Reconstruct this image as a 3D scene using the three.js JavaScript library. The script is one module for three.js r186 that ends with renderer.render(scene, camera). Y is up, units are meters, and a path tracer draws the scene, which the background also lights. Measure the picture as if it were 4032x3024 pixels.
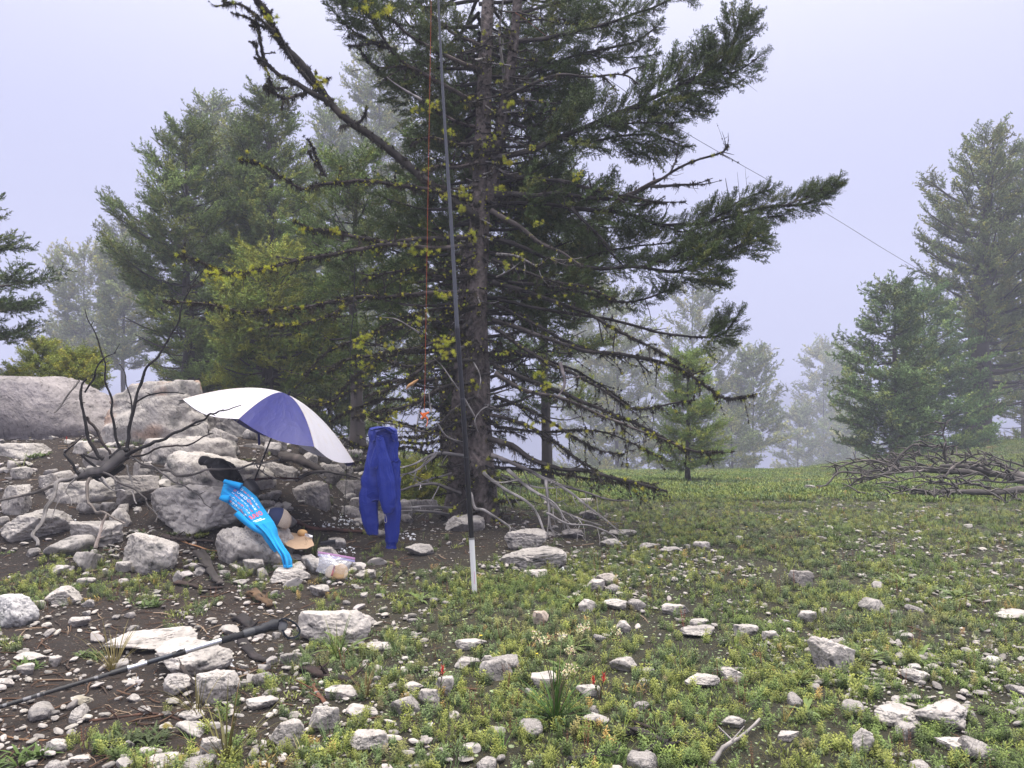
import * as THREE from 'three';
import { mergeGeometries, mergeVertices } from 'three/addons/utils/BufferGeometryUtils.js';

// ---------------------------------------------------------------- camera, sky, sun, exposure
const scene = new THREE.Scene();
const EYE = new THREE.Vector3(0, 1.15, 0), FOCAL = 1512 / Math.tan(THREE.MathUtils.degToRad(27));
const camera = new THREE.PerspectiveCamera(54, 4 / 3, 0.05, 400);
camera.position.copy(EYE);
camera.rotation.x = Math.atan(28 / FOCAL);           // almost level, on a small rise
camera.updateMatrixWorld();
const renderer = new THREE.WebGLRenderer();
renderer.toneMapping = THREE.LinearToneMapping;
renderer.toneMappingExposure = 1.8;
renderer.shadowMap.enabled = true;
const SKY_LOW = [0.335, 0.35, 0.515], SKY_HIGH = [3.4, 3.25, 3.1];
{
  const w = 256, h = 128, data = new Float32Array(w * h * 4);
  for (let y = 0; y < h; y++) for (let x = 0; x < w; x++) {
    const el = ((y + 0.5) / h - 0.5) * Math.PI, az = ((x + 0.5) / w) * Math.PI * 2 - Math.PI;
    const dx = Math.cos(el) * Math.cos(az), dy = Math.sin(el), dz = Math.cos(el) * Math.sin(az);
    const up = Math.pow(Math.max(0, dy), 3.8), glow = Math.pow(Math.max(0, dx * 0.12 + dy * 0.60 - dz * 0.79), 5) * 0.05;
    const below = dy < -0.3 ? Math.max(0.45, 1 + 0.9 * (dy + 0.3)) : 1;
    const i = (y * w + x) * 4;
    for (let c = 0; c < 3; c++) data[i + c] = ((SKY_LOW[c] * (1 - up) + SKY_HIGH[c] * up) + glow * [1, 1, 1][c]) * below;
    data[i + 3] = 1;
  }
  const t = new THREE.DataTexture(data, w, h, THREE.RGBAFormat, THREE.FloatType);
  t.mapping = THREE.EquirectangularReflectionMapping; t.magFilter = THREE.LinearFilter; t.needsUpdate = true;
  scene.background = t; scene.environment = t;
}
const sun = new THREE.DirectionalLight(new THREE.Color().setRGB(1, 0.93, 0.82), 1.5);
sun.position.set(6, 40, -14); sun.target.position.set(0, 0, -8);
sun.castShadow = true; sun.shadow.radius = 50;
Object.assign(sun.shadow.camera, { left: -30, right: 30, top: 30, bottom: -30, near: 1, far: 120 });
scene.add(sun, sun.target);
scene.fog = new THREE.FogExp2(new THREE.Color().setRGB(0.74, 0.78, 0.95), 0.0052);

// ---------------------------------------------------------------- helpers
function rng(seed) { let a = seed >>> 0; return () => { a |= 0; a = a + 0x6D2B79F5 | 0; let t = Math.imul(a ^ a >>> 15, 1 | a); t = t + Math.imul(t ^ t >>> 7, 61 | t) ^ t; return ((t ^ t >>> 14) >>> 0) / 4294967296; }; }
const R = rng(20240611);
const rnd = (a, b, r = R) => a + (b - a) * r();
const clamp = (x, a = 0, b = 1) => Math.min(b, Math.max(a, x));
const sstep = (a, b, x) => { const t = clamp((x - a) / (b - a)); return t * t * (3 - 2 * t); };
const mix = (a, b, t) => a + (b - a) * t;
const V = (x, y, z) => new THREE.Vector3(x, y, z);
function h3(x, y, z) { let n = Math.imul(x, 374761393) + Math.imul(y, 668265263) + Math.imul(z, 2147483647 ^ 0x5bd1e995); n = Math.imul(n ^ n >>> 13, 1274126177); n = Math.imul(n ^ n >>> 16, 2246822519); return ((n ^ n >>> 15) >>> 0) / 4294967296; }
function noise(x, y, z = 0) {
  const xi = Math.floor(x), yi = Math.floor(y), zi = Math.floor(z), xf = x - xi, yf = y - yi, zf = z - zi;
  const u = xf * xf * (3 - 2 * xf), v = yf * yf * (3 - 2 * yf), w = zf * zf * (3 - 2 * zf);
  const a = mix(mix(h3(xi, yi, zi), h3(xi + 1, yi, zi), u), mix(h3(xi, yi + 1, zi), h3(xi + 1, yi + 1, zi), u), v);
  const b = mix(mix(h3(xi, yi, zi + 1), h3(xi + 1, yi, zi + 1), u), mix(h3(xi, yi + 1, zi + 1), h3(xi + 1, yi + 1, zi + 1), u), v);
  return mix(a, b, w) * 2 - 1;
}
const fbm = (x, y, z = 0, o = 4) => { let s = 0, a = 0.5; for (let i = 0; i < o; i++) { s += a * noise(x, y, z); x = x * 2.03 + 17.1; y = y * 2.03 + 5.3; z = z * 2.03 + 9.7; a *= 0.5; } return s; };
const col = (r, g, b) => new THREE.Color().setRGB(r, g, b);
const used = new Map();
function numbered(name) { const n = used.get(name) ?? 0; used.set(name, n + 1); return n ? name + '_' + String(n).padStart(3, '0') : name; }
function tag(o, label, category, group, kind) {
  if (label) o.userData.label = label;
  if (category) o.userData.category = category;
  if (group) o.userData.group = group;
  if (kind) o.userData.kind = kind;
  return o;
}
function thing(name, pos, label, category, group) { const o = new THREE.Group(); o.name = numbered(name); if (pos) o.position.copy(pos); tag(o, label, category, group); scene.add(o); return o; }
function shadowed(m) { m.castShadow = m.receiveShadow = true; return m; }
function part(name, geo, mat, parent, kind) { const m = shadowed(new THREE.Mesh(geo, mat)); m.name = parent === scene ? numbered(name) : name; if (kind) m.userData.kind = kind; parent.add(m); return m; }
function single(name, geo, mat, label, category, group) { return tag(part(name, geo, mat, scene), label, category, group); }
// a photographed spot at a known distance, as a place in the world
const camMat = camera.matrixWorld.clone(), camInv = camMat.clone().invert();
function P(px, py, d) { return V((px - 2016) / FOCAL * d, -(py - 1512) / FOCAL * d, -d).applyMatrix4(camMat); }
const pxAt = (d) => d / FOCAL;                        // metres per photograph pixel at that distance

// ---------------------------------------------------------------- the lie of the land
const PROFILE = [[-80, -7], [-20, -1.2], [0, -0.02], [4, 0], [7, 0], [10, -0.16], [13, -0.41], [17, -0.74], [22, -1.18], [27, -1.85], [34, -3.3], [50, -7.5], [120, -24]];
function profile(D) {
  let i = 1; while (i < PROFILE.length - 1 && D > PROFILE[i][0]) i++;
  const [x0, y0] = PROFILE[i - 1], [x1, y1] = PROFILE[i], a = PROFILE[Math.max(0, i - 2)], b = PROFILE[Math.min(PROFILE.length - 1, i + 1)];
  const m0 = (y1 - a[1]) / (x1 - a[0]), m1 = (b[1] - y0) / (b[0] - x0), h = x1 - x0, t = clamp((D - x0) / h), t2 = t * t, t3 = t2 * t;
  return (2 * t3 - 3 * t2 + 1) * y0 + (t3 - 2 * t2 + t) * h * m0 + (-2 * t3 + 3 * t2) * y1 + (t3 - t2) * h * m1;
}
function G(x, z) {
  const D = -z;
  let y = profile(D);
  const mound = 0.70 * sstep(4.3, 7.6, D) * sstep(-0.9, -2.6, x) * (1 - 0.35 * sstep(9, 22, D) - 0.65 * sstep(26, 50, D)) * (1 - 0.5 * sstep(-9, -22, x));
  y += mound;
  y += 1.0 * sstep(7, 17, x) * sstep(9, 20, D) * (1 - sstep(30, 55, D));
  y -= 0.35 * sstep(-6, -30, x) + sstep(16, 60, Math.abs(x)) * 7;
  y += 0.030 * fbm(x * 1.1, z * 1.1, 3.3, 3) + 0.016 * fbm(x * 4.5, z * 4.5, 8.1, 2) + 0.06 * sstep(2, 8, D) * fbm(x * 0.35, z * 0.35, 1.7, 2);
  y += 0.05 * sstep(0.2, 0.9, mound) * fbm(x * 3, z * 3, 5, 3);
  return y;
}
function gp(px, py, dMax = 60) {                      // where the sight line through a photograph pixel meets the ground
  let d0 = 1.2, hit = dMax;
  for (let d = 1.3; d < dMax; d += 0.06 + d * 0.006) { const p = P(px, py, d); if (p.y < G(p.x, p.z)) { hit = d; break; } d0 = d; }
  let a = d0, b = hit;
  for (let i = 0; i < 24; i++) { const m = (a + b) / 2, p = P(px, py, m); if (p.y < G(p.x, p.z)) b = m; else a = m; }
  const p = P(px, py, b); p.y = G(p.x, p.z); return p;
}

// ---------------------------------------------------------------- geometry builder
class MB {
  constructor() { this.p = []; this.n = []; this.u = []; this.c = []; this.i = []; }
  get count() { return this.p.length / 3; }
  v(x, y, z, nx, ny, nz, u = 0, v = 0, c) { this.p.push(x, y, z); this.n.push(nx, ny, nz); this.u.push(u, v); if (c) this.c.push(c[0], c[1], c[2]); return this.count - 1; }
  tri(a, b, c) { this.i.push(a, b, c); }
  // a tapering, slightly crooked stick through the points; colour given once or as a function of (t, angle)
  tube(pts, rad, sides = 6, { rough = 0, seed = 0, color, cap = true, uvs = 1, flat = 1 } = {}) {
    const n = pts.length, start = this.count, T = V(), N = V(), B = V(), prev = V();
    let len = 0; const q = V();
    for (let k = 0; k < n; k++) {
      if (k === 0) T.subVectors(pts[1], pts[0]); else if (k === n - 1) T.subVectors(pts[n - 1], pts[n - 2]); else T.subVectors(pts[k + 1], pts[k - 1]);
      T.normalize();
      if (k === 0) { N.set(0, 1, 0); if (Math.abs(T.y) > 0.9) N.set(1, 0, 0); N.addScaledVector(T, -N.dot(T)).normalize(); }
      else { N.copy(prev).addScaledVector(T, -prev.dot(T)).normalize(); len += pts[k].distanceTo(pts[k - 1]); }
      prev.copy(N); B.crossVectors(T, N);
      const r = typeof rad === 'function' ? rad(k / (n - 1)) : rad[k];
      for (let s = 0; s <= sides; s++) {
        const a = (s % sides) / sides * Math.PI * 2, ca = Math.cos(a), sa = Math.sin(a);
        const rr = rough ? r * (1 + rough * noise(ca * 1.7 + seed, sa * 1.7 + seed * 0.37, len / Math.max(r, 0.004) * 0.55)) : r;
        const nx = N.x * ca + B.x * sa, ny = N.y * ca + B.y * sa, nz = N.z * ca + B.z * sa;
        const cc = color ? (typeof color === 'function' ? color(k / (n - 1), a, pts[k]) : color) : undefined;
        this.v(pts[k].x + nx * rr, pts[k].y + ny * rr * flat, pts[k].z + nz * rr, nx, ny, nz, s / sides * Math.PI * 2 * r * uvs * 1.0, len * uvs, cc);
      }
    }
    const w = sides + 1;
    for (let k = 0; k < n - 1; k++) for (let s = 0; s < sides; s++) { const a = start + k * w + s, b = a + w; this.i.push(a, a + 1, b, a + 1, b + 1, b); }
    if (cap) for (const [k, sg] of [[0, -1], [n - 1, 1]]) {
      const Tn = k === 0 ? V().subVectors(pts[0], pts[1]).normalize() : V().subVectors(pts[n - 1], pts[n - 2]).normalize();
      const cc = color ? (typeof color === 'function' ? color(k / (n - 1), 0, pts[k]) : color) : undefined;
      const c = this.v(pts[k].x, pts[k].y, pts[k].z, Tn.x, Tn.y, Tn.z, 0, 0, cc);
      for (let s = 0; s < sides; s++) { const a = start + k * w + s; if (sg < 0) this.i.push(c, a + 1, a); else this.i.push(c, a, a + 1); }
    }
    return this;
  }
  geo() {
    const g = new THREE.BufferGeometry();
    g.setAttribute('position', new THREE.Float32BufferAttribute(this.p, 3));
    g.setAttribute('normal', new THREE.Float32BufferAttribute(this.n, 3));
    g.setAttribute('uv', new THREE.Float32BufferAttribute(this.u, 2));
    if (this.c.length) g.setAttribute('color', new THREE.Float32BufferAttribute(this.c, 3));
    g.setIndex(this.i);
    return g;
  }
}
function smooth(pts, per = 4) {                       // Catmull-Rom through control points
  if (pts.length < 3) { const o = []; for (let k = 0; k <= per; k++) o.push(pts[0].clone().lerp(pts[1], k / per)); return o; }
  const c = new THREE.CatmullRomCurve3(pts, false, 'centripetal');
  return c.getPoints((pts.length - 1) * per);
}
function crook(pts, amp, freq, seed) { return pts.map((p, i) => i === 0 ? p : V(p.x + amp * noise(p.x * freq + seed, p.y * freq, p.z * freq), p.y + amp * noise(p.y * freq + seed * 2, p.z * freq, p.x * freq), p.z + amp * noise(p.z * freq + seed * 3, p.x * freq, p.y * freq))); }
function path(s, d0, d1 = d0) {                       // 'x,y x,y ...' in photograph pixels, at distances running from d0 to d1
  const q = s.trim().split(/\s+/).map((a) => a.split(',').map(Number)), n = q.length;
  return q.map(([x, y, d], i) => P(x, y, d ?? mix(d0, d1, n > 1 ? i / (n - 1) : 0)));
}
const sphereUp = V(0, 1, 0);
function instanced(name, geo, mat, places, parent, kind = 'stuff') {   // places: [{p, q, s, c}]
  const m = new THREE.InstancedMesh(geo, mat, places.length), M = new THREE.Matrix4(), S = V();
  places.forEach((o, i) => { typeof o.s === 'number' ? S.setScalar(o.s) : S.copy(o.s); M.compose(o.p, o.q, S); m.setMatrixAt(i, M); if (o.c) m.setColorAt(i, o.c); });
  m.name = parent === scene ? numbered(name) : name; m.userData.kind = kind; shadowed(m); parent.add(m); return m;
}
const qa = new THREE.Quaternion(), mA = new THREE.Matrix4();
function aim(dir, roll = 0, up = sphereUp) {          // turns +z along dir with +y as near up as it goes, then rolls
  const z = dir.clone().normalize(), x = V().crossVectors(up, z);
  if (x.lengthSq() < 1e-6) x.set(1, 0, 0); x.normalize();
  const y = V().crossVectors(z, x); mA.makeBasis(x, y, z);
  return new THREE.Quaternion().setFromRotationMatrix(mA).multiply(qa.clone().setFromAxisAngle(V(0, 0, 1), roll));
}
// ---------------------------------------------------------------- computed textures
function dataTex(w, h, f, srgb, repeat = true) {
  const d = new Uint8Array(w * h * 4);
  for (let y = 0; y < h; y++) for (let x = 0; x < w; x++) { const o = (y * w + x) * 4, c = f(x / w, y / h, x, y); for (let k = 0; k < 3; k++) { const v = typeof c === 'number' ? c : c[k]; d[o + k] = clamp(srgb ? (v <= 0.0031308 ? v * 12.92 : 1.055 * Math.pow(v, 1 / 2.4) - 0.055) : v) * 255; } d[o + 3] = 255; }
  const t = new THREE.DataTexture(d, w, h, THREE.RGBAFormat);
  t.magFilter = THREE.LinearFilter; t.minFilter = THREE.LinearMipmapLinearFilter; t.generateMipmaps = true;
  if (repeat) t.wrapS = t.wrapT = THREE.RepeatWrapping;
  if (srgb) t.colorSpace = THREE.SRGBColorSpace;
  t.needsUpdate = true; return t;
}
// noise that repeats over the unit square
function tnoise(u, v, f, s) { const a = u * Math.PI * 2, b = v * Math.PI * 2, k = f / (Math.PI * 2); return noise(Math.cos(a) * k + s, Math.sin(a) * k + s * 1.7, Math.cos(b) * k + 31) * 0.6 + noise(Math.sin(b) * k + s * 2.1, Math.cos(a) * k + 7, Math.sin(a) * k + Math.cos(b) * k) * 0.6; }
const tf = (u, v, f, s, o = 4) => { let r = 0, a = 0.5; for (let i = 0; i < o; i++) { r += a * tnoise(u, v, f, s + i * 11); f *= 2; a *= 0.55; } return r; };
const std = (o) => new THREE.MeshStandardMaterial({ roughness: 0.9, ...o });
// ---------------------------------------------------------------- ground sheet
function soilMaps() {
  const N = 2048, a = new Float32Array(N * N * 3), hgt = new Float32Array(N * N), r = rng(77);
  for (let y = 0; y < N; y += 1) for (let x = 0; x < N; x += 1) {
    const o = y * N + x, g = h3(x, y, 5) * 0.5 + h3(x >> 1, y >> 1, 9) * 0.5, k = 0.26 + 0.4 * g * g;
    a[o * 3] = 0.050 * k; a[o * 3 + 1] = 0.037 * k; a[o * 3 + 2] = 0.029 * k; hgt[o] = 0.25 + 0.2 * g;
  }
  const low = 64, lv = new Float32Array(low * low); for (let i = 0; i < lv.length; i++) lv[i] = r();
  const smp = (x, y) => { const u = x / N * low, v = y / N * low, xi = Math.floor(u), yi = Math.floor(v), f = u - xi, e = v - yi, L = (i, j) => lv[(j & (low - 1)) * low + (i & (low - 1))]; return mix(mix(L(xi, yi), L(xi + 1, yi), f), mix(L(xi, yi + 1), L(xi + 1, yi + 1), f), e); };
  for (let y = 0; y < N; y++) for (let x = 0; x < N; x++) { const o = y * N + x, k = 0.7 + 0.6 * smp(x, y); a[o * 3] *= k; a[o * 3 + 1] *= k; a[o * 3 + 2] *= k; }
  const stroke = (x, y, len, wid, ang, c, h) => {
    const n = Math.ceil(len), bend = (r() - 0.5) * 0.02;
    for (let i = 0; i < n; i++) {
      x += Math.cos(ang); y += Math.sin(ang); ang += bend;
      for (let j = -wid; j <= wid; j++) { const X = Math.round(x - Math.sin(ang) * j * 0.6) & (N - 1), Y = Math.round(y + Math.cos(ang) * j * 0.6) & (N - 1), o = Y * N + X; a[o * 3] = c[0]; a[o * 3 + 1] = c[1]; a[o * 3 + 2] = c[2]; hgt[o] = h; }
    }
  };
  for (let i = 0; i < 36000; i++) { const t = r(), k = 0.35 + r() * 0.7, c = t < 0.5 ? [0.075 * k, 0.046 * k, 0.030 * k] : t < 0.85 ? [0.11 * k, 0.063 * k, 0.036 * k] : [0.19 * k, 0.15 * k, 0.11 * k]; stroke(r() * N, r() * N, 5 + r() * r() * 34, r() < 0.25 ? 1 : 0, r() * 6.3, c, 0.5 + r() * 0.25); }
  for (let i = 0; i < 4600; i++) { const s = 1.2 + r() * r() * 7, cx = r() * N, cy = r() * N, k = 0.7 + r() * 0.5, e = 0.6 + r() * 0.4, an = r() * 3.14; const ca = Math.cos(an), sa = Math.sin(an); for (let y = -9; y <= 9; y++) for (let x = -9; x <= 9; x++) { const u = x * ca + y * sa, v = (-x * sa + y * ca) / e, d = Math.hypot(u, v) / s + 0.25 * (h3(x + i, y, 3) - 0.5); if (d < 1) { const o = ((Math.round(cy) + y) & (N - 1)) * N + ((Math.round(cx) + x) & (N - 1)), q = k * (0.85 + 0.25 * h3(x, y, i)); a[o * 3] = 0.29 * q; a[o * 3 + 1] = 0.27 * q; a[o * 3 + 2] = 0.25 * q; hgt[o] = 0.55 + 0.4 * Math.sqrt(1 - d); } } }
  return [dataTex(N, N, (u, v, x, y) => { const o = (y * N + x) * 3; return [a[o], a[o + 1], a[o + 2]]; }, true), dataTex(N, N, (u, v, x, y) => hgt[y * N + x], false)];
}
const [soilMap, soilBump] = soilMaps();
const meadow = (x, z) => { const D = -z; return clamp(sstep(-1.6, 0.5, x + 0.55 * fbm(x * 0.7, z * 0.7, 4, 3) + 0.12 * (D - 3)) * (1 - 0.92 * duff(x, z))); };
const duff = (x, z) => { const D = -z; return sstep(2.3, 1.0, Math.hypot((x + 0.75) / 1.0, (D - 6.2) / 0.85)) * 0.85; };
{
  const NX = 380, NZ = 380, p = [], uv = [], c = [], idx = [];
  const fx = (t) => { const s = t * 2 - 1; return Math.sign(s) * (5.2 * Math.abs(s) + 72 * Math.pow(Math.abs(s), 4.2)); };
  const fz = (t) => t < 0.12 ? mix(40, -0.6, Math.pow(t / 0.12, 0.5)) : -(0.6 + 11.5 * ((t - 0.12) / 0.88) + 105 * Math.pow((t - 0.12) / 0.88, 4.5));
  for (let j = 0; j <= NZ; j++) for (let i = 0; i <= NX; i++) {
    const x = fx(i / NX) + 0.4, z = fz(j / NZ), D = -z;
    p.push(x, G(x, z), z); uv.push(x / 2.8, z / 2.8);
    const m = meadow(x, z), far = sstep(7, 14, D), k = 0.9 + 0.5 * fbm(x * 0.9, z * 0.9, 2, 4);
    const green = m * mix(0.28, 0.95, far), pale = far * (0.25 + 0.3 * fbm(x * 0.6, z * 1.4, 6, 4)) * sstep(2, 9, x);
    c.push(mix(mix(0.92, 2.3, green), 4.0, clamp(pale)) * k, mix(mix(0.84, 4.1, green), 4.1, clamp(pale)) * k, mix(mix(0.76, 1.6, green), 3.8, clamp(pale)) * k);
  }
  for (let j = 0; j < NZ; j++) for (let i = 0; i < NX; i++) { const a = j * (NX + 1) + i, b = a + NX + 1; idx.push(a, a + 1, b, a + 1, b + 1, b); }
  const g = new THREE.BufferGeometry();
  g.setAttribute('position', new THREE.Float32BufferAttribute(p, 3)); g.setAttribute('uv', new THREE.Float32BufferAttribute(uv, 2)); g.setAttribute('color', new THREE.Float32BufferAttribute(c, 3)); g.setIndex(idx); g.computeVertexNormals();
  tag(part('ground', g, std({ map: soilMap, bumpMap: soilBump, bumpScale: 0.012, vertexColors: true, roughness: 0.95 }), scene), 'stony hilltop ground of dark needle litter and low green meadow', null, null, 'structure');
}

// ---------------------------------------------------------------- rocks
const rockMap = dataTex(1024, 1024, (u, v) => { const a = tf(u, v, 9, 3, 5), b = tf(u, v, 60, 8, 3), s = tf(u, v * 1, 26, 14, 3); let k = 0.88 + 0.45 * a + 0.36 * b; const st = tf(u * 1, v, 5, 61, 2); k *= 1 + 0.16 * st; if (s > 0.36) k *= 0.72; if (b < -0.38) k *= 0.6; k = clamp(k, 0.16, 1.4) * 0.78; return [k, k * 0.985, k * 0.965]; }, true);
const rockBump = dataTex(1024, 1024, (u, v) => clamp(0.5 + 0.5 * tf(u, v, 10, 21, 6) + 0.25 * Math.abs(tf(u, v, 40, 5, 3))), false);
const mRock = std({ map: rockMap, bumpMap: rockBump, bumpScale: 0.035, vertexColors: true, roughness: 0.86 });
const mStone = std({ vertexColors: true, roughness: 0.9 });
function rockGeo(seed, { detail = 9, cuts = 11, sharp = 80, rough = 0.10, bed = 0, tone = [0.62, 0.585, 0.56], rust = 0, moss = 0, shape = [1, 1, 1], fine = 1, uvs = 2.2 } = {}) {
  const r = rng(seed * 7919 + 13); let g = new THREE.IcosahedronGeometry(1, detail); g.deleteAttribute('normal'); g.deleteAttribute('uv'); g = mergeVertices(g, 1e-4);
  const pl = []; for (let i = 0; i < cuts; i++) { const n = V(r() * 2 - 1, r() * 2 - 1, r() * 2 - 1).normalize(); pl.push([n, 0.55 + 0.45 * r()]); }
  pl.push([V(0, 1, 0.15 * (r() - 0.5)).normalize(), 0.55 + 0.2 * r()]);
  const p = g.attributes.position, d = V();
  for (let i = 0; i < p.count; i++) {
    d.fromBufferAttribute(p, i).normalize();
    let s = Math.exp(-sharp * 1.15); for (const [n, c] of pl) { const k = n.dot(d); if (k > 0.04) s += Math.exp(-sharp * (c / k)); }
    let rr = -Math.log(s) / sharp;
    rr += rough * fbm(d.x * 2.6 + seed, d.y * 2.6, d.z * 2.6 + seed, 4) + rough * 0.5 * fine * fbm(d.x * 9 + seed, d.y * 9, d.z * 9, 3) - rough * 0.55 * Math.pow(1 - Math.abs(noise(d.x * 3.1 + seed * 2, d.y * 4.5, d.z * 3.1)), 9);
    let y = d.y * rr; if (bed) { const q = y / bed + 0.6 * noise(d.x * 2, d.z * 2, seed), f = q - Math.floor(q); rr *= 1 - 0.04 * sstep(0.16, 0, Math.abs(f - 0.5)) * sstep(-0.3, 0.4, noise(d.x * 3, d.y * 3 + seed, d.z * 3)); }
    p.setXYZ(i, d.x * rr * shape[0], d.y * rr * shape[1], d.z * rr * shape[2]);
  }
  g.computeBoundingBox(); const b = g.boundingBox, sz = V(), ct = V(); b.getSize(sz); b.getCenter(ct);
  g.translate(-ct.x, -ct.y, -ct.z); g.scale(1 / sz.x, 1 / sz.y, 1 / sz.z); g.computeVertexNormals();
  const c = new Float32Array(p.count * 3), q = g.attributes.position;
  for (let i = 0; i < p.count; i++) {
    const x = q.getX(i), y = q.getY(i), z = q.getZ(i), k = 0.95 + 0.38 * fbm(x * 3 + seed, y * 3, z * 3, 4); let t = tone.map((a) => a * k);
    const li = fbm(x * 5 + seed * 3, y * 5, z * 5 + 3, 4); if (li > 0.26) t = t.map((a, j) => mix(a, [0.10, 0.10, 0.10][j], clamp((li - 0.26) * 4)));
    if (rust) { const f = fbm(x * 4 + 9, y * 4 + seed, z * 4, 4); t = t.map((a, j) => mix(a, [0.42, 0.22, 0.12][j], clamp((f - 0.1) * 4) * rust)); }
    if (moss) { const f = fbm(x * 3 + 2, y * 3, z * 3 + seed, 3) + 0.35 * y + 0.25; t = t.map((a, j) => mix(a, [0.26, 0.22, 0.05][j], clamp(f * 3) * moss)); }
    c.set(t, i * 3);
  }
  g.setAttribute('color', new THREE.BufferAttribute(c, 3));
  g = g.toNonIndexed(); g.userData.uvs = uvs; return g;
}
function boxUV(g, sx, sy, sz) {                       // texture in metres, one plane per face
  const p = g.attributes.position, uv = new Float32Array(p.count * 2), a = V(), b = V(), c = V();
  for (let i = 0; i < p.count; i += 3) {
    a.fromBufferAttribute(p, i); b.fromBufferAttribute(p, i + 1).sub(a); c.fromBufferAttribute(p, i + 2).sub(a); b.cross(c);
    const X = Math.abs(b.x / sx), Y = Math.abs(b.y / sy), Z = Math.abs(b.z / sz);
    for (let k = 0; k < 3; k++) { const x = p.getX(i + k) * sx, y = p.getY(i + k) * sy, z = p.getZ(i + k) * sz; uv.set(Y > X && Y > Z ? [x, z] : X > Z ? [z + 0.3, y] : [x, y + 0.6], (i + k) * 2); }
  }
  for (let i = 0; i < uv.length; i++) uv[i] *= 0.9;
  g.setAttribute('uv', new THREE.BufferAttribute(uv, 2)); return g;
}
const footprints = [], cells = new Map();
function occupy(x, z, rx, rz) { const f = { x, z, rx, rz }; footprints.push(f); for (let i = Math.floor((x - rx) * 2); i <= Math.floor((x + rx) * 2); i++) for (let j = Math.floor((z - rz) * 2); j <= Math.floor((z + rz) * 2); j++) { const k = i + ',' + j; (cells.get(k) ?? cells.set(k, []).get(k)).push(f); } }
function blocked(x, z, grow = 0.8) { for (const f of cells.get(Math.floor(x * 2) + ',' + Math.floor(z * 2)) ?? []) if (((x - f.x) / (f.rx * grow)) ** 2 + ((z - f.z) / (f.rz * grow)) ** 2 < 1) return true; return false; }
// a rock that fills the photograph's box x0..x1, y0..y1 where its foot meets the ground (or at distance d)
let rockSeed = 100;
function rock(x0, x1, y0, y1, label, o = {}) {
  const px = (x0 + x1) / 2, foot = o.d ? P(px, y1, o.d) : gp(px, y1), d = o.d ?? P(0, 0, 0).z - foot.z, s = pxAt(o.d ?? -foot.z);
  const W = (x1 - x0) * s * 1.04, dz = (o.dz ?? 0.7) * W, th = Math.atan2(EYE.y - foot.y, -foot.z);
  const H = Math.max(0.30 * (y1 - y0) * s, ((y1 - y0) * s - dz * Math.sin(th) * 0.8) / Math.cos(th)), bury = o.bury ?? 0.35, HH = H * (1 + bury);
  const big = (x1 - x0) * (y1 - y0) > 9000, sd = o.seed ?? rockSeed++;
  const g = boxUV(rockGeo(sd, { detail: o.detail ?? (big ? 26 : (x1 - x0) > 75 ? 13 : 7), ...o }), W, HH, dz);
  const m = part(o.name ?? (big ? 'boulder' : 'rock'), g, mRock, scene);
  m.scale.set(W, HH, dz); m.rotation.set(o.rx ?? 0, o.ry ?? 0, o.rz ?? 0, 'YXZ'); m.position.set(foot.x, foot.y + H - HH / 2, foot.z - dz * 0.5 * (o.back ?? 1));
  tag(m, label ?? o.label, big ? 'boulder' : 'rock', o.group); occupy(m.position.x, m.position.z, W * 0.5, dz * 0.5); return m;
}
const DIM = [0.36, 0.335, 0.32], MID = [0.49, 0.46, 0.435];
const PALE_ = [0.55, 0.515, 0.485];
// the outcrop on the left
rock(-230, 375, 1448, 1755, 'large smooth pinkish grey boulder at the left edge below the tree line', { d: 7.3, dz: 0.8, tone: [0.36, 0.33, 0.335], cuts: 9, rough: 0.05, sharp: 16, bury: 0.5, seed: 11 });
rock(360, 800, 1468, 1790, 'tall grey boulder with rusty patches behind the charred root', { d: 7.0, dz: 0.8, tone: MID, rust: 0.55, cuts: 12, bed: 0.16, bury: 0.5, seed: 24 });
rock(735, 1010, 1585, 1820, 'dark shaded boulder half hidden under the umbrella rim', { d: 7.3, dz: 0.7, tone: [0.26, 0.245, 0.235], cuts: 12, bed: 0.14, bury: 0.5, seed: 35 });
rock(500, 900, 1695, 1900, 'broad sloping grey slab in front of the rust patched boulder', { d: 6.4, dz: 0.8, tone: PALE_, cuts: 10, bury: 0.5, seed: 41 });
rock(575, 1015, 1775, 1995, 'grey slab of rock carrying the black bag', { d: 5.95, dz: 0.7, tone: PALE_, cuts: 10, bed: 0.2, bury: 0.5, seed: 57, rz: -0.22 });
rock(540, 925, 1885, 2100, 'large pale boulder below the charred root, left of the blue shirt', { d: 5.25, dz: 0.75, tone: [0.57, 0.535, 0.51], cuts: 11, bury: 0.45, seed: 62, rz: -0.1 });
rock(910, 1130, 2010, 2200, 'upper half of the split boulder under the blue shirt', { d: 5.0, dz: 0.9, tone: MID, cuts: 11, bed: 0.22, bury: 0.5, seed: 73, rz: -0.42 });
rock(800, 1075, 2085, 2262, 'lower half of the split boulder beneath the shirt hem', { d: 4.8, dz: 0.5, tone: PALE_, cuts: 8, bed: 0.25, bury: 0.4, seed: 83, rz: -0.5 });
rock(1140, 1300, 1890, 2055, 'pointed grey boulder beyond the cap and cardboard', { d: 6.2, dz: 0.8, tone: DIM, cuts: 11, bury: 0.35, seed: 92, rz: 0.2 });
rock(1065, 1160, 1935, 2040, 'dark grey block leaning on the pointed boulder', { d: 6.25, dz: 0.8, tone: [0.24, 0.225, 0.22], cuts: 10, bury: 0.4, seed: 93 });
rock(1310, 1420, 1885, 1975, 'grey block in the shade between umbrella and hanging jacket', { d: 6.9, tone: DIM, bury: 0.4, seed: 94 });
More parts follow.
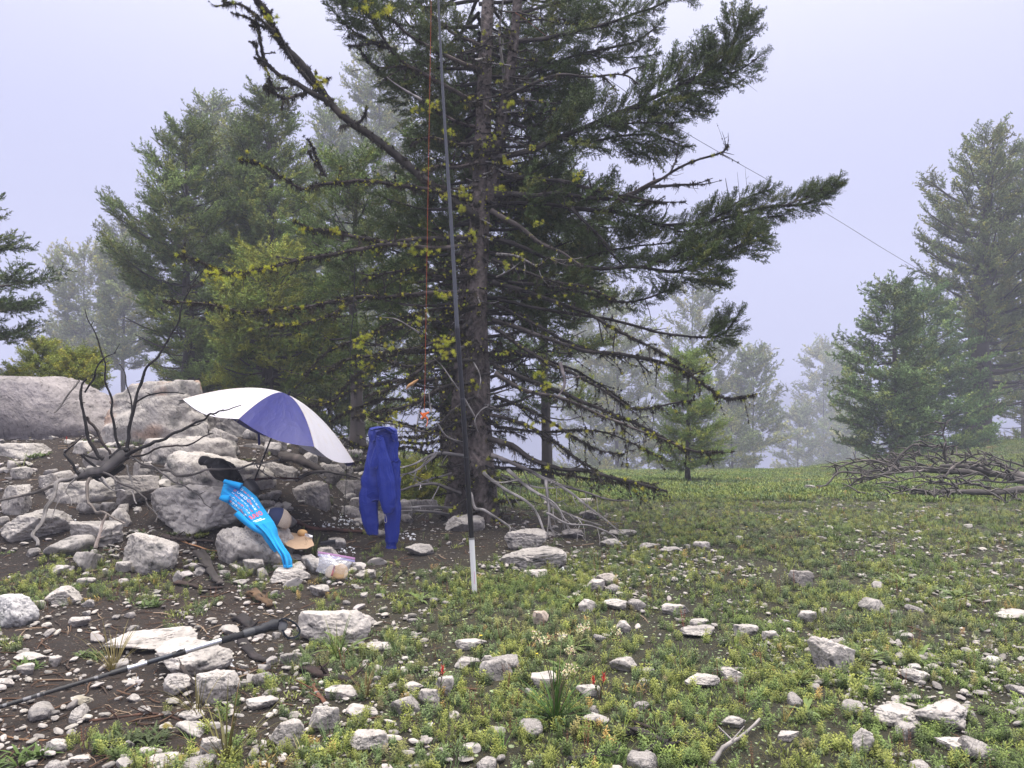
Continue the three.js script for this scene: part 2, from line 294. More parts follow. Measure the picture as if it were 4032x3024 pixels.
rock(1160, 1235, 1775, 1850, 'pale wedge of rock standing behind the umbrella stem', { d: 7.2, tone: MID, bury: 0.3, seed: 95, rz: -0.7 });
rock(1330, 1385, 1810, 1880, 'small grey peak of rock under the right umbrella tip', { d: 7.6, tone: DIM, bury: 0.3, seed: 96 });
for (const [x0, x1, y0, y1, d, label, o] of [
  [95, 440, 1870, 2025, 5.7, 'long pale slab under the roots at the left', { rz: 0.1 }], [-60, 215, 2000, 2130, 5.1, 'flat grey slab low at the left edge below the roots', {}], [225, 450, 2040, 2155, 5.0, 'broad low slab between the ash grey roots', {}], [400, 590, 1865, 1975, 5.6, 'grey slab wedged under the charred root right side', { tone: DIM }], [600, 800, 1740, 1835, 6.6, 'stepped ledge of grey rock behind the black bag', { bed: 0.2 }],
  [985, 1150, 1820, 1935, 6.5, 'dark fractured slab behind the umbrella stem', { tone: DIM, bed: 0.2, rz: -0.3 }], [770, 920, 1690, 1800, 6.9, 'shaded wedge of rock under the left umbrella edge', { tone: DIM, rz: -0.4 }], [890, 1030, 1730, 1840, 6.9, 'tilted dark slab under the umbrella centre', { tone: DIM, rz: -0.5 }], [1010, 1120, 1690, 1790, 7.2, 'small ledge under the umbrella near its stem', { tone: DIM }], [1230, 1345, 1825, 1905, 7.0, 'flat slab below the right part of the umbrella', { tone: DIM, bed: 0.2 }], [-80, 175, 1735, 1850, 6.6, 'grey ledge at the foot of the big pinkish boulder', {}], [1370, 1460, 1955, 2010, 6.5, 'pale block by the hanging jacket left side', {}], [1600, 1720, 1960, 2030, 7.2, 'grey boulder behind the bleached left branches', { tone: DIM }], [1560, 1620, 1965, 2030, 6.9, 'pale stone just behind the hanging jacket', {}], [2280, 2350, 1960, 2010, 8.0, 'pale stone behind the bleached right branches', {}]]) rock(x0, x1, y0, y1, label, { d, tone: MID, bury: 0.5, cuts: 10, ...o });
// separate rocks of the open ground, each found by its own spot
const PALE = [0.57, 0.535, 0.505];
for (const [x0, x1, y0, y1, label, o] of [
  [-75, 105, 2335, 2475, 'big rounded white rock cut by the left edge', { cuts: 9, tone: [0.66, 0.65, 0.65] }],
  [372, 700, 2470, 2580, 'flat layered slab behind the walking pole', { bed: 0.13, dz: 0.75, cuts: 13, seed: 203 }],
  [560, 865, 2515, 2680, 'cracked flat slab lying under the walking pole shaft', { bed: 0.15, dz: 0.8, cuts: 12, seed: 211, rz: 0.05 }],
  [625, 752, 2650, 2745, 'angular rock below the slab, left one of a pair', {}],
  [755, 918, 2642, 2778, 'blocky pale rock below the slab, right one of a pair', {}],
  [955, 1078, 2742, 2802, 'flat pale rock right of the pair below the slab', {}],
  [1270, 1402, 2700, 2758, 'low humped rock with a dark hollow beside rotten wood', {}],
  [1208, 1322, 2780, 2888, 'square pale rock left of the flat foreground stone', {}],
  [1350, 1482, 2768, 2828, 'flat grey rock above the round foreground stone', {}],
  [1362, 1518, 2878, 2975, 'round flat topped pale stone at the bottom centre', { cuts: 8 }],
  [1645, 1727, 2712, 2792, 'upright blocky rock beside the red paintbrush flower', {}],
  [1715, 1785, 2662, 2745, 'narrow leaning rock behind the red paintbrush flower', {}],
  [1580, 1665, 2685, 2730, 'small pale rock left of the red paintbrush flower', {}],
  [2093, 2208, 2648, 2718, 'smooth pale rock left of the cream flower heads', {}],
  [2270, 2364, 2696, 2760, 'white wedge rock right of the cream flower heads', {}],
  [2288, 2402, 2803, 2864, 'grey rock at the right of the strappy grass tuft', {}],
  [1788, 1888, 2588, 2637, 'dark veined rock in the middle of the near meadow', { tone: MID }],
  [1893, 1952, 2576, 2622, 'square white rock beside the dark veined rock', {}],
  [2405, 2512, 2583, 2648, 'angular grey rock with a shadowed right side in the near meadow', { tone: MID }],
  [2098, 2162, 2402, 2462, 'warm buff coloured stone right of the mast foot', { tone: [0.60, 0.50, 0.42], cuts: 8 }],
  [2428, 2488, 2443, 2497, 'small upright white block in the meadow', {}],
  [1148, 1442, 2392, 2545, 'big pale outcrop beyond the walking pole handle', { cuts: 12, dz: 0.6, bury: 0.5, seed: 301 }],
  [1368, 1475, 2415, 2472, 'rounded rock at the right shoulder of the pale outcrop', {}],
  [1428, 1535, 2522, 2568, 'flat rock just right of the pale outcrop foot', {}],
  [1788, 1912, 2508, 2564, 'flat white flake below the mast foot', {}],
  [1975, 2235, 2145, 2250, 'broad flat slab in front of the fir trunk', { bed: 0.16, dz: 0.8, cuts: 10, seed: 318, tone: MID }],
  [1988, 2155, 2078, 2172, 'cracked slab against the foot of the fir trunk', { bed: 0.18, dz: 0.7, tone: MID }],
  [1748, 1905, 2028, 2098, 'grey rock behind the black mast at the trunk foot', { tone: MID }],
  [1590, 1702, 2138, 2193, 'grey rock to the right of the hanging jacket hem', { tone: MID }],
  [2345, 2432, 2253, 2308, 'brownish upper rock of two leaning together in the meadow', { tone: [0.52, 0.47, 0.43] }],
  [2308, 2385, 2280, 2332, 'pale lower rock of two leaning together in the meadow', {}],
  [2062, 2157, 2238, 2278, 'flat rock below the broad slab', {}],
  [2280, 2352, 2358, 2412, 'pale shell shaped rock on a row of stones', {}],
  [2375, 2472, 2358, 2406, 'long white rock ending a row of stones', {}],
  [3120, 3210, 2242, 2312, 'lone grey block standing in the right meadow', { tone: DIM }],
  [3184, 3380, 2518, 2650, 'long white tilted boulder in the right meadow', { rz: -0.35, cuts: 8, dz: 0.5, seed: 340 }],
  [3280, 3345, 2515, 2560, 'small dark rock behind the long white boulder', { tone: DIM }],
  [3485, 3680, 2775, 2875, 'knobbly pale rock on the left of the big pair', { seed: 345 }],
  [3640, 3870, 2755, 2888, 'biggest pale boulder near the lower right corner', { cuts: 10, seed: 352 }],
  [3722, 3875, 2900, 2972, 'flat pale slab below the big pair', { bed: 0.2 }],
  [2705, 2843, 2648, 2718, 'white triangular rock in the right foreground', {}],
  [2840, 2946, 2626, 2688, 'pale wedge rock with a dark crack in the right foreground', {}],
  [2694, 2823, 2460, 2516, 'flat buff edged rock in the middle meadow', { tone: MID }],
  [2904, 2996, 2456, 2523, 'egg shaped pale rock in the row up the meadow', { cuts: 8 }],
  [3008, 3068, 2482, 2528, 'pale stone next right of the egg shaped rock', {}],
  [2610, 2726, 2370, 2426, 'layered pale rock heading the row in the meadow', { bed: 0.2 }],
  [2722, 2798, 2434, 2472, 'low white stone behind the flat buff rock', {}],
  [3154, 3224, 2402, 2458, 'white kinked rock beyond the long boulder', {}],
  [3575, 3682, 2632, 2695, 'tapering pale rock on the far right slope', { rz: -0.3 }],
  [3945, 4075, 2396, 2446, 'white rock cut by the right edge', {}],
  [2850, 2948, 2812, 2872, 'domed white rock beside the bleached stick', {}],
  [3074, 3160, 2878, 2925, 'grey chip right of the bleached stick', {}],
  [3368, 3464, 2874, 2978, 'slanting white rock at the lower right', { rz: -0.5 }],
  [2598, 2684, 2150, 2183, 'flat grey rock right of its twin in the far meadow', { tone: MID }],
  [2520, 2602, 2133, 2168, 'flat grey rock left of its twin in the far meadow', { tone: MID }],
  [2737, 2802, 2130, 2167, 'lone pale lump at the top of the far meadow', {}],
  [2366, 2458, 2118, 2160, 'low grey rock near the tips of the bleached branches', { tone: MID }],
  [2405, 2510, 2082, 2112, 'flat rock under the outermost bleached branch', { tone: MID }],
  [2284, 2368, 2004, 2046, 'rounded rock behind the bleached branches', { tone: DIM }],
  [2216, 2302, 2080, 2122, 'grey rock below the bleached branches', { tone: DIM }],
  [452, 655, 2108, 2262, 'long white slab sticking out of the dark soil', { rz: -0.25, cuts: 10, seed: 371 }],
  [448, 505, 2208, 2256, 'white lump at the left of the long slab', {}],
  [160, 292, 2310, 2385, 'square pale rock in dark soil near the left edge', {}],
  [122, 165, 2362, 2398, 'small white block left of the square pale rock', {}],
  [255, 342, 2424, 2472, 'wedge of pale rock alone on dark soil', {}],
  [285, 358, 2272, 2312, 'grey stone pair above the square pale rock', {}],
  [678, 713, 2245, 2290, 'small pointed white stone standing upright by bark', {}],
  [944, 1032, 2200, 2262, 'grey stone below the split boulder', { tone: MID }],
  [1048, 1203, 2233, 2300, 'pale flat rock below the end of the blue shirt', {}],
  [1208, 1290, 2303, 2353, 'rounded grey stone below the food bag', { tone: MID }],
  [1395, 1475, 2242, 2284, 'grey stone right of the food bag', { tone: MID }],
  [1240, 1330, 2150, 2215, 'grey rock behind the food bag', { tone: MID }],
  [28, 150, 2568, 2608, 'flat thin pale stone near the left edge', {}],
  [50, 120, 2612, 2662, 'angular white stone below the flat thin stone', {}],
  [183, 232, 2582, 2628, 'small white stone above the walking pole', {}],
  [256, 342, 2740, 2780, 'grey stone with yellow lichen under the walking pole', { moss: 0.35 }],
  [486, 543, 2734, 2768, 'small pale stone below the middle of the walking pole', {}],
  [157, 244, 2914, 2972, 'jagged pale stone in the bottom left', {}],
  [258, 346, 2968, 3006, 'low pale stone at the bottom left', {}],
  [552, 676, 2970, 3040, 'crumbly white stone on the bottom edge', {}],
  [768, 868, 2905, 3006, 'tall broken white stone near the bottom left centre', {}],
  [1050, 1182, 2836, 2950, 'blocky white stone left of the round flat topped one', {}],
  [672, 786, 2843, 2906, 'long white stone beside yellow moss', { rz: -0.3 }],
  [690, 788, 2798, 2846, 'flat white stone above the yellow moss', {}],
  [-30, 38, 2668, 2712, 'small stone cut by the left edge under the pole', {}],
  [618, 672, 2846, 2880, 'mossy yellow green stone beside the long white one', { moss: 1 }],
  [660, 738, 2972, 3008, 'yellow moss covered stone near the bottom edge', { moss: 1 }],
  [722, 792, 2950, 2986, 'yellow mossed stone left of the tall broken one', { moss: 1 }],
  [110, 260, 1855, 1950, 'long pale slab below the big pinkish boulder', { tone: MID, rz: 0.2 }],
  [30, 110, 1835, 1890, 'grey rock left of the charred root', { tone: MID }],
  [-20, 90, 1905, 2030, 'pale angular rock low on the left edge', { tone: MID }],
  [268, 342, 1735, 1790, 'white stone at the foot of the tall grey boulder', {}],
  [425, 500, 2000, 2080, 'white angular stone among the roots', {}],
  [385, 440, 1975, 2015, 'small white stone beside the roots', {}],
  [500, 600, 1815, 1890, 'grey stone under the charred root', { tone: DIM }],
]) rock(x0, x1, y0, y1, label, { tone: PALE, ...o });
// the many smaller ones: ten shapes, each placed again and again
const smallRocks = Array.from({ length: 12 }, (_, i) => boxUV(rockGeo(600 + i, { detail: 8, cuts: 7 + i % 4, sharp: 110, tone: [0.50, 0.47, 0.45].map((a) => a * (0.84 + 0.05 * (i % 5))), rough: 0.06, bed: i % 3 ? 0 : 0.3 }), 0.3, 0.18, 0.22));
{
  const r = rng(901), ZONES = [['fist sized pale rock lying loose in the dark soil of the left foreground', 'loose rocks on the dark soil'], ['fist sized pale rock lying among the low green plants of the meadow', 'loose rocks in the meadow'], ['grey rubble stone piled on the slope around the umbrella', 'rubble on the slope']];
  let made = 0, tries = 0;
  while (made < 172 && tries++ < 9000) {
    const D = 2.1 + Math.pow(r(), 1.35) * 9, x = (r() * 2 - 1) * D * 0.72, z = -D, y = G(x, z);
    const slope = x < -0.9 && D > 4.6, m = meadow(x, z), band = 0.5 + 0.9 * fbm(x * 0.8, z * 0.8, 40, 3);
    if (r() > (slope ? 1.6 : band * 0.55) || blocked(x, z, 1.1) || (x > 1 && D > 6 && r() < 0.75)) continue;
    const s = (slope ? 0.07 + 0.20 * Math.pow(r(), 2) : 0.045 + 0.085 * Math.pow(r(), 2.2)) * (0.9 + 0.03 * D);
    const o = part(s > 0.1 ? 'rock' : 'stone', smallRocks[Math.floor(r() * 12)], mRock, scene), zz = ZONES[slope ? 2 : m < 0.45 ? 0 : 1];
    o.scale.set(s * (0.9 + 0.5 * r()), s * (0.5 + 0.35 * r()), s * (0.7 + 0.3 * r())); o.rotation.set((r() - 0.5) * 0.5, r() * 6.3, (r() - 0.5) * 0.5); o.position.set(x, y + o.scale.y * 0.18, z);
    tag(o, zz[0], 'rock', zz[1]); occupy(x, z, s * 0.5, s * 0.45); made++;
  }
  // rubble past the first few hundred
  const rub = [0, 1, 2, 3].map((i) => { const g = rockGeo(720 + i, { detail: 4, cuts: 6, sharp: 170, rough: 0.035, tone: [0.44, 0.415, 0.395] }); g.computeVertexNormals(); return g; }), rp = [[], [], [], []];
  for (let i = 0; i < 4600; i++) {
    const D = 1.9 + Math.pow(r(), 1.15) * 12, x = (r() * 2 - 1) * D * 0.74, z = -D, slope = x < -0.9 && D > 4.4, band = fbm(x * 0.9, z * 0.9, 40, 3) + 0.35 * fbm(x * 3.5, z * 3.5, 41, 2);
    if (band < (slope ? -0.30 : 0.22) + 0.25 * (r() - 0.5) || blocked(x, z, 1.02) || (x > 0.2 && r() < 0.35 + 0.5 * sstep(4, 7, D))) continue;
    const s = 0.019 + (slope ? 0.10 : 0.05) * Math.pow(r(), 2.8), k = 0.72 + 0.36 * r();
    rp[i % 4].push({ p: V(x, G(x, z) + s * 0.1, z), q: new THREE.Quaternion().setFromEuler(new THREE.Euler((r() - 0.5) * 0.7, r() * 6.3, (r() - 0.5) * 0.7)), s: V(s * (0.9 + 0.6 * r()), s * (0.4 + 0.35 * r()), s * (0.65 + 0.4 * r())), c: col(k, k * (0.97 + 0.03 * r()), k * (0.94 + 0.05 * r())) });
    if (s > 0.05) occupy(x, z, s * 0.45, s * 0.4);
  }
  rp.forEach((pl, i) => tag(instanced('rubble', rub[i], mStone, pl, scene), 'small broken limestone rubble scattered everywhere'));
  // gravel nobody could count
  const g3 = Array.from({ length: 3 }, (_, i) => rockGeo(700 + i, { detail: 2, cuts: 7, sharp: 70, rough: 0.05, tone: [0.46, 0.43, 0.405] })); g3.forEach((g) => g.computeVertexNormals());
  const places = [[], [], []];
  for (let i = 0; i < 36000; i++) {
    const D = 1.7 + Math.pow(r(), 1.5) * 15, x = (r() * 2 - 1) * D * 0.75, z = -D, clump = fbm(x * 1.6, z * 1.6, 50, 3) + 0.25 * fbm(x * 7, z * 7, 51, 2);
    if (clump < 0.02 + 0.3 * (r() - 0.5) || (x < 0 && D < 4.5 && r() < 0.45) || r() < 0.55 * sstep(5, 9, D) * sstep(-0.6, 0.6, x) || blocked(x, z, 0.9) || duff(x, z) > 0.5 && r() < 0.6) continue;
    const s = 0.008 + 0.034 * Math.pow(r(), 3.2), k = 0.45 + 0.6 * r();
    places[i % 3].push({ p: V(x, G(x, z) + s * 0.2 + 0.004, z), q: new THREE.Quaternion().setFromEuler(new THREE.Euler((r() - 0.5) * 0.6, r() * 6.3, (r() - 0.5) * 0.6)), s: V(s * (0.9 + 0.6 * r()), s * (0.3 + 0.3 * r()), s * (0.6 + 0.4 * r())), c: col(k, k * (0.97 + 0.03 * r()), k * (0.93 + 0.06 * r())) });
  }
  places.forEach((pl, i) => tag(instanced('gravel', g3[i], mStone, pl, scene), 'pale limestone gravel strewn over the ground'));
}
// ---------------------------------------------------------------- conifer foliage
// a spray: a shoot along +z with side shoots, set all round with needles (single thin blades)
function sprayGeo(seed, { len = 0.28, sides = 7, needle = 0.022, wide = 0.0028, step = 0.006, flat = 0.5, twig = 0.0035, sub = 0.42 } = {}) {
  const r = rng(seed), m = new MB(), shoots = [], a = V(), b = V(), n = V(), t = V(), u = V();
  const add = (p0, dir, L, lvl) => {
    const pts = []; let p = p0.clone(), d = dir.clone();
    for (let i = 0; i <= 3; i++) { pts.push(p.clone()); d.add(V((r() - 0.5) * 0.22, (r() - 0.5) * 0.18 + 0.03, (r() - 0.5) * 0.22)).normalize(); p = p.clone().addScaledVector(d, L / 3); }
    shoots.push([pts, L, lvl]);
    if (lvl < 2) { const k = lvl === 0 ? sides : 2; for (let i = 0; i < k; i++) { const f = (i + 0.6 + 0.4 * r()) / (k + 0.6), q = pts[Math.min(2, Math.floor(f * 3))].clone().lerp(pts[Math.min(3, Math.floor(f * 3) + 1)], f * 3 % 1), sg = i % 2 ? 1 : -1; const D = dir.clone().multiplyScalar(0.75 + 0.3 * r()).add(V(sg * (0.7 + 0.4 * r()), (r() - 0.5) * 2 * flat, 0)).normalize(); add(q, D, L * (sub * (1.15 - 0.65 * f)) * (0.8 + 0.4 * r()), lvl + 1); } }
  };
  add(V(0, 0, 0), V(0, 0, 1), len, 0);
  for (const [pts, L, lvl] of shoots) {
    if (twig) m.tube(pts, [twig, twig * 0.8, twig * 0.6, twig * 0.3].map((q) => q / (1 + lvl * 0.6)), 3, { color: [0.5, 0.35, 0.25], cap: false });
    const cnt = Math.max(4, Math.round(L / step));
    for (let i = 0; i < cnt; i++) {
      const f = (i + r()) / cnt, k = Math.min(2, Math.floor(f * 3)); a.lerpVectors(pts[k], pts[k + 1], f * 3 - k); t.subVectors(pts[k + 1], pts[k]).normalize();
      n.set(r() - 0.5, r() - 0.5, r() - 0.5).addScaledVector(t, -n.dot(t)).normalize();
      b.copy(n).multiplyScalar(0.82).addScaledVector(t, 0.45 + 0.25 * r()).normalize();
      const nl = needle * (0.75 + 0.5 * r()) * (f > 0.9 ? 0.8 : 1); u.crossVectors(b, t).normalize().multiplyScalar(wide / 2);
      const N = V().crossVectors(u, b).normalize(), q = 0.72 + 0.5 * r() + 0.25 * f, c = [q, q, q * 0.9];
      const i0 = m.v(a.x - u.x, a.y - u.y, a.z - u.z, N.x, N.y, N.z, 0, 0, c); m.v(a.x + u.x, a.y + u.y, a.z + u.z, N.x, N.y, N.z, 0, 0, c);
      m.v(a.x + b.x * nl * 0.6 + u.x * 1.3, a.y + b.y * nl * 0.6 + u.y * 1.3, a.z + b.z * nl * 0.6 + u.z * 1.3, N.x, N.y, N.z, 0, 0, c); m.v(a.x + b.x * nl, a.y + b.y * nl, a.z + b.z * nl, N.x, N.y, N.z, 0, 0, c);
      m.tri(i0, i0 + 1, i0 + 2); m.tri(i0, i0 + 2, i0 + 3);
    }
  }
  return m.geo();
}
const nearSprays = [1, 2, 3, 4].map((s) => sprayGeo(s * 31, { len: 0.24, sides: 10, step: 0.0055, needle: 0.021, wide: 0.0042, twig: 0.003 }));
const midSprays = [5, 6, 7].map((s) => sprayGeo(s * 37, { len: 0.42, sides: 7, needle: 0.036, wide: 0.0085, step: 0.012, twig: 0.005, sides: 8 }));
const farSprays = [8, 9, 10].map((s) => sprayGeo(s * 41, { len: 0.6, sides: 6, needle: 0.06, wide: 0.017, step: 0.026, twig: 0.008, sub: 0.36 }));
const mNeedle = new THREE.MeshPhysicalMaterial({ color: col(1, 1, 1), vertexColors: true, roughness: 0.65, specularIntensity: 0.5 });
const barkMap = dataTex(512, 512, (u, v) => { const a = tf(u, v * 1, 14, 3, 5), p = tf(u * 1, v, 40, 9, 3); let k = 0.60 + 0.75 * a + 0.35 * p; const fl = tf(u, v, 22, 27, 2); if (fl > 0.34) return [0.52, 0.46, 0.42].map((q) => q * (0.8 + 0.4 * p)); k = clamp(k, 0.14, 1.2); return [k * 0.62, k * 0.50, k * 0.45]; }, true);
const barkBump = dataTex(512, 512, (u, v) => clamp(0.5 + 0.6 * tf(u, v, 14, 3, 5) + 0.2 * tf(u, v, 40, 9, 3)), false);
const mBark = std({ map: barkMap, bumpMap: barkBump, bumpScale: 0.02, vertexColors: true, roughness: 0.95 });
const mWood = std({ vertexColors: true, roughness: 0.9 });
const DEAD = [0.050, 0.043, 0.040], GREYWOOD = [0.30, 0.28, 0.27], LIVEBARK = [0.14, 0.115, 0.10];
const woodTone = (base, seed) => (t, a, p) => { const k = 0.75 + 0.9 * noise(p.x * 26 + seed, p.y * 26, p.z * 26) * 0.5 + 0.25 * Math.sin(a * 3 + seed), w = noise(p.x * 13, p.y * 13 + seed, p.z * 13) > 0.42 ? 1.9 : 1; return base.map((q) => Math.max(0.01, q * k * w)); };
// one background conifer. rows: [photo y, left x, right x] of the crown's outline at distance d
function conifer(label, d, cx, topY, footY, rows, o = {}) {
  if (d > 25) d = 25 + (d - 25) * 1.4; const r = rng(Math.round(cx * 3.7 + d * 101)), s = pxAt(d), top = P(cx, topY, d), base = P(cx + (o.lean ?? 0), footY ?? 1800, d);
  const gy = G(base.x, base.z); if (footY === null || o.toGround || base.y < gy) base.y = gy - 0.05; base.y = Math.min(base.y, top.y - 0.4);
  if (o.sink !== false) base.y = Math.min(base.y, gy - 0.02);
  const T = thing(o.name ?? 'fir_tree', V(base.x, base.y, base.z), label, 'tree'), H = top.y - base.y, tr = o.trunk ?? Math.min(0.15, 0.022 * H);
  const org = T.position, loc = (p) => p.clone().sub(org);
  const axis = (y) => { const f = clamp((y - base.y) / H); return V(mix(base.x, top.x, f), y, base.z); };
  const ctr = []; for (let i = 0; i <= 8; i++) { const p = axis(base.y + H * i / 8); p.x += tr * 0.5 * noise(i * 0.7, cx); ctr.push(loc(p)); }
  const bark = [0.16, 0.135, 0.12].map((q) => q * (o.barkTone ?? 0.6));
  part('trunk', new MB().tube(smooth(ctr, 2), (t) => tr * (1.05 - t) * (t < 0.06 ? 1.5 - t * 8 : 1) + 0.004, 9, { rough: 0.3, seed: cx, color: woodTone(bark, 3) }).geo(), mWood, T);
  const span = (y) => { const py = 1540 + (EYE.y - y) / s; let i = 1; while (i < rows.length - 1 && py > rows[i][0]) i++; const [a, b] = [rows[i - 1], rows[i]], t = clamp((py - a[0]) / (b[0] - a[0])); return [mix(a[1], b[1], t), mix(a[2], b[2], t)]; };
  const yTop = top.y, yLow = 1540 ? EYE.y - (rows[rows.length - 1][0] - 1540) * s : 0, dens = o.dens ?? 1, wood = new MB(), kinds = o.near ? nearSprays : d < 16 ? midSprays : farSprays;
  const L0 = o.near ? 0.26 : d < 16 ? 0.42 : 0.6, scale = o.spray ?? (d < 16 ? 0.9 : Math.max(0.9, d / 26)), places = kinds.map(() => []);
  const green = (o.green ?? [0.047, 0.070, 0.026]).map((q, i) => q * [2.7, 2.65, 1.8][i]), yel = o.yellow ?? 0.25, nB = Math.round((o.branches ?? 15) * (yTop - yLow) * Math.min(1, 20 / d));
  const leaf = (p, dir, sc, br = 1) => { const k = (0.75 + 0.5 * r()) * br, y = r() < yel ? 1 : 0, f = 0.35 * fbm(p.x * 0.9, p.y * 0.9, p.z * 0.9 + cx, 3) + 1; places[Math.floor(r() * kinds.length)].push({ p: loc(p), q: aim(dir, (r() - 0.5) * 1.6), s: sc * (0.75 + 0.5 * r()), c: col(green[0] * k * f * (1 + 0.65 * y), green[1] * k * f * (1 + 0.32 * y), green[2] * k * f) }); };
  for (let i = 0; i < nB; i++) {
    const f = (i + r()) / nB, yTip = mix(yTop, yLow, f), [xl, xr] = span(yTip), py = 1540 + (EYE.y - yTip) / s, ax = axis(yTip);
    const az = i * 2.39996 + r() * 0.8, ca = Math.cos(az), sa = Math.sin(az), axPx = 2016 + ax.x / s;
    const side = ca < 0 ? Math.max(4, axPx - xl) : Math.max(4, xr - axPx), mean = (Math.max(4, axPx - xl) + Math.max(4, xr - axPx)) / 2;
    let L = (Math.abs(ca) ** 0.6 * side + (1 - Math.abs(ca) ** 0.6) * mean * 0.9) * s * (0.72 + 0.36 * r()); const rise = (o.rise ?? 0.35) * mix(1.3, 0.15, f) * L + (r() - 0.5) * 0.15 * L;
    const root = axis(Math.max(base.y + 0.1, yTip - rise)), tip = V(ax.x + ca * L, yTip, ax.z + sa * L * 0.9), mid = root.clone().lerp(tip, 0.55); mid.y -= 0.10 * L * (o.droop ?? 1);
    const pts = smooth([root, mid, tip], 3), br = tr * 0.30 * clamp(L / (0.3 * H + 0.2), 0.25, 1);
    wood.tube(pts.map(loc), (t) => br * (1 - 0.8 * t) + 0.003, 4, { color: woodTone(bark, i), cap: false });
    if (r() < (o.bare ?? 0) * sstep(0.45, 1, f)) { for (let k = 0; k < 5; k++) { const a = pts[2 + Math.floor(r() * (pts.length - 3))], e = a.clone().add(V(ca + (r() - 0.5) * 1.6, (r() - 0.4) * 0.8, sa + (r() - 0.5) * 1.6).multiplyScalar(0.22 * L)); wood.tube([loc(a), loc(a.clone().lerp(e, 0.5).add(V(0, -0.02, 0))), loc(e)], [br * 0.35, br * 0.25, 0.003], 3, { color: woodTone(bark, k), cap: false }); } continue; }
    const out = V().subVectors(tip, root).normalize(), lat = V(-sa, 0, ca), nC = Math.max(2, Math.round(L / (L0 * scale) * 1.9 * dens));
    for (let q = 0; q < nC; q++) {                    // tufts: a few sprays each, with gaps between
      const t = 1 - Math.pow((q + r()) / nC, 1.15) * (o.inner ?? 0.85), w = (1 - t) * 0.36 * L + 0.02, j = Math.min(pts.length - 2, Math.floor(t * (pts.length - 1))), p0 = pts[j].clone().lerp(pts[j + 1], t * (pts.length - 1) - j), bright = 0.78 + 0.55 * r();
      for (const sx of t > 0.93 ? [0] : [-1, 1]) {
        const lx = sx * (0.35 + 0.65 * r()), p1 = p0.clone().addScaledVector(lat, lx * w); p1.y += (r() - 0.45) * 0.10 * L0;
        for (let k = 0; k < 3; k++) { const p = p1.clone().add(V((r() - 0.5) * 0.22 * L0, (r() - 0.5) * 0.12 * L0, (r() - 0.5) * 0.22 * L0)); leaf(p, out.clone().multiplyScalar(0.7).addScaledVector(lat, lx * 0.9 + (r() - 0.5) * 0.9).add(V(0, 0.32 + 0.6 * (r() - 0.4), 0)).normalize(), scale * (0.75 + 0.35 * r()), bright); }
      }
    }
  }
  for (let k = 0; k < 6; k++) leaf(axis(yTop - 0.10 * k * L0 * 2), V((r() - 0.5) * 0.9, 1, (r() - 0.5) * 0.9).normalize(), scale * 0.8);
  if (wood.count) part('branches', wood.geo(), mWood, T);
  places.forEach((pl, i) => pl.length && instanced('foliage', kinds[i], mNeedle, pl, T));
  return T;
}
const YG = [0.085, 0.105, 0.030], DK = [0.040, 0.066, 0.026], BL = [0.042, 0.066, 0.036];
conifer('dark fir whose drooping branches reach in at the left edge', 8.2, -190, 830, null, [[830, -230, -120], [945, -420, 70], [1060, -430, 130], [1200, -430, 185], [1320, -400, 105], [1440, -380, 60]], { green: DK.map((q) => q * 0.5), dens: 1.1, branches: 8, rise: 0.1 });
conifer('small yellow green sapling behind the big pinkish boulder', 9.5, 165, 1365, null, [[1365, 155, 175], [1420, 110, 215], [1500, 90, 225]], { name: 'fir_sapling', green: YG, near: true, spray: 0.8, trunk: 0.03, branches: 40, dens: 1.2 });
conifer('bushy yellow green sapling in the gap between the boulders', 9.3, 315, 1400, null, [[1400, 290, 340], [1450, 240, 380], [1540, 230, 400]], { name: 'fir_sapling', green: YG, near: true, spray: 0.8, trunk: 0.03, branches: 60, dens: 1.5 });
conifer('low yellow green fir seedling peeping over the far left boulder', 9.0, 60, 1455, null, [[1455, 50, 70], [1478, 25, 100], [1500, 15, 120]], { name: 'fir_sapling', green: YG, near: true, spray: 0.6, trunk: 0.02, branches: 60 });
conifer('wide fir swept to the left with long layered branches', 13, 740, 505, null, [[505, 700, 760], [620, 590, 840], [760, 480, 880], [880, 380, 930], [1000, 350, 960], [1080, 480, 980], [1160, 520, 980], [1300, 520, 980], [1420, 600, 980], [1560, 560, 960]], { green: [0.046, 0.068, 0.027], bare: 0.5, branches: 17, dens: 1.0, trunk: 0.12, rise: 0.5 });
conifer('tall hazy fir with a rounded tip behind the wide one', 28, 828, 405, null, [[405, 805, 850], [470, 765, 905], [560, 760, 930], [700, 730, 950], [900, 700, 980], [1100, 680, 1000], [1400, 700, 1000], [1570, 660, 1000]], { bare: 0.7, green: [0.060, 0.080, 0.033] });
conifer('dense pointed fir left of the mossy dead limb', 13.5, 1062, 368, null, [[368, 1045, 1085], [450, 1000, 1130], [560, 960, 1175], [700, 920, 1230], [860, 880, 1270], [1050, 860, 1300], [1300, 850, 1320], [1480, 900, 1280], [1570, 880, 1300]], { green: [0.050, 0.072, 0.028], bare: 0.5, branches: 18, dens: 1.15, trunk: 0.13 });
conifer('thin topped fir between the tall hazy one and the pointed one', 20, 955, 500, null, [[500, 945, 975], [620, 900, 1010], [800, 860, 1040], [1100, 850, 1050], [1400, 860, 1060]], { green: [0.055, 0.078, 0.032] });
conifer('pale hazy fir seen under the big dead limb', 34, 1300, 445, null, [[445, 1285, 1320], [560, 1255, 1370], [700, 1230, 1400], [950, 1200, 1440], [1400, 1200, 1450]], { green: [0.068, 0.088, 0.038] });
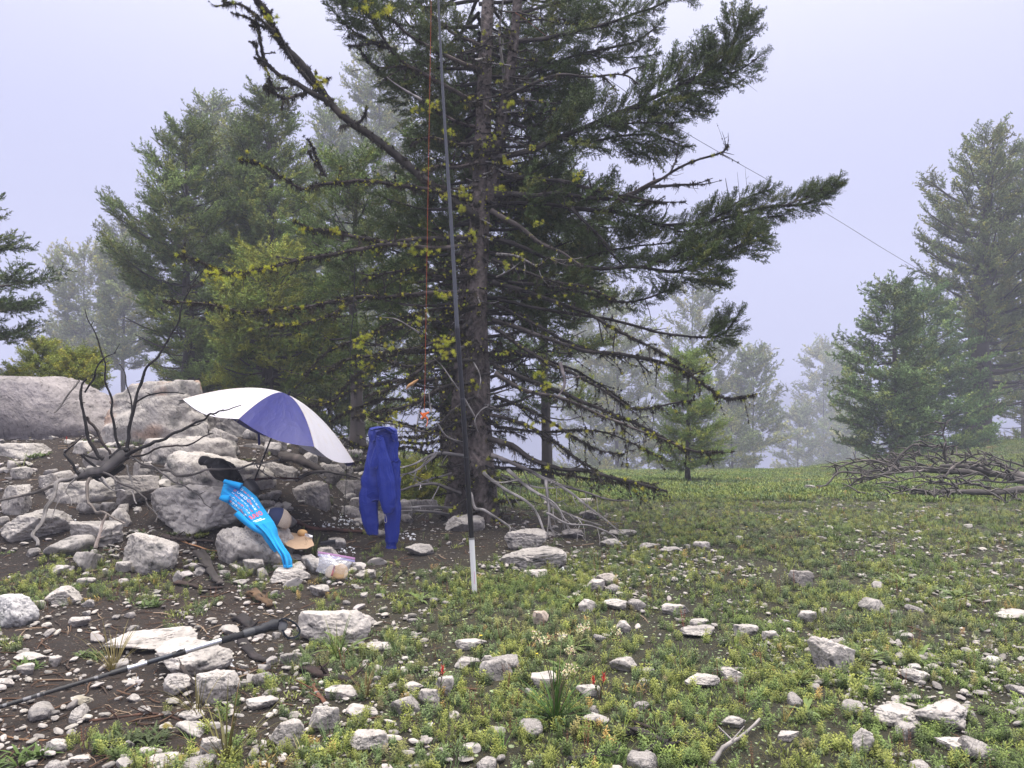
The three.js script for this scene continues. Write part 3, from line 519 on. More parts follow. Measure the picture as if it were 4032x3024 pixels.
conifer('tall pale hazy fir behind the upper left of the great fir', 37, 1490, 170, null, [[170, 1440, 1530], [280, 1380, 1600], [450, 1350, 1640], [700, 1340, 1680], [1100, 1330, 1700], [1450, 1330, 1700]], { green: [0.075, 0.092, 0.042], branches: 12 });
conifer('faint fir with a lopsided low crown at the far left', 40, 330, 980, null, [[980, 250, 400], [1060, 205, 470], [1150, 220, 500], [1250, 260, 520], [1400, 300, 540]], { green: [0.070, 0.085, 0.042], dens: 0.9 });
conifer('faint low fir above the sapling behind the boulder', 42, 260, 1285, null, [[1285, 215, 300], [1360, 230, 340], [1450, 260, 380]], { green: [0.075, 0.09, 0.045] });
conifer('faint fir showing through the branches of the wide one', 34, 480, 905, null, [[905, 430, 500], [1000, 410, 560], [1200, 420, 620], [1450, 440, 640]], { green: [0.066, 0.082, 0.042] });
conifer('low bright green fir with two stems behind the umbrella', 10.5, 1050, 1000, null, [[1000, 980, 1120], [1120, 880, 1240], [1250, 840, 1330], [1350, 870, 1330], [1440, 900, 1300], [1560, 900, 1300]], { green: [0.066, 0.092, 0.028], bare: 0.5, yellow: 0.5, branches: 22, dens: 1.15, trunk: 0.10, near: false });
conifer('dark fir close behind the left half of the great fir', 10, 1400, 620, null, [[620, 1330, 1480], [800, 1240, 1560], [1000, 1180, 1600], [1200, 1180, 1640], [1400, 1240, 1640], [1500, 1300, 1600]], { green: [0.042, 0.066, 0.024], branches: 13, dens: 0.8, trunk: 0.09, bare: 0.6 });
conifer('dark fir directly behind the trunk of the great fir', 9.6, 1760, 420, null, [[420, 1680, 1860], [700, 1600, 2000], [1000, 1560, 2080], [1300, 1560, 2100], [1600, 1560, 2060]], { green: [0.034, 0.056, 0.022], branches: 11, dens: 0.7, trunk: 0.11, bare: 0.7 });
conifer('yellow green seedling behind the hanging jacket', 8.2, 1650, 1830, null, [[1830, 1620, 1690], [1900, 1580, 1760], [2000, 1575, 1780]], { name: 'fir_sapling', green: YG, near: true, spray: 0.8, trunk: 0.02, branches: 60, dens: 1.2 });
conifer('fir behind the lower right branches of the great fir', 11, 2150, 640, null, [[640, 2100, 2230], [900, 2050, 2330], [1200, 2050, 2380], [1500, 2060, 2350], [1700, 2080, 2330]], { green: [0.045, 0.068, 0.028], branches: 13, bare: 0.8, trunk: 0.08 });
conifer('dark low fir filling the gap behind the boulders', 15, 900, 1250, null, [[1250, 860, 940], [1350, 700, 1080], [1450, 600, 1200], [1600, 560, 1260]], { bare: 0.6, green: [0.034, 0.05, 0.022], branches: 26 });
conifer('dark low fir in the gloom left of the great fir', 13, 1300, 1300, null, [[1300, 1260, 1340], [1400, 1150, 1450], [1500, 1100, 1560], [1720, 1080, 1600]], { bare: 0.7, green: [0.034, 0.05, 0.022], branches: 26 });
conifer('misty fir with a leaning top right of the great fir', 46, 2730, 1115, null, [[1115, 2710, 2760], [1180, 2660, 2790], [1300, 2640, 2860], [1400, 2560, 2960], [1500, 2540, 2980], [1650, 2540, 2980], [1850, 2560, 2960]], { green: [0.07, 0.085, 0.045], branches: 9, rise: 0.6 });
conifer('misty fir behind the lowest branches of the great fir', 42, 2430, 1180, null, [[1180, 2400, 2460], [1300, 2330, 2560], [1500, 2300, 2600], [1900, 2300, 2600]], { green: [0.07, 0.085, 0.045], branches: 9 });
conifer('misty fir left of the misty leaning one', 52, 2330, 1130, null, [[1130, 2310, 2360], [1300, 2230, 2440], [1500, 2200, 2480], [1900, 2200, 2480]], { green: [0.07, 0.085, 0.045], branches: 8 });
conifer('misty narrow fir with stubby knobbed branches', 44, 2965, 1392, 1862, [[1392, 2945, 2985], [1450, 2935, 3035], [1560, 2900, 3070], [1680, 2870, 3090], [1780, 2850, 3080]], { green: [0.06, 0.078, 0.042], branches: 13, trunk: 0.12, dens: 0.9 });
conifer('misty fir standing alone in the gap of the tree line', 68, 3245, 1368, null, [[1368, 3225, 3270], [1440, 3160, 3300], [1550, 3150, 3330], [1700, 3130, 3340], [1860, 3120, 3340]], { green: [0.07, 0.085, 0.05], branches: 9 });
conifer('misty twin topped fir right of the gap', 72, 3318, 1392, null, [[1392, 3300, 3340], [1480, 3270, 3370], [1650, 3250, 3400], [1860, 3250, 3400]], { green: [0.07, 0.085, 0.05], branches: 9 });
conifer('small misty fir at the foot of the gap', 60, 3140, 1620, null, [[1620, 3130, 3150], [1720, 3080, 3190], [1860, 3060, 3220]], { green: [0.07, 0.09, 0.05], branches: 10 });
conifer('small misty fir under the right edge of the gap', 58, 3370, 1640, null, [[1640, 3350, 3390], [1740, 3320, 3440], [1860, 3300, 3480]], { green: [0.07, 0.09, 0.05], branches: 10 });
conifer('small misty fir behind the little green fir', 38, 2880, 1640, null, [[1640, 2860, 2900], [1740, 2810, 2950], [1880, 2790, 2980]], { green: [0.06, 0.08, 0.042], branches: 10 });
conifer('small green fir standing alone in the meadow', 13, 2712, 1395, 1908, [[1395, 2700, 2722], [1520, 2660, 2770], [1660, 2630, 2830], [1740, 2600, 2840], [1800, 2565, 2840], [1850, 2580, 2830]], { green: [0.062, 0.092, 0.034], branches: 17, dens: 1.1, trunk: 0.05, rise: 0.1, spray: 0.75, toGround: true });
conifer('slim pointed fir with stiff drooping tiers on the right', 17.5, 3520, 1140, 1830, [[1155, 3512, 3528], [1260, 3450, 3570], [1350, 3390, 3600], [1450, 3340, 3640], [1560, 3310, 3650], [1680, 3300, 3640], [1790, 3360, 3640]], { green: BL, branches: 14, dens: 1.05, trunk: 0.10, rise: 0.15 });
conifer('bushy blue green fir beside the slim pointed one', 22, 3640, 1150, null, [[1150, 3600, 3690], [1260, 3570, 3740], [1400, 3540, 3800], [1550, 3540, 3880], [1700, 3540, 3930], [1800, 3560, 3900]], { green: [0.043, 0.074, 0.038], branches: 15, dens: 1.1 });
conifer('big old fir with a thick dark trunk at the right', 24, 3900, 515, 1790, [[515, 3880, 3940], [600, 3780, 3990], [720, 3670, 4030], [860, 3650, 4060], [1000, 3640, 4080], [1150, 3660, 4090], [1300, 3640, 4090], [1450, 3680, 4100], [1600, 3760, 4100]], { green: [0.055, 0.072, 0.038], branches: 14, trunk: 0.40, rise: 0.55, bare: 0.5, barkTone: 0.6, lean: -40, dens: 0.95 });
conifer('second tall fir half cut off by the right edge', 29, 4035, 590, null, [[590, 4010, 4060], [720, 3960, 4120], [1000, 3920, 4180], [1300, 3900, 4200], [1700, 3900, 4200]], { green: [0.058, 0.076, 0.04], branches: 10, bare: 0.4 });
conifer('thin shrubby fir under the second tall one at the right edge', 30, 4060, 1250, null, [[1250, 4030, 4090], [1450, 3960, 4160], [1750, 3940, 4180]], { green: [0.06, 0.08, 0.042], branches: 10, bare: 0.6 });
// ---------------------------------------------------------------- the great fir
const firBase = P(1880, 2085, 6.6);
const fir = thing('great_fir_tree', firBase, 'great twin stemmed fir hung with yellow lichen filling the middle of the view', 'tree');
const L2 = (p) => p.clone().sub(firBase);
const lichenSpots = [], mossSpots = [], sprays = nearSprays.map(() => []), rT = rng(4242);
function tuftGeo(seed, n, { up = 0, thin = 0.05, spread = 1, bend = 0.3 } = {}) {     // branching strands in a ball of radius 1
  const r = rng(seed), m = new MB();
  for (let i = 0; i < n; i++) {
    const d = V(r() * 2 - 1, (r() * 2 - 1) + up, r() * 2 - 1).normalize(), L = spread * (0.55 + 0.5 * r()); let p = d.clone().multiplyScalar(0.05), q = d.clone();
    const side = V(r() - 0.5, r() - 0.5, r() - 0.5).cross(d).normalize();
    for (let k = 0; k < 2; k++) {
      const e = p.clone().addScaledVector(q, L * 0.5), w = thin * (1 - 0.35 * k), N = V().crossVectors(side, q).normalize(), c0 = 0.75 + 0.45 * r(), c = [c0, c0, c0];
      const a = m.v(p.x - side.x * w, p.y - side.y * w, p.z - side.z * w, N.x, N.y, N.z, 0, 0, c); m.v(p.x + side.x * w, p.y + side.y * w, p.z + side.z * w, N.x, N.y, N.z, 0, 0, c);
      m.v(e.x + side.x * w * 0.7, e.y + side.y * w * 0.7, e.z + side.z * w * 0.7, N.x, N.y, N.z, 0, 0, c); m.v(e.x - side.x * w * 0.7, e.y - side.y * w * 0.7, e.z - side.z * w * 0.7, N.x, N.y, N.z, 0, 0, c);
      m.tri(a, a + 1, a + 2); m.tri(a, a + 2, a + 3);
      if (k) { const t = e.clone().addScaledVector(q, L * 0.25).add(V(r() - 0.5, r() - 0.5, r() - 0.5).multiplyScalar(0.35)); const b = m.v(t.x, t.y, t.z, N.x, N.y, N.z, 0, 0, c); m.tri(a + 3, a + 2, b); }
      p = e; q = q.clone().add(V((r() - 0.5) * bend * 2, (r() - 0.5) * bend * 2, (r() - 0.5) * bend * 2)).normalize();
    }
  }
  return m.geo();
}
const lichenG = [tuftGeo(1, 95, { thin: 0.05, bend: 0.8 }), tuftGeo(2, 80, { thin: 0.05, bend: 0.9, up: -0.3 })];
const mossG = [tuftGeo(3, 30, { thin: 0.13, bend: 0.6, up: -0.2 }), tuftGeo(4, 22, { thin: 0.10, spread: 1.4, up: -1.1, bend: 0.25 }), tuftGeo(5, 26, { thin: 0.16, up: 0.2 })];
const along = (pts, t) => { const f = clamp(t) * (pts.length - 1), i = Math.min(pts.length - 2, Math.floor(f)); return pts[i].clone().lerp(pts[i + 1], f - i); };
const tangent = (pts, t) => { const i = Math.min(pts.length - 2, Math.floor(clamp(t) * (pts.length - 1))); return V().subVectors(pts[i + 1], pts[i]).normalize(); };
const lengthOf = (pts) => { let L = 0; for (let i = 1; i < pts.length; i++) L += pts[i].distanceTo(pts[i - 1]); return L; };
function addMoss(pts, rad, dens, hang = 0.3, size = 1) { const L = lengthOf(pts); for (let i = 0; i < L * dens; i++) { const t = rT(), p = along(pts, t), r = rad(t), q = 0.010 + 0.022 * rT() * rT() + r * 0.35; p.add(V((rT() - 0.5) * r * 1.7, (rT() - 0.5) * r * 1.9, (rT() - 0.5) * r * 1.7)); mossSpots.push([p, q * size, rT() < hang ? 1 : rT() < 0.5 ? 0 : 2]); } }
function addLichen(pts, rad, dens, size = 1) { const L = lengthOf(pts); for (let i = 0; i < L * dens; i++) { const t = rT(), p = along(pts, t), r = rad(t); p.add(V((rT() - 0.5) * r * 2.2, (rT() - 0.4) * r * 2, (rT() - 0.2) * r * 2.2)); lichenSpots.push([p, (0.008 + 0.020 * Math.pow(rT(), 2.4)) * size]); } }
function leafOn(pts, [f0, f1, f2], dens, g = [0.082, 0.120, 0.040], from = 0.12) {   // sprays all along a limb, reaching out by f metres
  const L = lengthOf(pts), n = Math.round(L * dens * 1.9 * (1 - from));
  for (let i = 0; i < n; i++) {
    const t = from + (1 - from) * Math.pow(rT(), 0.85), reach = (t < 0.5 ? mix(f0, f1, t * 2) : mix(f1, f2, t * 2 - 1)) * (1 + 0.95 * noise(t * L * 4.2 + L * 9, f1 * 50, 3)), p = along(pts, t), d = tangent(pts, t), o = V(rT() * 2 - 1, rT() * 2 - 1, rT() * 2 - 1); o.addScaledVector(d, -o.dot(d)).normalize();
    const far = Math.sqrt(rT()), k = 0.62 + 0.75 * rT() * (0.6 + 0.5 * far), y = rT() < 0.16 ? 1 : 0;
    p.addScaledVector(o, reach * far * 0.62);
    const dir = d.clone().multiplyScalar(0.75).addScaledVector(o, 0.55 + 0.5 * far).add(V(0, 0.18, 0)).normalize();
    sprays[Math.floor(rT() * 4)].push({ p: L2(p), q: aim(dir, (rT() - 0.5) * 2.4), s: clamp(reach / 0.26, 0.4, 1.0) * (0.55 + 0.5 * rT()), c: col(g[0] * k * (1 + 0.7 * y), g[1] * k * (1 + 0.35 * y), g[2] * k) });
  }
  if (from < 0.9) for (let i = 0; i < 3; i++) sprays[i].push({ p: L2(along(pts, 1)), q: aim(tangent(pts, 1).add(V((rT() - 0.5) * 0.5, rT() * 0.4, 0)), rT() * 6), s: clamp(f2 / 0.2, 0.45, 1), c: col(...g) });
}
function sideTwigs(m, pts, rad, n, len, tone, o = {}) {
  for (let i = 0; i < n; i++) {
    const t = (o.from ?? 0.15) + (1 - (o.from ?? 0.15)) * rT(), p = along(pts, t), d = tangent(pts, t), q = V(rT() - 0.5, (rT() - 0.5) - (o.droop ?? 0.1), (rT() - 0.5) * 0.8).normalize(), e = d.clone().multiplyScalar(o.fwd ?? 0.7).add(q).normalize(), L = len * (0.35 + 0.9 * rT() * rT()), r = Math.max(0.0022, Math.min(rad(t) * 0.5, 0.0065) * (0.6 + 0.6 * rT()));
    const b = p.clone().addScaledVector(e, L * 0.5).add(V((rT() - 0.5) * 0.2 * L, (rT() - 0.5) * 0.2 * L, 0)), c = b.clone().addScaledVector(e, L * 0.5).add(V((rT() - 0.5) * 0.3 * L, (o.lift ?? 0.05) * L + (rT() - 0.5) * 0.3 * L, (rT() - 0.5) * 0.3 * L)), tw = smooth([p, b, c], 3);
    m.tube(tw.map(L2), (f) => r * (1 - 0.7 * f), 4, { color: woodTone(tone, i), cap: false });
    if (rT() < 0.6 && L > 0.08) { const a = along(tw, 0.4 + 0.3 * rT()), z = a.clone().addScaledVector(e, L * 0.25).add(V((rT() - 0.5) * 0.5 * L, (rT() - 0.5) * 0.5 * L, (rT() - 0.5) * 0.4 * L)); m.tube([L2(a), L2(z)], [r * 0.6, 0.0012], 3, { color: woodTone(tone, i), cap: false }); }
    if (o.moss) addMoss(tw, () => r, o.moss, 0.35, 0.75);
    if (o.lichen) addLichen(tw, () => r, o.lichen, 0.8);
    if (o.leaf) leafOn(tw, [0.08, 0.12, 0.10], o.leaf, undefined, 0.3);
  }
}
function limb(s, r0, d0, d1, o = {}) {
  const ctl = typeof s === 'string' ? path(s, d0, d1) : s, pts = crook(smooth(ctl, 5), o.crook ?? 0.014, 5, r0 + d0), k = pxAt(6.5), ra = r0 * (o.leaf ? 0.6 : 0.8) * k, rb = (o.r1 ?? r0 * 0.22) * k, rad = (t) => mix(ra, rb, Math.pow(t, 0.8)), m = new MB();
  const tone = o.tone ?? DEAD; m.tube(pts.map(L2), rad, o.sides ?? 8, { rough: o.rough ?? 0.28, seed: r0 * 3.1 + d0, color: woodTone(tone, r0) });
  const L = lengthOf(pts);
  if (o.twigs) sideTwigs(m, pts, rad, Math.round(L * o.twigs), o.twigLen ?? 0.22, o.twigTone ?? tone, { moss: o.twigMoss, lichen: o.twigLichen, droop: o.droop, fwd: o.fwd, from: o.from, lift: o.lift });
  if (o.moss) addMoss(pts, rad, o.moss, o.hang);
  if (o.lichen) addLichen(pts, rad, o.lichen);
  if (o.leaf) leafOn(pts, o.leaf, o.dens ?? 85, o.green, o.leafFrom);
  part('limb', m.geo(), mWood, fir); return pts;
}
// stems
const k66 = pxAt(6.6);
function stem(s, d0, d1, radii, label, seed) {
  const pts = smooth(path(s, d0, d1), 6), n = radii.length - 1, rad = (t) => { const f = t * n, i = Math.min(n - 1, Math.floor(f)); return mix(radii[i], radii[i + 1], f - i) * k66; };
  const g = new MB().tube(pts.map(L2), rad, 26, { rough: 0.17, seed, uvs: 2.2, color: (t, a, p) => { const k = 0.75 + 0.5 * fbm(p.x * 9, p.y * 3, p.z * 9, 3), w = noise(p.x * 30, p.y * 24, p.z * 30) > 0.5 ? 1.7 : 1, q = k * w * 0.42; return [q, q * 1.02, q * 1.03]; } }).geo();
  const p = g.attributes.position, nn = g.attributes.normal; for (let i = 0; i < p.count; i++) { const x = p.getX(i), y = p.getY(i), z = p.getZ(i), a = Math.atan2(nn.getZ(i), nn.getX(i)), h = 0.014 * fbm(Math.cos(a) * 5 + seed, y * 3.5, Math.sin(a) * 5, 4); p.setXYZ(i, x + nn.getX(i) * h, y, z + nn.getZ(i) * h); }
  g.computeVertexNormals(); part('trunk', g, mBark, fir); addMoss(pts, rad, 130, 0.45, 0.8); addLichen(pts.slice(0, Math.round(pts.length * 0.95)), (t) => rad(t) * 0.95, 16); return pts;
}
stem('1930,2150 1915,2050 1900,1900 1890,1700 1880,1500 1878,1200 1885,950 1892,800 1900,600 1908,350 1918,100 1932,-200', 6.55, 6.65, [88, 60, 50, 47, 44, 40, 38, 36, 32, 28, 23, 17], '', 3);
stem('1795,2080 1803,1950 1808,1750 1822,1500 1838,1250 1850,1020 1880,860', 6.78, 6.7, [62, 48, 44, 40, 36, 32, 24], '', 8);
stem('1915,800 1945,690 1966,550 1995,380 2020,200 2036,40 2055,-200', 6.6, 6.55, [30, 26, 24, 22, 20, 17, 13], '', 13);
limb('1985,330 1975,220 1968,120 1978,0 1985,-120', 9, 6.7, 6.7, { tone: GREYWOOD, twigs: 3 });
// green limbs on the right
const GL = { twigs: 5, twigLen: 0.3, moss: 50, tone: DEAD };
limb('2045,160 2199,140 2318,112 2464,68 2597,15 2720,-40', 15, 6.5, 6.3, { ...GL, leaf: [0.16, 0.2, 0.15] });
limb('2030,60 2160,20 2300,-20 2450,-80', 13, 6.6, 6.8, { ...GL, leaf: [0.2, 0.22, 0.16] });
limb('2035,330 2130,270 2260,220 2400,190 2500,165 2592,105', 14, 6.6, 6.9, { ...GL, leaf: [0.13, 0.18, 0.10] });
limb('2300,210 2400,230 2500,225 2565,215', 6, 6.8, 6.9, { ...GL, leaf: [0.1, 0.12, 0.09] });
limb('1995,380 2100,330 2192,298 2318,305 2451,295 2517,331', 10, 6.45, 6.0, { moss: 60, twigs: 3, lichen: 6 });
limb('2371,303 2400,330 2431,368', 6, 6.25, 6.2, { moss: 60 }); limb('2451,295 2490,275 2544,268', 6, 6.1, 6.0, { moss: 60 });
limb('1965,620 2080,590 2219,535 2331,490 2464,431 2597,371 2729,311 2840,250 2890,170 2922,75', 20, 6.5, 5.9, { ...GL, leaf: [0.14, 0.20, 0.10], dens: 120 });
limb('2700,325 2800,290 2890,280 2988,222', 8, 6.0, 5.8, { ...GL, leaf: [0.13, 0.14, 0.08], dens: 95 });
limb('2464,431 2560,430 2660,440 2760,436', 8, 6.15, 6.1, { ...GL, leaf: [0.09, 0.1, 0.08] });
limb('2219,545 2330,555 2450,535 2560,530 2640,550 2685,570', 11, 6.3, 6.4, { ...GL, leaf: [0.10, 0.15, 0.10], dens: 95 });
limb('2331,500 2440,490 2560,480 2660,480', 8, 6.2, 6.0, { ...GL, leaf: [0.12, 0.12, 0.08] });
limb('1990,480 2080,500 2150,470 2220,420 2290,360', 10, 6.5, 6.7, { ...GL, leaf: [0.14, 0.16, 0.1] });
limb('2010,300 2100,330 2200,360 2280,400', 9, 6.8, 7.1, { ...GL, leaf: [0.14, 0.18, 0.12] });
limb('1960,690 2080,700 2200,712 2300,735 2470,768 2570,722 2700,650 2840,600 2862,574', 13, 6.5, 6.0, { moss: 45, twigs: 6, twigLen: 0.34, lichen: 5, twigMoss: 10 });
limb('2840,600 2890,606', 3, 6.0, 6.0, {}); limb('2835,608 2875,628', 3, 6.0, 5.95, {});
limb('2470,765 2570,715 2630,690 2660,640 2668,595', 7, 6.15, 6.1, { moss: 40, twigs: 22, twigLen: 0.16, tone: [0.10, 0.08, 0.07] });
limb('2560,735 2660,730 2740,725 2803,702', 6, 6.1, 6.0, { moss: 40, twigs: 5 }); limb('2560,735 2680,732 2760,730 2840,708', 5, 6.1, 5.9, { moss: 30, twigs: 5 });
limb('2470,768 2540,785 2640,795 2700,800', 6, 6.1, 6.1, { moss: 40, twigs: 6 }); limb('2400,765 2480,810 2560,800 2620,770', 6, 6.2, 6.1, { moss: 30, twigs: 6 });
limb('1950,765 2100,765 2250,770 2400,785 2520,790 2620,800', 17, 6.45, 6.2, { moss: 80, twigs: 4, lichen: 8 });
limb('1935,830 2030,880 2133,960 2220,1000 2300,1050', 14, 6.4, 6.0, { moss: 40, twigs: 6, lichen: 8, tone: [0.09, 0.075, 0.07] });
limb('1930,800 2030,800 2133,805 2280,825 2464,838 2597,885 2796,872 2995,822 3160,800 3240,765 3288,720', 18, 6.6, 6.1, { ...GL, leaf: [0.20, 0.17, 0.07], dens: 120 });
limb('2597,885 2700,915 2820,880 2960,860 3080,850', 8, 6.3, 6.2, { ...GL, leaf: [0.11, 0.13, 0.06], dens: 90 });
limb('2800,870 2900,800 2960,770 3030,745', 7, 6.2, 6.1, { ...GL, leaf: [0.09, 0.1, 0.07], dens: 90 });
limb('3080,810 3180,775 3240,740', 5, 6.1, 6.0, { ...GL, leaf: [0.05, 0.08, 0.06] });
limb('1925,930 2040,970 2150,1012 2331,1052 2530,1050 2663,1068 2780,1030 2862,995 2930,950 2992,912', 17, 6.55, 6.0, { ...GL, leaf: [0.16, 0.18, 0.08], dens: 120 });
limb('2250,1035 2360,1000 2480,970 2600,960 2700,950', 9, 6.6, 6.7, { ...GL, leaf: [0.14, 0.15, 0.1] });
limb('2530,1050 2650,1010 2760,970 2850,935', 8, 6.2, 6.0, { ...GL, leaf: [0.1, 0.12, 0.07], dens: 90 });
limb('2331,880 2360,940 2410,1000 2460,1060', 10, 6.4, 6.3, { moss: 40, twigs: 6 }); limb('2250,820 2330,900 2420,990', 9, 6.3, 6.2, { moss: 40 });
limb('1960,720 2080,740 2200,750 2330,780', 10, 6.9, 7.2, { ...GL, leaf: [0.22, 0.24, 0.14] }); limb('1950,880 2100,850 2250,880 2400,900', 10, 6.9, 7.1, { ...GL, leaf: [0.22, 0.24, 0.16] });
limb('2000,1110 2150,1130 2300,1150 2450,1190 2550,1175 2655,1130', 12, 6.5, 6.3, { ...GL, leaf: [0.14, 0.12, 0.08], dens: 80 });
limb('1960,1180 2150,1220 2400,1260 2620,1310 2780,1330 2848,1313 2896,1243', 12, 6.6, 6.1, { moss: 40, twigs: 6, twigLen: 0.3, leaf: [0.04, 0.10, 0.11], leafFrom: 0.62, dens: 60 });
limb('2780,1330 2830,1290 2862,1240', 5, 6.15, 6.1, { twigs: 16, twigLen: 0.14, leaf: [0.05, 0.08, 0.08], dens: 50 });
// bare, mossy and lichened limbs low on the right
const BR = { moss: 110, twigs: 10, twigLen: 0.32, lichen: 7, twigMoss: 28, twigLichen: 4, droop: 0.25 };
limb('1940,1110 2100,1160 2300,1232 2457,1313 2613,1391 2700,1440', 12, 6.4, 5.9, BR);
limb('1940,1260 2100,1310 2300,1376 2535,1415 2691,1454 2790,1520 2848,1564 2965,1562', 12, 6.4, 5.8, BR);
limb('1945,1290 2060,1370 2180,1440 2300,1493 2420,1560 2496,1611 2640,1590 2738,1579', 11, 6.35, 5.9, BR);
limb('1945,1440 2100,1500 2300,1580 2457,1650 2574,1705 2738,1775 2848,1779', 13, 6.35, 5.7, BR);
limb('1923,1725 2015,1753 2097,1812 2205,1845 2314,1856 2422,1883 2531,1910 2628,1937', 16, 6.3, 5.8, { ...BR, moss: 110, hang: 0.6 });
limb('1934,1633 2042,1660 2205,1747 2314,1834 2422,1883 2560,1905', 10, 6.4, 5.9, BR);
limb('1950,1470 2070,1536 2180,1560 2287,1600 2422,1660 2558,1709 2693,1769', 12, 6.3, 5.6, { ...BR, tone: [0.10, 0.086, 0.08] });
limb('1945,1560 2080,1610 2230,1700 2330,1760 2450,1790', 9, 6.5, 6.1, BR); limb('1940,1380 2080,1400 2240,1450 2380,1530 2480,1600', 9, 6.6, 6.4, BR);
limb('1950,1200 2080,1260 2200,1330 2330,1380 2450,1400', 10, 6.5, 6.2, BR); limb('1940,1020 2050,1060 2180,1110 2300,1130 2430,1180', 10, 6.35, 6.0, BR);
limb('1955,1000 2040,1010 2110,1040 2160,1010', 7, 6.2, 5.9, { ...BR, tone: GREYWOOD }); limb('1955,1090 2010,1060 2060,1020', 5, 6.3, 6.1, { tone: GREYWOOD });
limb('2205,1427 2227,1508 2205,1550 2189,1579', 9, 6.1, 6.1, { tone: [0.28, 0.24, 0.23], twigs: 4 });
limb('1945,1840 2100,1850 2280,1875 2420,1900 2560,1920', 9, 6.6, 6.2, BR); limb('1950,1680 2120,1700 2300,1690 2450,1730 2600,1800', 8, 6.6, 6.3, BR);
const BG = { tone: GREYWOOD, twigs: 10, twigLen: 0.30, rough: 0.2, droop: 0.25, twigTone: GREYWOOD };
limb('1904,1861 1988,1926 2097,1997 2151,2105 2205,2149 2268,2195', 9, 6.25, 5.6, { ...BG, twigs: 7 });
limb('1853,1942 1870,2000 1907,2010 1988,2062 2010,2084 1986,2116', 8, 6.3, 5.9, { ...BG, twigs: 3, r1: 3 }); limb('2010,2084 2053,2098', 4, 5.95, 5.9, BG);
limb('1934,1791 2042,1834 2151,1888 2260,1921 2368,1959 2476,1975', 11, 6.35, 5.9, { ...BG, tone: [0.24, 0.215, 0.20], twigs: 8, moss: 14 });
limb('2000,1850 2042,1888 2124,1948 2205,2008 2270,2040 2368,2073', 10, 6.3, 5.8, { ...BG, twigs: 8 });
limb('2100,1860 2178,1899 2287,1975 2368,2035 2449,2100', 9, 6.2, 5.7, { ...BG, twigs: 9 });
limb('2151,2020 2230,2060 2330,2070 2420,2110 2440,2140', 6, 5.9, 5.7, BG); limb('2124,1948 2190,1990 2250,2090 2300,2110', 6, 6.0, 5.8, BG); limb('2150,1890 2160,1980 2170,2080 2200,2110', 9, 6.0, 5.9, { ...BG, twigs: 12 });
limb('1945,1850 2020,1890 2120,1920 2250,1910', 9, 6.6, 6.4, BG); limb('1950,1980 2050,1970 2120,1985', 7, 6.8, 6.8, { tone: DEAD, moss: 20 });
// bleached limbs low on the left
limb('1830,1795 1717,1785 1636,1823 1570,1842', 11, 6.5, 6.0, BG); limb('1717,1785 1640,1850 1590,1870 1572,1920', 7, 6.2, 5.9, BG);
limb('1810,1942 1760,1925 1717,1910 1636,1912 1570,1935 1500,1940', 12, 6.55, 6.1, { ...BG, tone: [0.22, 0.20, 0.185] }); limb('1780,1862 1717,1880 1640,1905', 6, 6.6, 6.4, BG);
limb('1790,2002 1663,1997 1570,2004 1500,2020', 8, 6.6, 6.3, BG); limb('1790,2032 1690,2018 1570,2013 1450,2020', 9, 6.7, 6.4, BG);
limb('1840,1765 1740,1712 1640,1690 1560,1676 1500,1668 1440,1650', 8, 6.5, 5.5, { ...BG, tone: [0.16, 0.14, 0.13], moss: 20, lichen: 6 });
// the big dead limb reaching up to the left, and its arms
const MO = { moss: 150, lichen: 5, twigs: 2.5, twigLen: 0.14, twigMoss: 40, hang: 0.25, tone: [0.06, 0.052, 0.046] };
limb('1870,870 1851,842 1743,760 1629,671 1553,601 1470,540 1395,494 1306,410 1244,328 1186,251 1099,150 1070,96 1056,53 1012,0 985,-60', 22, 6.5, 5.2, { ...MO, r1: 9, sides: 10 });
limb('1290,400 1215,365 1150,315 1110,300 1060,262 1040,240 1028,190 1010,110 980,98', 13, 5.7, 5.3, { ...MO, r1: 3 }); limb('1040,240 1012,205 1005,170 980,155', 7, 5.4, 5.3, { ...MO });
limb('1205,370 1180,380 1120,392 1080,365 1050,350 1038,342', 8, 5.65, 5.4, MO); limb('1080,365 1065,310 1050,265 1002,228', 5, 5.5, 5.3, MO); limb('1135,345 1090,350 1060,342 1045,338', 6, 5.5, 5.4, MO);
limb('1300,400 1250,350 1200,290 1150,230 1110,170 1085,115', 9, 5.75, 5.4, { ...MO, r1: 5 });
limb('1075,118 1040,85 1000,50 960,22 900,14 850,22', 8, 5.35, 5.0, MO); limb('1078,125 1020,95 985,70 950,58 908,47', 6, 5.35, 5.1, MO); limb('890,16 880,0 868,-20', 3, 5.1, 5.0, MO);
limb('1250,335 1275,318 1306,304', 7, 5.7, 5.6, MO); limb('1240,300 1243,285 1241,268', 5, 5.6, 5.6, MO); limb('1400,490 1428,468 1440,440 1446,414', 8, 5.9, 5.8, MO); limb('1385,490 1360,498 1342,500', 4, 5.9, 5.8, MO);
limb('1117,395 1114,415 1115,432', 3, 5.5, 5.5, { moss: 120, hang: 1 });
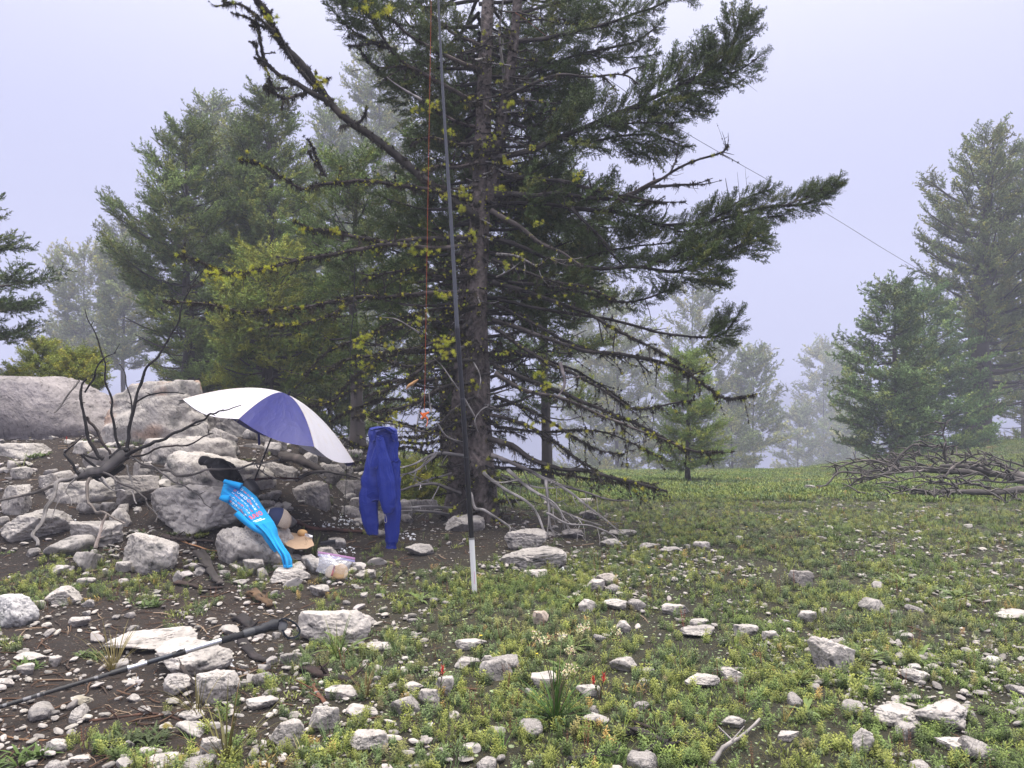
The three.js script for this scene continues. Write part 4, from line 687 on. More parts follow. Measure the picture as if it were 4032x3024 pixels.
// upper left limbs
const UL = { moss: 160, lichen: 12, twigs: 5, twigLen: 0.3, twigMoss: 20, tone: [0.10, 0.080, 0.072] };
limb('1880,410 1844,386 1743,335 1654,278 1585,234 1509,146 1458,63 1382,-5 1340,-40', 15, 6.45, 6.0, { ...UL, leaf: [0.05, 0.17, 0.2], leafFrom: 0.35, dens: 46 });
limb('1890,280 1870,266 1743,215 1680,177 1585,114 1490,25 1440,-40', 15, 6.5, 6.0, { ...UL, leaf: [0.05, 0.18, 0.2], leafFrom: 0.3, dens: 48 });
limb('1900,180 1800,140 1700,60 1620,-20', 13, 6.6, 6.7, { ...UL, leaf: [0.15, 0.24, 0.2], dens: 50 }); limb('1560,190 1480,170 1400,130 1330,60', 9, 6.2, 6.1, { ...UL, leaf: [0.14, 0.18, 0.14], dens: 60 });
limb('1640,270 1560,260 1480,255 1400,175', 8, 6.3, 6.2, { ...UL, leaf: [0.06, 0.12, 0.06], dens: 50 }); limb('1520,165 1450,170 1410,180 1372,178', 7, 6.1, 6.0, MO);
limb('1880,500 1780,470 1680,400 1600,340 1540,310', 11, 6.6, 6.6, { ...UL, leaf: [0.12, 0.18, 0.12] }); limb('1885,560 1790,560 1700,540 1620,570', 11, 6.5, 6.3, { ...UL, lichen: 20 });
limb('1880,640 1800,660 1720,650 1650,690', 11, 6.4, 6.2, { ...UL, lichen: 20 }); limb('1880,730 1800,745 1700,720 1660,700', 9, 6.4, 6.2, UL); limb('1660,395 1600,360 1560,330 1525,302', 7, 6.1, 6.0, { tone: GREYWOOD });
// lichened limbs across the middle left
const ML = { moss: 170, lichen: 26, twigs: 7, twigLen: 0.26, twigMoss: 24, twigLichen: 9, tone: [0.062, 0.05, 0.046] };
limb('1860,790 1750,760 1640,740 1520,720 1400,712 1280,720 1190,742 1100,690 1000,640 940,630', 12, 6.4, 5.6, ML); limb('1285,695 1250,640 1230,590 1215,553', 6, 5.9, 5.8, MO); limb('1275,690 1235,640 1205,588', 5, 5.9, 5.8, MO);
limb('1860,935 1775,937 1640,945 1500,948 1400,935 1300,911 1230,900 1160,868', 14, 6.3, 5.8, ML);
limb('1860,965 1700,975 1550,965 1394,985 1260,1010 1130,1036 1010,1060 904,1073 812,1073', 13, 6.25, 5.4, { ...ML, lichen: 36 }); limb('904,1073 820,1050 740,1015 680,1005', 5, 5.5, 5.3, ML);
limb('1865,1150 1700,1155 1550,1165 1394,1175 1260,1200 1130,1216 980,1228 829,1201 640,1186', 11, 6.3, 5.3, { ...ML, lichen: 22 }); limb('1400,1180 1300,1240 1180,1275 1060,1280', 6, 5.9, 5.6, ML);
for (const [a, b, d0, d1] of [['1860,1260 1750,1330 1640,1370 1520,1380 1400,1440', 11, 6.4, 5.8], ['1865,1340 1760,1400 1660,1450 1560,1520 1440,1560', 11, 6.35, 5.7], ['1865,1420 1740,1420 1600,1440 1460,1400 1360,1420 1290,1470', 11, 6.3, 5.6], ['1865,1500 1740,1530 1620,1590 1500,1620 1380,1640', 11, 6.3, 5.7], ['1870,1560 1780,1620 1690,1700 1640,1720 1570,1720', 9, 6.3, 5.9], ['1860,1640 1760,1680 1680,1690 1560,1660 1460,1640', 9, 6.4, 6.0], ['1860,1300 1700,1260 1560,1290 1420,1330 1290,1390 1200,1480', 11, 6.6, 6.3], ['1860,1450 1720,1490 1560,1500 1400,1530 1280,1590 1190,1600', 12, 6.7, 6.5], ['1860,1700 1700,1740 1560,1740 1440,1760 1340,1720', 10, 6.8, 6.7], ['1860,1600 1720,1600 1560,1570 1430,1590 1300,1660', 10, 6.9, 6.9], ['1860,1380 1700,1370 1540,1400 1400,1480 1330,1560', 9, 6.8, 6.8], ['1870,1080 1740,1090 1620,1060 1500,1080 1420,1110', 10, 6.5, 6.3], ['1870,1210 1740,1215 1620,1240 1500,1290', 9, 6.5, 6.2], ['1860,1760 1720,1790 1600,1760 1500,1790 1380,1830', 9, 7.0, 7.1]]) limb(a, b, d0, d1, { ...ML, twigs: 10, twigLen: 0.36, lichen: 12, tone: DEAD, droop: 0.2 });
limb('1868,1640 1800,1530 1740,1440 1700,1400', 5, 6.2, 6.0, { tone: GREYWOOD }); limb('1700,1625 1693,1580 1690,1530', 5, 5.95, 5.95, { tone: [0.4, 0.37, 0.35] }); limb('1720,1665 1760,1720 1830,1740', 5, 6.1, 6.2, { tone: GREYWOOD });
limb('1650,1310 1570,1260 1510,1250', 4, 6.0, 5.9, { tone: GREYWOOD }); limb('1860,1420 1890,1480 1880,1560', 5, 6.3, 6.25, { tone: GREYWOOD }); limb('1925,1590 1890,1610 1870,1650 1890,1700', 4, 6.2, 6.2, { tone: GREYWOOD });
// short dead stubs all over the stems
{
  const m = new MB(), stems = [path('1915,2050 1900,1900 1890,1700 1880,1500 1878,1200 1885,950 1892,800 1900,600 1908,350 1918,100', 6.5, 6.6), path('1803,1950 1808,1750 1822,1500 1838,1250 1850,1020', 6.7, 6.65), path('1945,690 1966,550 1995,380 2020,200 2036,40', 6.55, 6.5)];
  for (let i = 0; i < 190; i++) { const st = stems[i % 5 === 0 ? 1 : i % 5 === 1 ? 2 : 0], p = along(st, rT()), a = rT() * 6.28, L = 0.10 + 0.42 * rT() * rT(), e = V(Math.cos(a), -0.25 + 0.5 * (rT() - 0.5), Math.abs(Math.sin(a)) * 0.7), b = p.clone().addScaledVector(e, 0.1 + L * 0.5).add(V(0, 0.04 * (rT() - 0.5), 0)), c = b.clone().addScaledVector(e, L * 0.5).add(V((rT() - 0.5) * 0.3 * L, (rT() - 0.3) * 0.3 * L, 0)), pts = smooth([p, b, c], 3); m.tube(pts.map(L2), (f) => 0.008 * (1 - 0.75 * f) + 0.0012, 4, { color: woodTone(rT() < 0.25 ? GREYWOOD : DEAD, i), cap: false }); addMoss(pts, () => 0.008, 45, 0.35, 0.9); if (rT() < 0.6) addLichen(pts, () => 0.01, 12, 0.9); sideTwigs(m, pts, () => 0.005, 2, 0.16, DEAD, { moss: 20 }); }
  part('stub_twigs', m.geo(), mWood, fir);
}
// the leafy inside and back of the crown
{
  const rows = [[-150, 1330, 2420], [0, 1360, 2380], [200, 1500, 2330], [400, 1580, 2280], [600, 1560, 2230], [800, 1420, 2260], [1000, 1300, 2360], [1200, 1280, 2320], [1400, 1330, 2260], [1600, 1450, 2180]];
  const wood = new MB();
  for (let i = 0; i < 84; i++) {
    const f = (i + rT()) / 84, py = mix(-150, 1600, f); let j = 1; while (j < rows.length - 1 && py > rows[j][0]) j++; const a = rows[j - 1], b = rows[j], t = clamp((py - a[0]) / (b[0] - a[0])), xl = mix(a[1], b[1], t), xr = mix(a[2], b[2], t);
    const az = i * 2.4 + rT(), ca = Math.cos(az), sa = -Math.abs(Math.sin(az)) * 0.9 - 0.05, px = 1890, reach = (ca < 0 ? px - xl : xr - px) * pxAt(6.6), L = (Math.abs(ca) * reach + (1 - Math.abs(ca)) * 1.3) * (0.6 + 0.45 * rT());
    const root = P(1885, py + 60, 6.75), tip = root.clone().add(V(ca * L, 0.14 + 0.2 * (rT() - 0.4), sa * L * 1.1)), mid = root.clone().lerp(tip, 0.55); mid.y -= 0.08 * L;
    const pts = smooth([root, mid, tip], 4); wood.tube(pts.map(L2), (q) => 0.02 * (1 - 0.8 * q), 5, { color: woodTone(DEAD, i), cap: false });
    addMoss(pts, () => 0.015, 14, 0.5);
    if ((py < 1250 && (py > 420 || ca > -0.2 || rT() < 0.4)) || rT() < 0.35) leafOn(pts, [0.12, 0.24, 0.18], 26, [0.080, 0.120, 0.036], 0.18); else sideTwigs(wood, pts, () => 0.012, 9, 0.35, DEAD, { moss: 20 });
  }
  part('inner_branches', wood.geo(), mWood, fir);
}
// marked clumps of lichen seen in the photograph: x, y, size in metres
for (const [x, y, s, d] of [[1745, 1160, 0.055, 6.1], [1630, 1262, 0.05, 6], [1738, 1345, 0.06, 6], [1758, 1330, 0.05, 6], [1725, 1370, 0.045, 6], [1765, 1400, 0.05, 6], [1440, 1325, 0.055, 5.9], [1412, 1352, 0.05, 5.9], [1438, 1395, 0.045, 5.9], [1440, 1430, 0.06, 5.9], [1845, 945, 0.06, 6.3], [1850, 925, 0.05, 6.3], [2000, 415, 0.055, 6.3], [1930, 555, 0.05, 6.4], [2010, 642, 0.05, 6.4], [1966, 745, 0.045, 6.4], [1868, 1525, 0.045, 6.35], [1622, 1583, 0.05, 6], [1550, 1632, 0.045, 6], [1545, 1655, 0.04, 6], [1640, 990, 0.05, 6.1], [1705, 1000, 0.05, 6.1], [1480, 985, 0.04, 6], [1530, 1360, 0.04, 5.9], [2128, 1480, 0.045, 6.1], [2147, 1520, 0.04, 6.1], [2186, 1672, 0.04, 6.1], [2086, 1675, 0.035, 6.1], [1855, 1070, 0.04, 6.3], [1990, 1040, 0.045, 6.2], [2040, 1010, 0.04, 6.2], [1705, 420, 0.05, 6.1], [1640, 440, 0.045, 6.1], [1765, 520, 0.045, 6.2], [1490, 35, 0.09, 5.8], [1415, 40, 0.04, 5.8], [1252, 322, 0.05, 5.4], [1065, 70, 0.05, 5.2], [2270, 700, 0.04, 6], [2280, 680, 0.03, 6], [2100, 580, 0.03, 6.2], [1835, 770, 0.05, 6.3], [1830, 750, 0.045, 6.3], [1810, 820, 0.04, 6.3], [1755, 770, 0.04, 6.2], [1320, 910, 0.04, 5.9], [1180, 905, 0.04, 5.8], [835, 1075, 0.04, 5.35], [870, 1085, 0.045, 5.35], [930, 1080, 0.04, 5.4], [990, 1062, 0.04, 5.5], [1060, 1055, 0.04, 5.5], [2232, 1715, 0.03, 6.1], [2565, 1710, 0.035, 5.7], [1985, 1390, 0.03, 6.3], [2120, 880, 0.035, 6.1]]) { const p = P(x, y, d); for (let i = 0; i < 9; i++) lichenSpots.push([p.clone().add(V((rT() - 0.5) * s * 2.2, (rT() - 0.5) * s * 1.5, (rT() - 0.5) * s)), s * (0.22 + 0.36 * rT())]); }
const randomTurn = () => new THREE.Quaternion().setFromEuler(new THREE.Euler(rT() * 6.3, rT() * 6.3, rT() * 6.3)), upright = () => new THREE.Quaternion().setFromAxisAngle(sphereUp, rT() * 6.3);
sprays.forEach((pl, i) => instanced('foliage', nearSprays[i], mNeedle, pl, fir));
const mLichen = new THREE.MeshPhysicalMaterial({ color: col(0.60, 0.58, 0.06), vertexColors: true, roughness: 0.9 }), mMoss = std({ color: col(0.042, 0.036, 0.026), vertexColors: true, roughness: 1 });
lichenG.forEach((g, i) => instanced('lichen', g, mLichen, lichenSpots.filter((_, j) => j % 2 === i).map(([p, s]) => { const k = 0.75 + 0.4 * rT(); return { p: L2(p), q: randomTurn(), s: V(s, s * (0.7 + 0.4 * rT()), s), c: col(k * (0.85 + 0.2 * rT()), k, k) }; }), fir));
mossG.forEach((g, i) => instanced('moss', g, mMoss, mossSpots.filter((q) => q[2] === i).map(([p, s]) => { const k = 0.5 + 0.9 * rT(), grey = rT() < 0.10 ? 2.6 : 1, yl = rT() < 0.10 ? 1.5 : 1; return { p: L2(p), q: i === 1 ? upright() : randomTurn(), s: i === 1 ? V(s * 0.8, s * (1 + rT()), s * 0.8) : s * (0.7 + 0.4 * rT()), c: col(k * grey * yl, k * grey * yl, k * grey) }; }), fir));
// ---------------------------------------------------------------- low plants
function blade(m, base, dir, up, L, W, segs, c, { droop = 0.3, fold = 0.0, tip = 0.1, shape = 0 } = {}) {  // a leaf: a narrow strip that bends over
  let p = base.clone(), d = dir.clone().normalize(); const side = V().crossVectors(d, up).normalize(); if (side.lengthSq() < 0.1) side.set(1, 0, 0); let last = -1;
  for (let k = 0; k <= segs; k++) {
    const t = k / segs, w = W * 0.5 * (shape ? Math.sin(Math.PI * clamp(0.10 + 0.86 * t)) : 1 - (1 - tip) * t * t), N = V().crossVectors(side, d).normalize();
    const i = m.v(p.x - side.x * w, p.y - side.y * w, p.z - side.z * w, N.x, N.y, N.z, 0, 0, c); m.v(p.x + side.x * w, p.y + side.y * w, p.z + side.z * w, N.x, N.y, N.z, 0, 0, c);
    if (last >= 0) { m.tri(last, last + 1, i + 1); m.tri(last, i + 1, i); } last = i;
    d.y -= droop / segs; d.normalize(); p = p.clone().addScaledVector(d, L / segs);
  }
}
const UPV = V(0, 1, 0);
function sprigGeo(seed, { stems = 5, h = 0.075, levels = 7, leaf = 0.019, wide = 0.0062, whorl = 3, lean = 0.35, red = 0 } = {}) {
  const r = rng(seed), m = new MB();
  for (let s = 0; s < stems; s++) {
    const a = r() * 6.3, d = V(Math.cos(a) * lean * r(), 1, Math.sin(a) * lean * r()).normalize(), b = V(Math.cos(a) * 0.018 * r(), -0.004, Math.sin(a) * 0.018 * r()), H = h * (0.6 + 0.55 * r()), k0 = 0.8 + 0.35 * r();
    m.tube([b, b.clone().addScaledVector(d, H * 0.5), b.clone().addScaledVector(d, H)], [0.0011, 0.0009, 0.0006], 3, { color: [0.8 + red, 0.7, 0.5], cap: false });
    for (let l = 0; l < levels; l++) { const t = (l + 0.8) / levels, p = b.clone().addScaledVector(d, H * t); for (let q = 0; q < whorl; q++) { const an = l * 1.1 + q * 6.283 / whorl + r() * 0.4, top = t > 0.85 ? 1.1 : 0.5, e = V(Math.cos(an), top, Math.sin(an)), k = k0 * (0.72 + 0.45 * t) * (0.9 + 0.2 * r()); blade(m, p, e, UPV, leaf * (1.1 - 0.35 * t) * (0.8 + 0.4 * r()), wide, 2, [k * (1 + 0.25 * t), k, k * 0.9], { droop: 0.5, shape: 1 }); } }
  }
  return m.geo();
}
function matGeo(seed, n = 46, R0 = 0.055) {
  const r = rng(seed), m = new MB();
  for (let i = 0; i < n; i++) { const a = r() * 6.3, q = R0 * Math.sqrt(r()), k = 0.7 + 0.55 * r(); blade(m, V(Math.cos(a) * q, 0.002 + 0.014 * r(), Math.sin(a) * q), V(r() - 0.5, 0.55 + 0.5 * r(), r() - 0.5), UPV, 0.011 + 0.012 * r(), 0.004 + 0.003 * r(), 2, [k * 1.05, k, k * 0.85], { droop: 0.7, shape: 1 }); }
  return m.geo();
}
function grassGeo(seed, n = 16, h = 0.11, W = 0.0028, spread = 0.7, dry = 0.15) {
  const r = rng(seed), m = new MB();
  for (let i = 0; i < n; i++) { const a = r() * 6.3, k = 0.7 + 0.5 * r(), c = r() < dry ? [k * 2.0, k * 1.45, k * 1.6] : [k, k, k * 0.8]; blade(m, V(Math.cos(a) * 0.012 * r(), -0.003, Math.sin(a) * 0.012 * r()), V(Math.cos(a) * spread * r(), 1, Math.sin(a) * spread * r()), UPV, h * (0.5 + 0.7 * r()), W, 4, c, { droop: 0.55 + 0.5 * r() }); }
  return m.geo();
}
function rosetteGeo(seed, n = 22, L = 0.11, W = 0.014, rise = 0.8) {
  const r = rng(seed), m = new MB();
  for (let i = 0; i < n; i++) { const a = i * 2.4 + r() * 0.5, k = 0.75 + 0.4 * r(); blade(m, V(Math.cos(a) * 0.006, 0, Math.sin(a) * 0.006), V(Math.cos(a), rise * (0.5 + r()), Math.sin(a)), UPV, L * (0.55 + 0.55 * r()), W * (0.8 + 0.3 * r()), 4, [k, k, k * 0.9], { droop: 0.9, shape: 1 }); }
  return m.geo();
}
const mLeaf = new THREE.MeshPhysicalMaterial({ vertexColors: true, roughness: 0.62, specularIntensity: 0.5, transmission: 0.25, thickness: 0 });
const sprigs = [1, 2, 3].map((s) => sprigGeo(s * 17)), wispy = [sprigGeo(91, { stems: 3, h: 0.10, levels: 12, leaf: 0.010, wide: 0.0026 }), sprigGeo(92, { stems: 7, h: 0.05, levels: 6, leaf: 0.014, wide: 0.005, lean: 0.9 })], mats = [1, 2].map((s) => matGeo(s * 23)), grasses = [1, 2].map((s) => grassGeo(s * 29)), redStems = [sprigGeo(77, { stems: 3, h: 0.11, levels: 9, leaf: 0.009, wide: 0.003, red: 0.8 })];
{
  const r = rng(3131), all = { sprig: sprigs.map(() => []), wispy: wispy.map(() => []), mat: mats.map(() => []), grass: grasses.map(() => []), red: [[]] };
  const GREENS = [[0.165, 0.265, 0.065], [0.125, 0.215, 0.060], [0.215, 0.290, 0.070], [0.120, 0.20, 0.080], [0.190, 0.240, 0.085]];
  const put = (k, x, z, s, base, tilt = 0.25) => { const L = all[k], b = 0.78 + 0.55 * r(), dry = r() < 0.03 ? 1 : 0; L[Math.floor(r() * L.length)].push({ p: V(x, G(x, z) - 0.002, z), q: new THREE.Quaternion().setFromEuler(new THREE.Euler((r() - 0.5) * tilt, r() * 6.3, (r() - 0.5) * tilt)), s, c: col(base[0] * b * (1 + 0.6 * dry), base[1] * b, base[2] * b * (1 + 0.4 * dry)) }); };
  const cover = (x, z) => { const D = -z, m = meadow(x, z), patch = fbm(x * 1.1, z * 1.1, 70, 3) * 1.3 + 0.7 * fbm(x * 3.6, z * 3.6, 71, 2), fine = clamp(0.66 + 1.15 * fbm(x * 2.6, z * 2.6, 74, 3) + 0.45 * fbm(x * 0.8, z * 0.8, 73, 2)); return mix(sstep(0.10, 0.42, patch) * 0.62, fine, m) * (duff(x, z) > 0.45 ? 0.18 : 1) * (x < -1 && D > 5 ? 0.55 : 1); };
  for (let i = 0; i < 60000; i++) {
    const D = 1.7 + 6.8 * Math.pow(r(), 0.85), x = (r() * 2 - 1) * D * 0.76, z = -D; if (r() > cover(x, z) * 0.56 || blocked(x, z, 0.9)) continue;
    const t = r(), g = GREENS[Math.floor(clamp(2.5 + 3.2 * fbm(x * 1.9, z * 1.9, 80, 3) + (r() - 0.5) * 1.6, 0, 4.99))], s = 0.5 + 0.55 * r() * r() + 0.12 * r();
    if (t < 0.55) put('sprig', x, z, s * 0.85, g); else if (t < 0.64) put('wispy', x, z, s * 0.85, g); else if (t < 0.93) put('mat', x, z, s * 1.2, [g[0] * 0.95, g[1] * 0.85, g[2]], 0.1); else if (t < 0.985) put('grass', x, z, s * 0.9, g); else put('red', x, z, s, [0.14, 0.09, 0.05]);
  }
  for (let i = 0; i < 52000; i++) {                   // farther off, bigger pieces do
    const D = 8.2 + 16 * Math.pow(r(), 0.9), x = (r() * 2 - 1) * D * 0.76, z = -D; if (r() > cover(x, z) * 0.8 || blocked(x, z, 0.9)) continue;
    const t = r(), g = GREENS[Math.floor(clamp(2.5 + 3.2 * fbm(x * 0.8, z * 0.8, 82, 3) + (r() - 0.5) * 1.6, 0, 4.99))], s = 0.9 + 0.8 * r();
    if (t < 0.40) put('sprig', x, z, s * 0.58, g); else if (t < 0.96) put('mat', x, z, s * 1.6, [g[0], g[1] * 0.95, g[2]], 0.1); else put('grass', x, z, s * 0.6, g);
  }
  const rows = [['ground_cover', all.sprig, sprigs, 'fresh green leafy sprigs covering the ground'], ['ground_cover', all.wispy, wispy, 'fine leaved low herbs among the stones'], ['moss_mat', all.mat, mats, 'low mats of tiny green leaves on the soil'], ['grass', all.grass, grasses, 'thin tufts of short grass between the stones'], ['red_herb', all.red, redStems, 'reddish thin stemmed herbs on the dark soil']];
  for (const [n, pl, gs, label] of rows) pl.forEach((p, i) => p.length && tag(instanced(n, gs[i], mLeaf, p, scene), label));
  // flecks: tiny yellow and white flowers, and bits of twig
  const fm = new MB(); for (let i = 0; i < 5; i++) { const a = i * 1.2566; blade(fm, V(0, 0.05, 0), V(Math.cos(a), 0.5, Math.sin(a)), UPV, 0.006, 0.005, 2, [1, 1, 1], { droop: 0.6, shape: 1 }); } fm.tube([V(0, 0, 0), V(0.003, 0.025, 0), V(0, 0.05, 0)], [0.0009, 0.0008, 0.0007], 3, { color: [0.12, 0.2, 0.1], cap: false });
  const tiny = []; for (let i = 0; i < 520; i++) { const D = 2 + 9 * r(), x = (r() * 2 - 1) * D * 0.7, z = -D; if (fbm(x, z, 90, 2) < 0.05) continue; tiny.push({ p: V(x, G(x, z), z), q: new THREE.Quaternion().setFromAxisAngle(UPV, r() * 6.3), s: 0.8 + 0.7 * r(), c: r() < 0.62 ? col(0.75, 0.58, 0.03) : D > 5 && x > 2 ? col(0.62, 0.30, 0.55) : col(0.75, 0.74, 0.68) }); }
  tag(instanced('tiny_flower', fm.geo(), mLeaf, tiny, scene), 'tiny yellow, white and pink flowers dotted over the meadow');
  const tw = [0, 1].map((s) => { const q = rng(s + 5), m = new MB(), p = [V(-0.5, 0, 0), V(-0.15, 0.03 * q(), 0.09 * (q() - 0.5)), V(0.2, 0.03, 0.12 * (q() - 0.5)), V(0.5, 0, 0.05)]; m.tube(p, [0.032, 0.03, 0.024, 0.012], 4, { color: [1, 1, 1], rough: 0.3, seed: s }); if (s) m.tube([p[1], V(0.05, 0.03, 0.16)], [0.02, 0.008], 3, { color: [1, 1, 1] }); return m.geo(); });
  const bits = [[], []]; for (let i = 0; i < 9000; i++) { const D = 1.8 + 7 * Math.pow(r(), 1.1), x = (r() * 2 - 1) * D * 0.75, z = -D; if (r() < meadow(x, z) * 0.85 || blocked(x, z, 0.9)) continue; const L = 0.03 + 0.13 * Math.pow(r(), 3), t = r(); bits[i % 2].push({ p: V(x, G(x, z) + 0.003 + 0.004 * r(), z), q: new THREE.Quaternion().setFromEuler(new THREE.Euler((r() - 0.5) * 0.3, r() * 6.3, (r() - 0.5) * 0.25)), s: V(L, L * (0.5 + 0.5 * r()), L * (0.5 + 0.6 * r())), c: t < 0.45 ? col(0.10, 0.055, 0.032) : t < 0.85 ? col(0.055, 0.036, 0.026) : col(0.26, 0.19, 0.13) }); }
  bits.forEach((p, i) => tag(instanced('twig_litter', tw[i], mStone, p, scene), 'brown twigs and bark bits littering the dark soil'));
}
const UPQ = () => new THREE.Quaternion().setFromAxisAngle(UPV, R() * 6.3);
function tint(g, c) { const a = g.attributes.color; for (let i = 0; i < a.count; i++) a.setXYZ(i, a.getX(i) * c[0], a.getY(i) * c[1], a.getZ(i) * c[2]); return g; }
function plant(px, py, label, name, category, build, scale = 1) { const p = gp(px, py), t = thing(name, p, label, category); build(t); t.scale.setScalar(scale); t.rotation.y = px % 6; return t; }
const stalks = (n, h, seed, lean = 0.25) => { const r = rng(seed), out = []; for (let i = 0; i < n; i++) { const a = r() * 6.3, q = lean * (0.3 + r()), H = h * (0.7 + 0.45 * r()); out.push([V(0, 0, 0), V(Math.cos(a) * q * 0.35 * H, H * 0.55, Math.sin(a) * q * 0.35 * H), V(Math.cos(a) * q * H, H, Math.sin(a) * q * H)]); } return out; };
plant(2190, 2840, 'lush tuft of strappy dark green leaves under the cream flower heads', 'flowering_plant', 'plant', (t) => {
  part('leaves', tint(grassGeo(5, 70, 0.20, 0.0075, 1.2, 0), [0.07, 0.15, 0.03]), mLeaf, t);
  const st = stalks(9, 0.27, 6, 0.55), m = new MB(); st.forEach((s) => m.tube(smooth(s, 3), (f) => 0.0022 - 0.0009 * f, 4, { color: [0.16, 0.14, 0.07], cap: false })); part('stem', m.geo(), mLeaf, t);
  for (const s of st) { const f = new MB(), r = rng(Math.round(s[2].x * 1e4) + 7); for (let k = 0; k < 46; k++) { const o = V(r() - 0.5, (r() - 0.5) * 0.9, r() - 0.5).normalize().multiplyScalar(0.020 * Math.cbrt(r())); blade(f, s[2].clone().add(o), V(r() - 0.5, 0.3 + r(), r() - 0.5), UPV, 0.007, 0.006, 2, [0.72, 0.66, 0.42].map((q) => q * (0.75 + 0.35 * r())), { droop: 0.6, shape: 1 }); } part('flower_head', f.geo(), mLeaf, t); }
});
const paintbrush = (t, h, seed, n) => { const st = stalks(n, h * 0.75, seed, 0.3); for (const s of st) { const m = new MB(), r = rng(seed + Math.round(s[2].x * 999)); m.tube(smooth(s, 3), () => 0.0017, 4, { color: [0.12, 0.05, 0.035], cap: false }); for (let k = 0; k < 8; k++) blade(m, s[0].clone().lerp(s[2], 0.2 + 0.6 * r()), V(r() - 0.5, 0.7, r() - 0.5), UPV, 0.03, 0.004, 3, [0.10, 0.13, 0.04], { droop: 0.4 }); part('stem', m.geo(), mLeaf, t); const f = new MB(); for (let k = 0; k < 22; k++) { const a = k * 2.4, y = (k / 22) * 0.03; blade(f, s[2].clone().add(V(0, y - 0.012, 0)), V(Math.cos(a), 0.5 + k / 12, Math.sin(a)), UPV, 0.014 + 0.005 * r(), 0.0045, 3, [0.62 * (0.8 + 0.4 * r()), 0.085, 0.075], { droop: 0.2 }); } part('flower_head', f.geo(), mLeaf, t); } };
plant(1732, 2768, 'red paintbrush flower standing between pale blocky rocks', 'paintbrush_flower', 'flower', (t) => paintbrush(t, 0.16, 3, 1), 1.05);
plant(2362, 2765, 'pair of coral red paintbrush flowers at the right of the cream ones', 'paintbrush_flower', 'flower', (t) => paintbrush(t, 0.13, 9, 2), 0.95);
plant(262, 1775, 'small red paintbrush flower in front of the big pinkish boulder', 'paintbrush_flower', 'flower', (t) => paintbrush(t, 0.16, 12, 1), 0.9);
for (const [x, y, label, s, n, W] of [[3175, 2805, 'rosette of pale green tongue shaped leaves in the right foreground', 0.7, 16, 0.02], [3405, 2600, 'bright green leaf rosette with a yellow flower behind the long white boulder', 0.9, 18, 0.02], [3620, 2595, 'bright green rosette out in the right meadow', 0.9, 18, 0.02], [3770, 2355, 'green rosette of long leaves on the far right slope', 1.1, 22, 0.02], [3560, 2305, 'fine leaved bright clump below the pink flowers', 1.2, 26, 0.012], [2260, 2380, 'grey green leaf rosette on the row of stones right of the mast', 1.0, 20, 0.018], [2245, 2555, 'pale leaf rosette between the meadow rocks', 1.0, 22, 0.014], [2230, 2640, 'loose rosette with dry stalks above the smooth pale rock', 1.0, 20, 0.015], [1655, 2365, 'small rosette of pointed leaves below the black wire coils', 0.9, 12, 0.018], [1355, 2570, 'upright long leaved plant right of the big pale outcrop', 1.5, 8, 0.016], [3145, 2690, 'feathery green clump below the long white boulder', 0.9, 30, 0.008]])
  plant(x, y, label, 'leaf_rosette', 'plant', (t) => { part('leaves', tint(rosetteGeo(x, n, 0.12, W, 0.9), [0.14, 0.20, 0.055]), mLeaf, t); }, s);
for (const [x, y, label, s, c] of [[350, 2590, 'patch of olive green tongue leaves on dark soil above the pole', 0.8, [0.11, 0.16, 0.05]], [455, 2950, 'dark olive leafy clump at the bottom left', 1.0, [0.075, 0.105, 0.04]], [590, 2935, 'dark olive leafy clump beside the yellow moss stones', 1.0, [0.075, 0.105, 0.04]], [590, 2380, 'bright green leafy clump left of the bark slab', 0.9, [0.11, 0.17, 0.05]], [60, 3000, 'grassy green clump in the bottom left corner', 1.1, [0.10, 0.16, 0.04]], [110, 2630, 'green leafy clump beside the small white stones', 0.8, [0.10, 0.16, 0.04]], [130, 1800, 'bright green bushy herb in front of the big pinkish boulder', 1.4, [0.11, 0.17, 0.04]], [560, 2105, 'dark green cushion of leaves at the foot of the pale boulder', 1.0, [0.07, 0.11, 0.03]], [790, 2110, 'yellow green cushion at the foot of the split boulder', 1.0, [0.17, 0.19, 0.04]], [700, 2105, 'spiky green cushion left of the yellow green one', 0.8, [0.09, 0.13, 0.035]]])
  plant(x, y, label, 'leafy_clump', 'plant', (t) => { for (let k = 0; k < 7; k++) { const m = part('leaves', tint(rosetteGeo(x + k, 13, 0.055, 0.009, 1.5), c), mLeaf, t); m.position.set((R() - 0.5) * 0.13, -0.003, (R() - 0.5) * 0.10); m.rotation.y = R() * 6; } }, s);
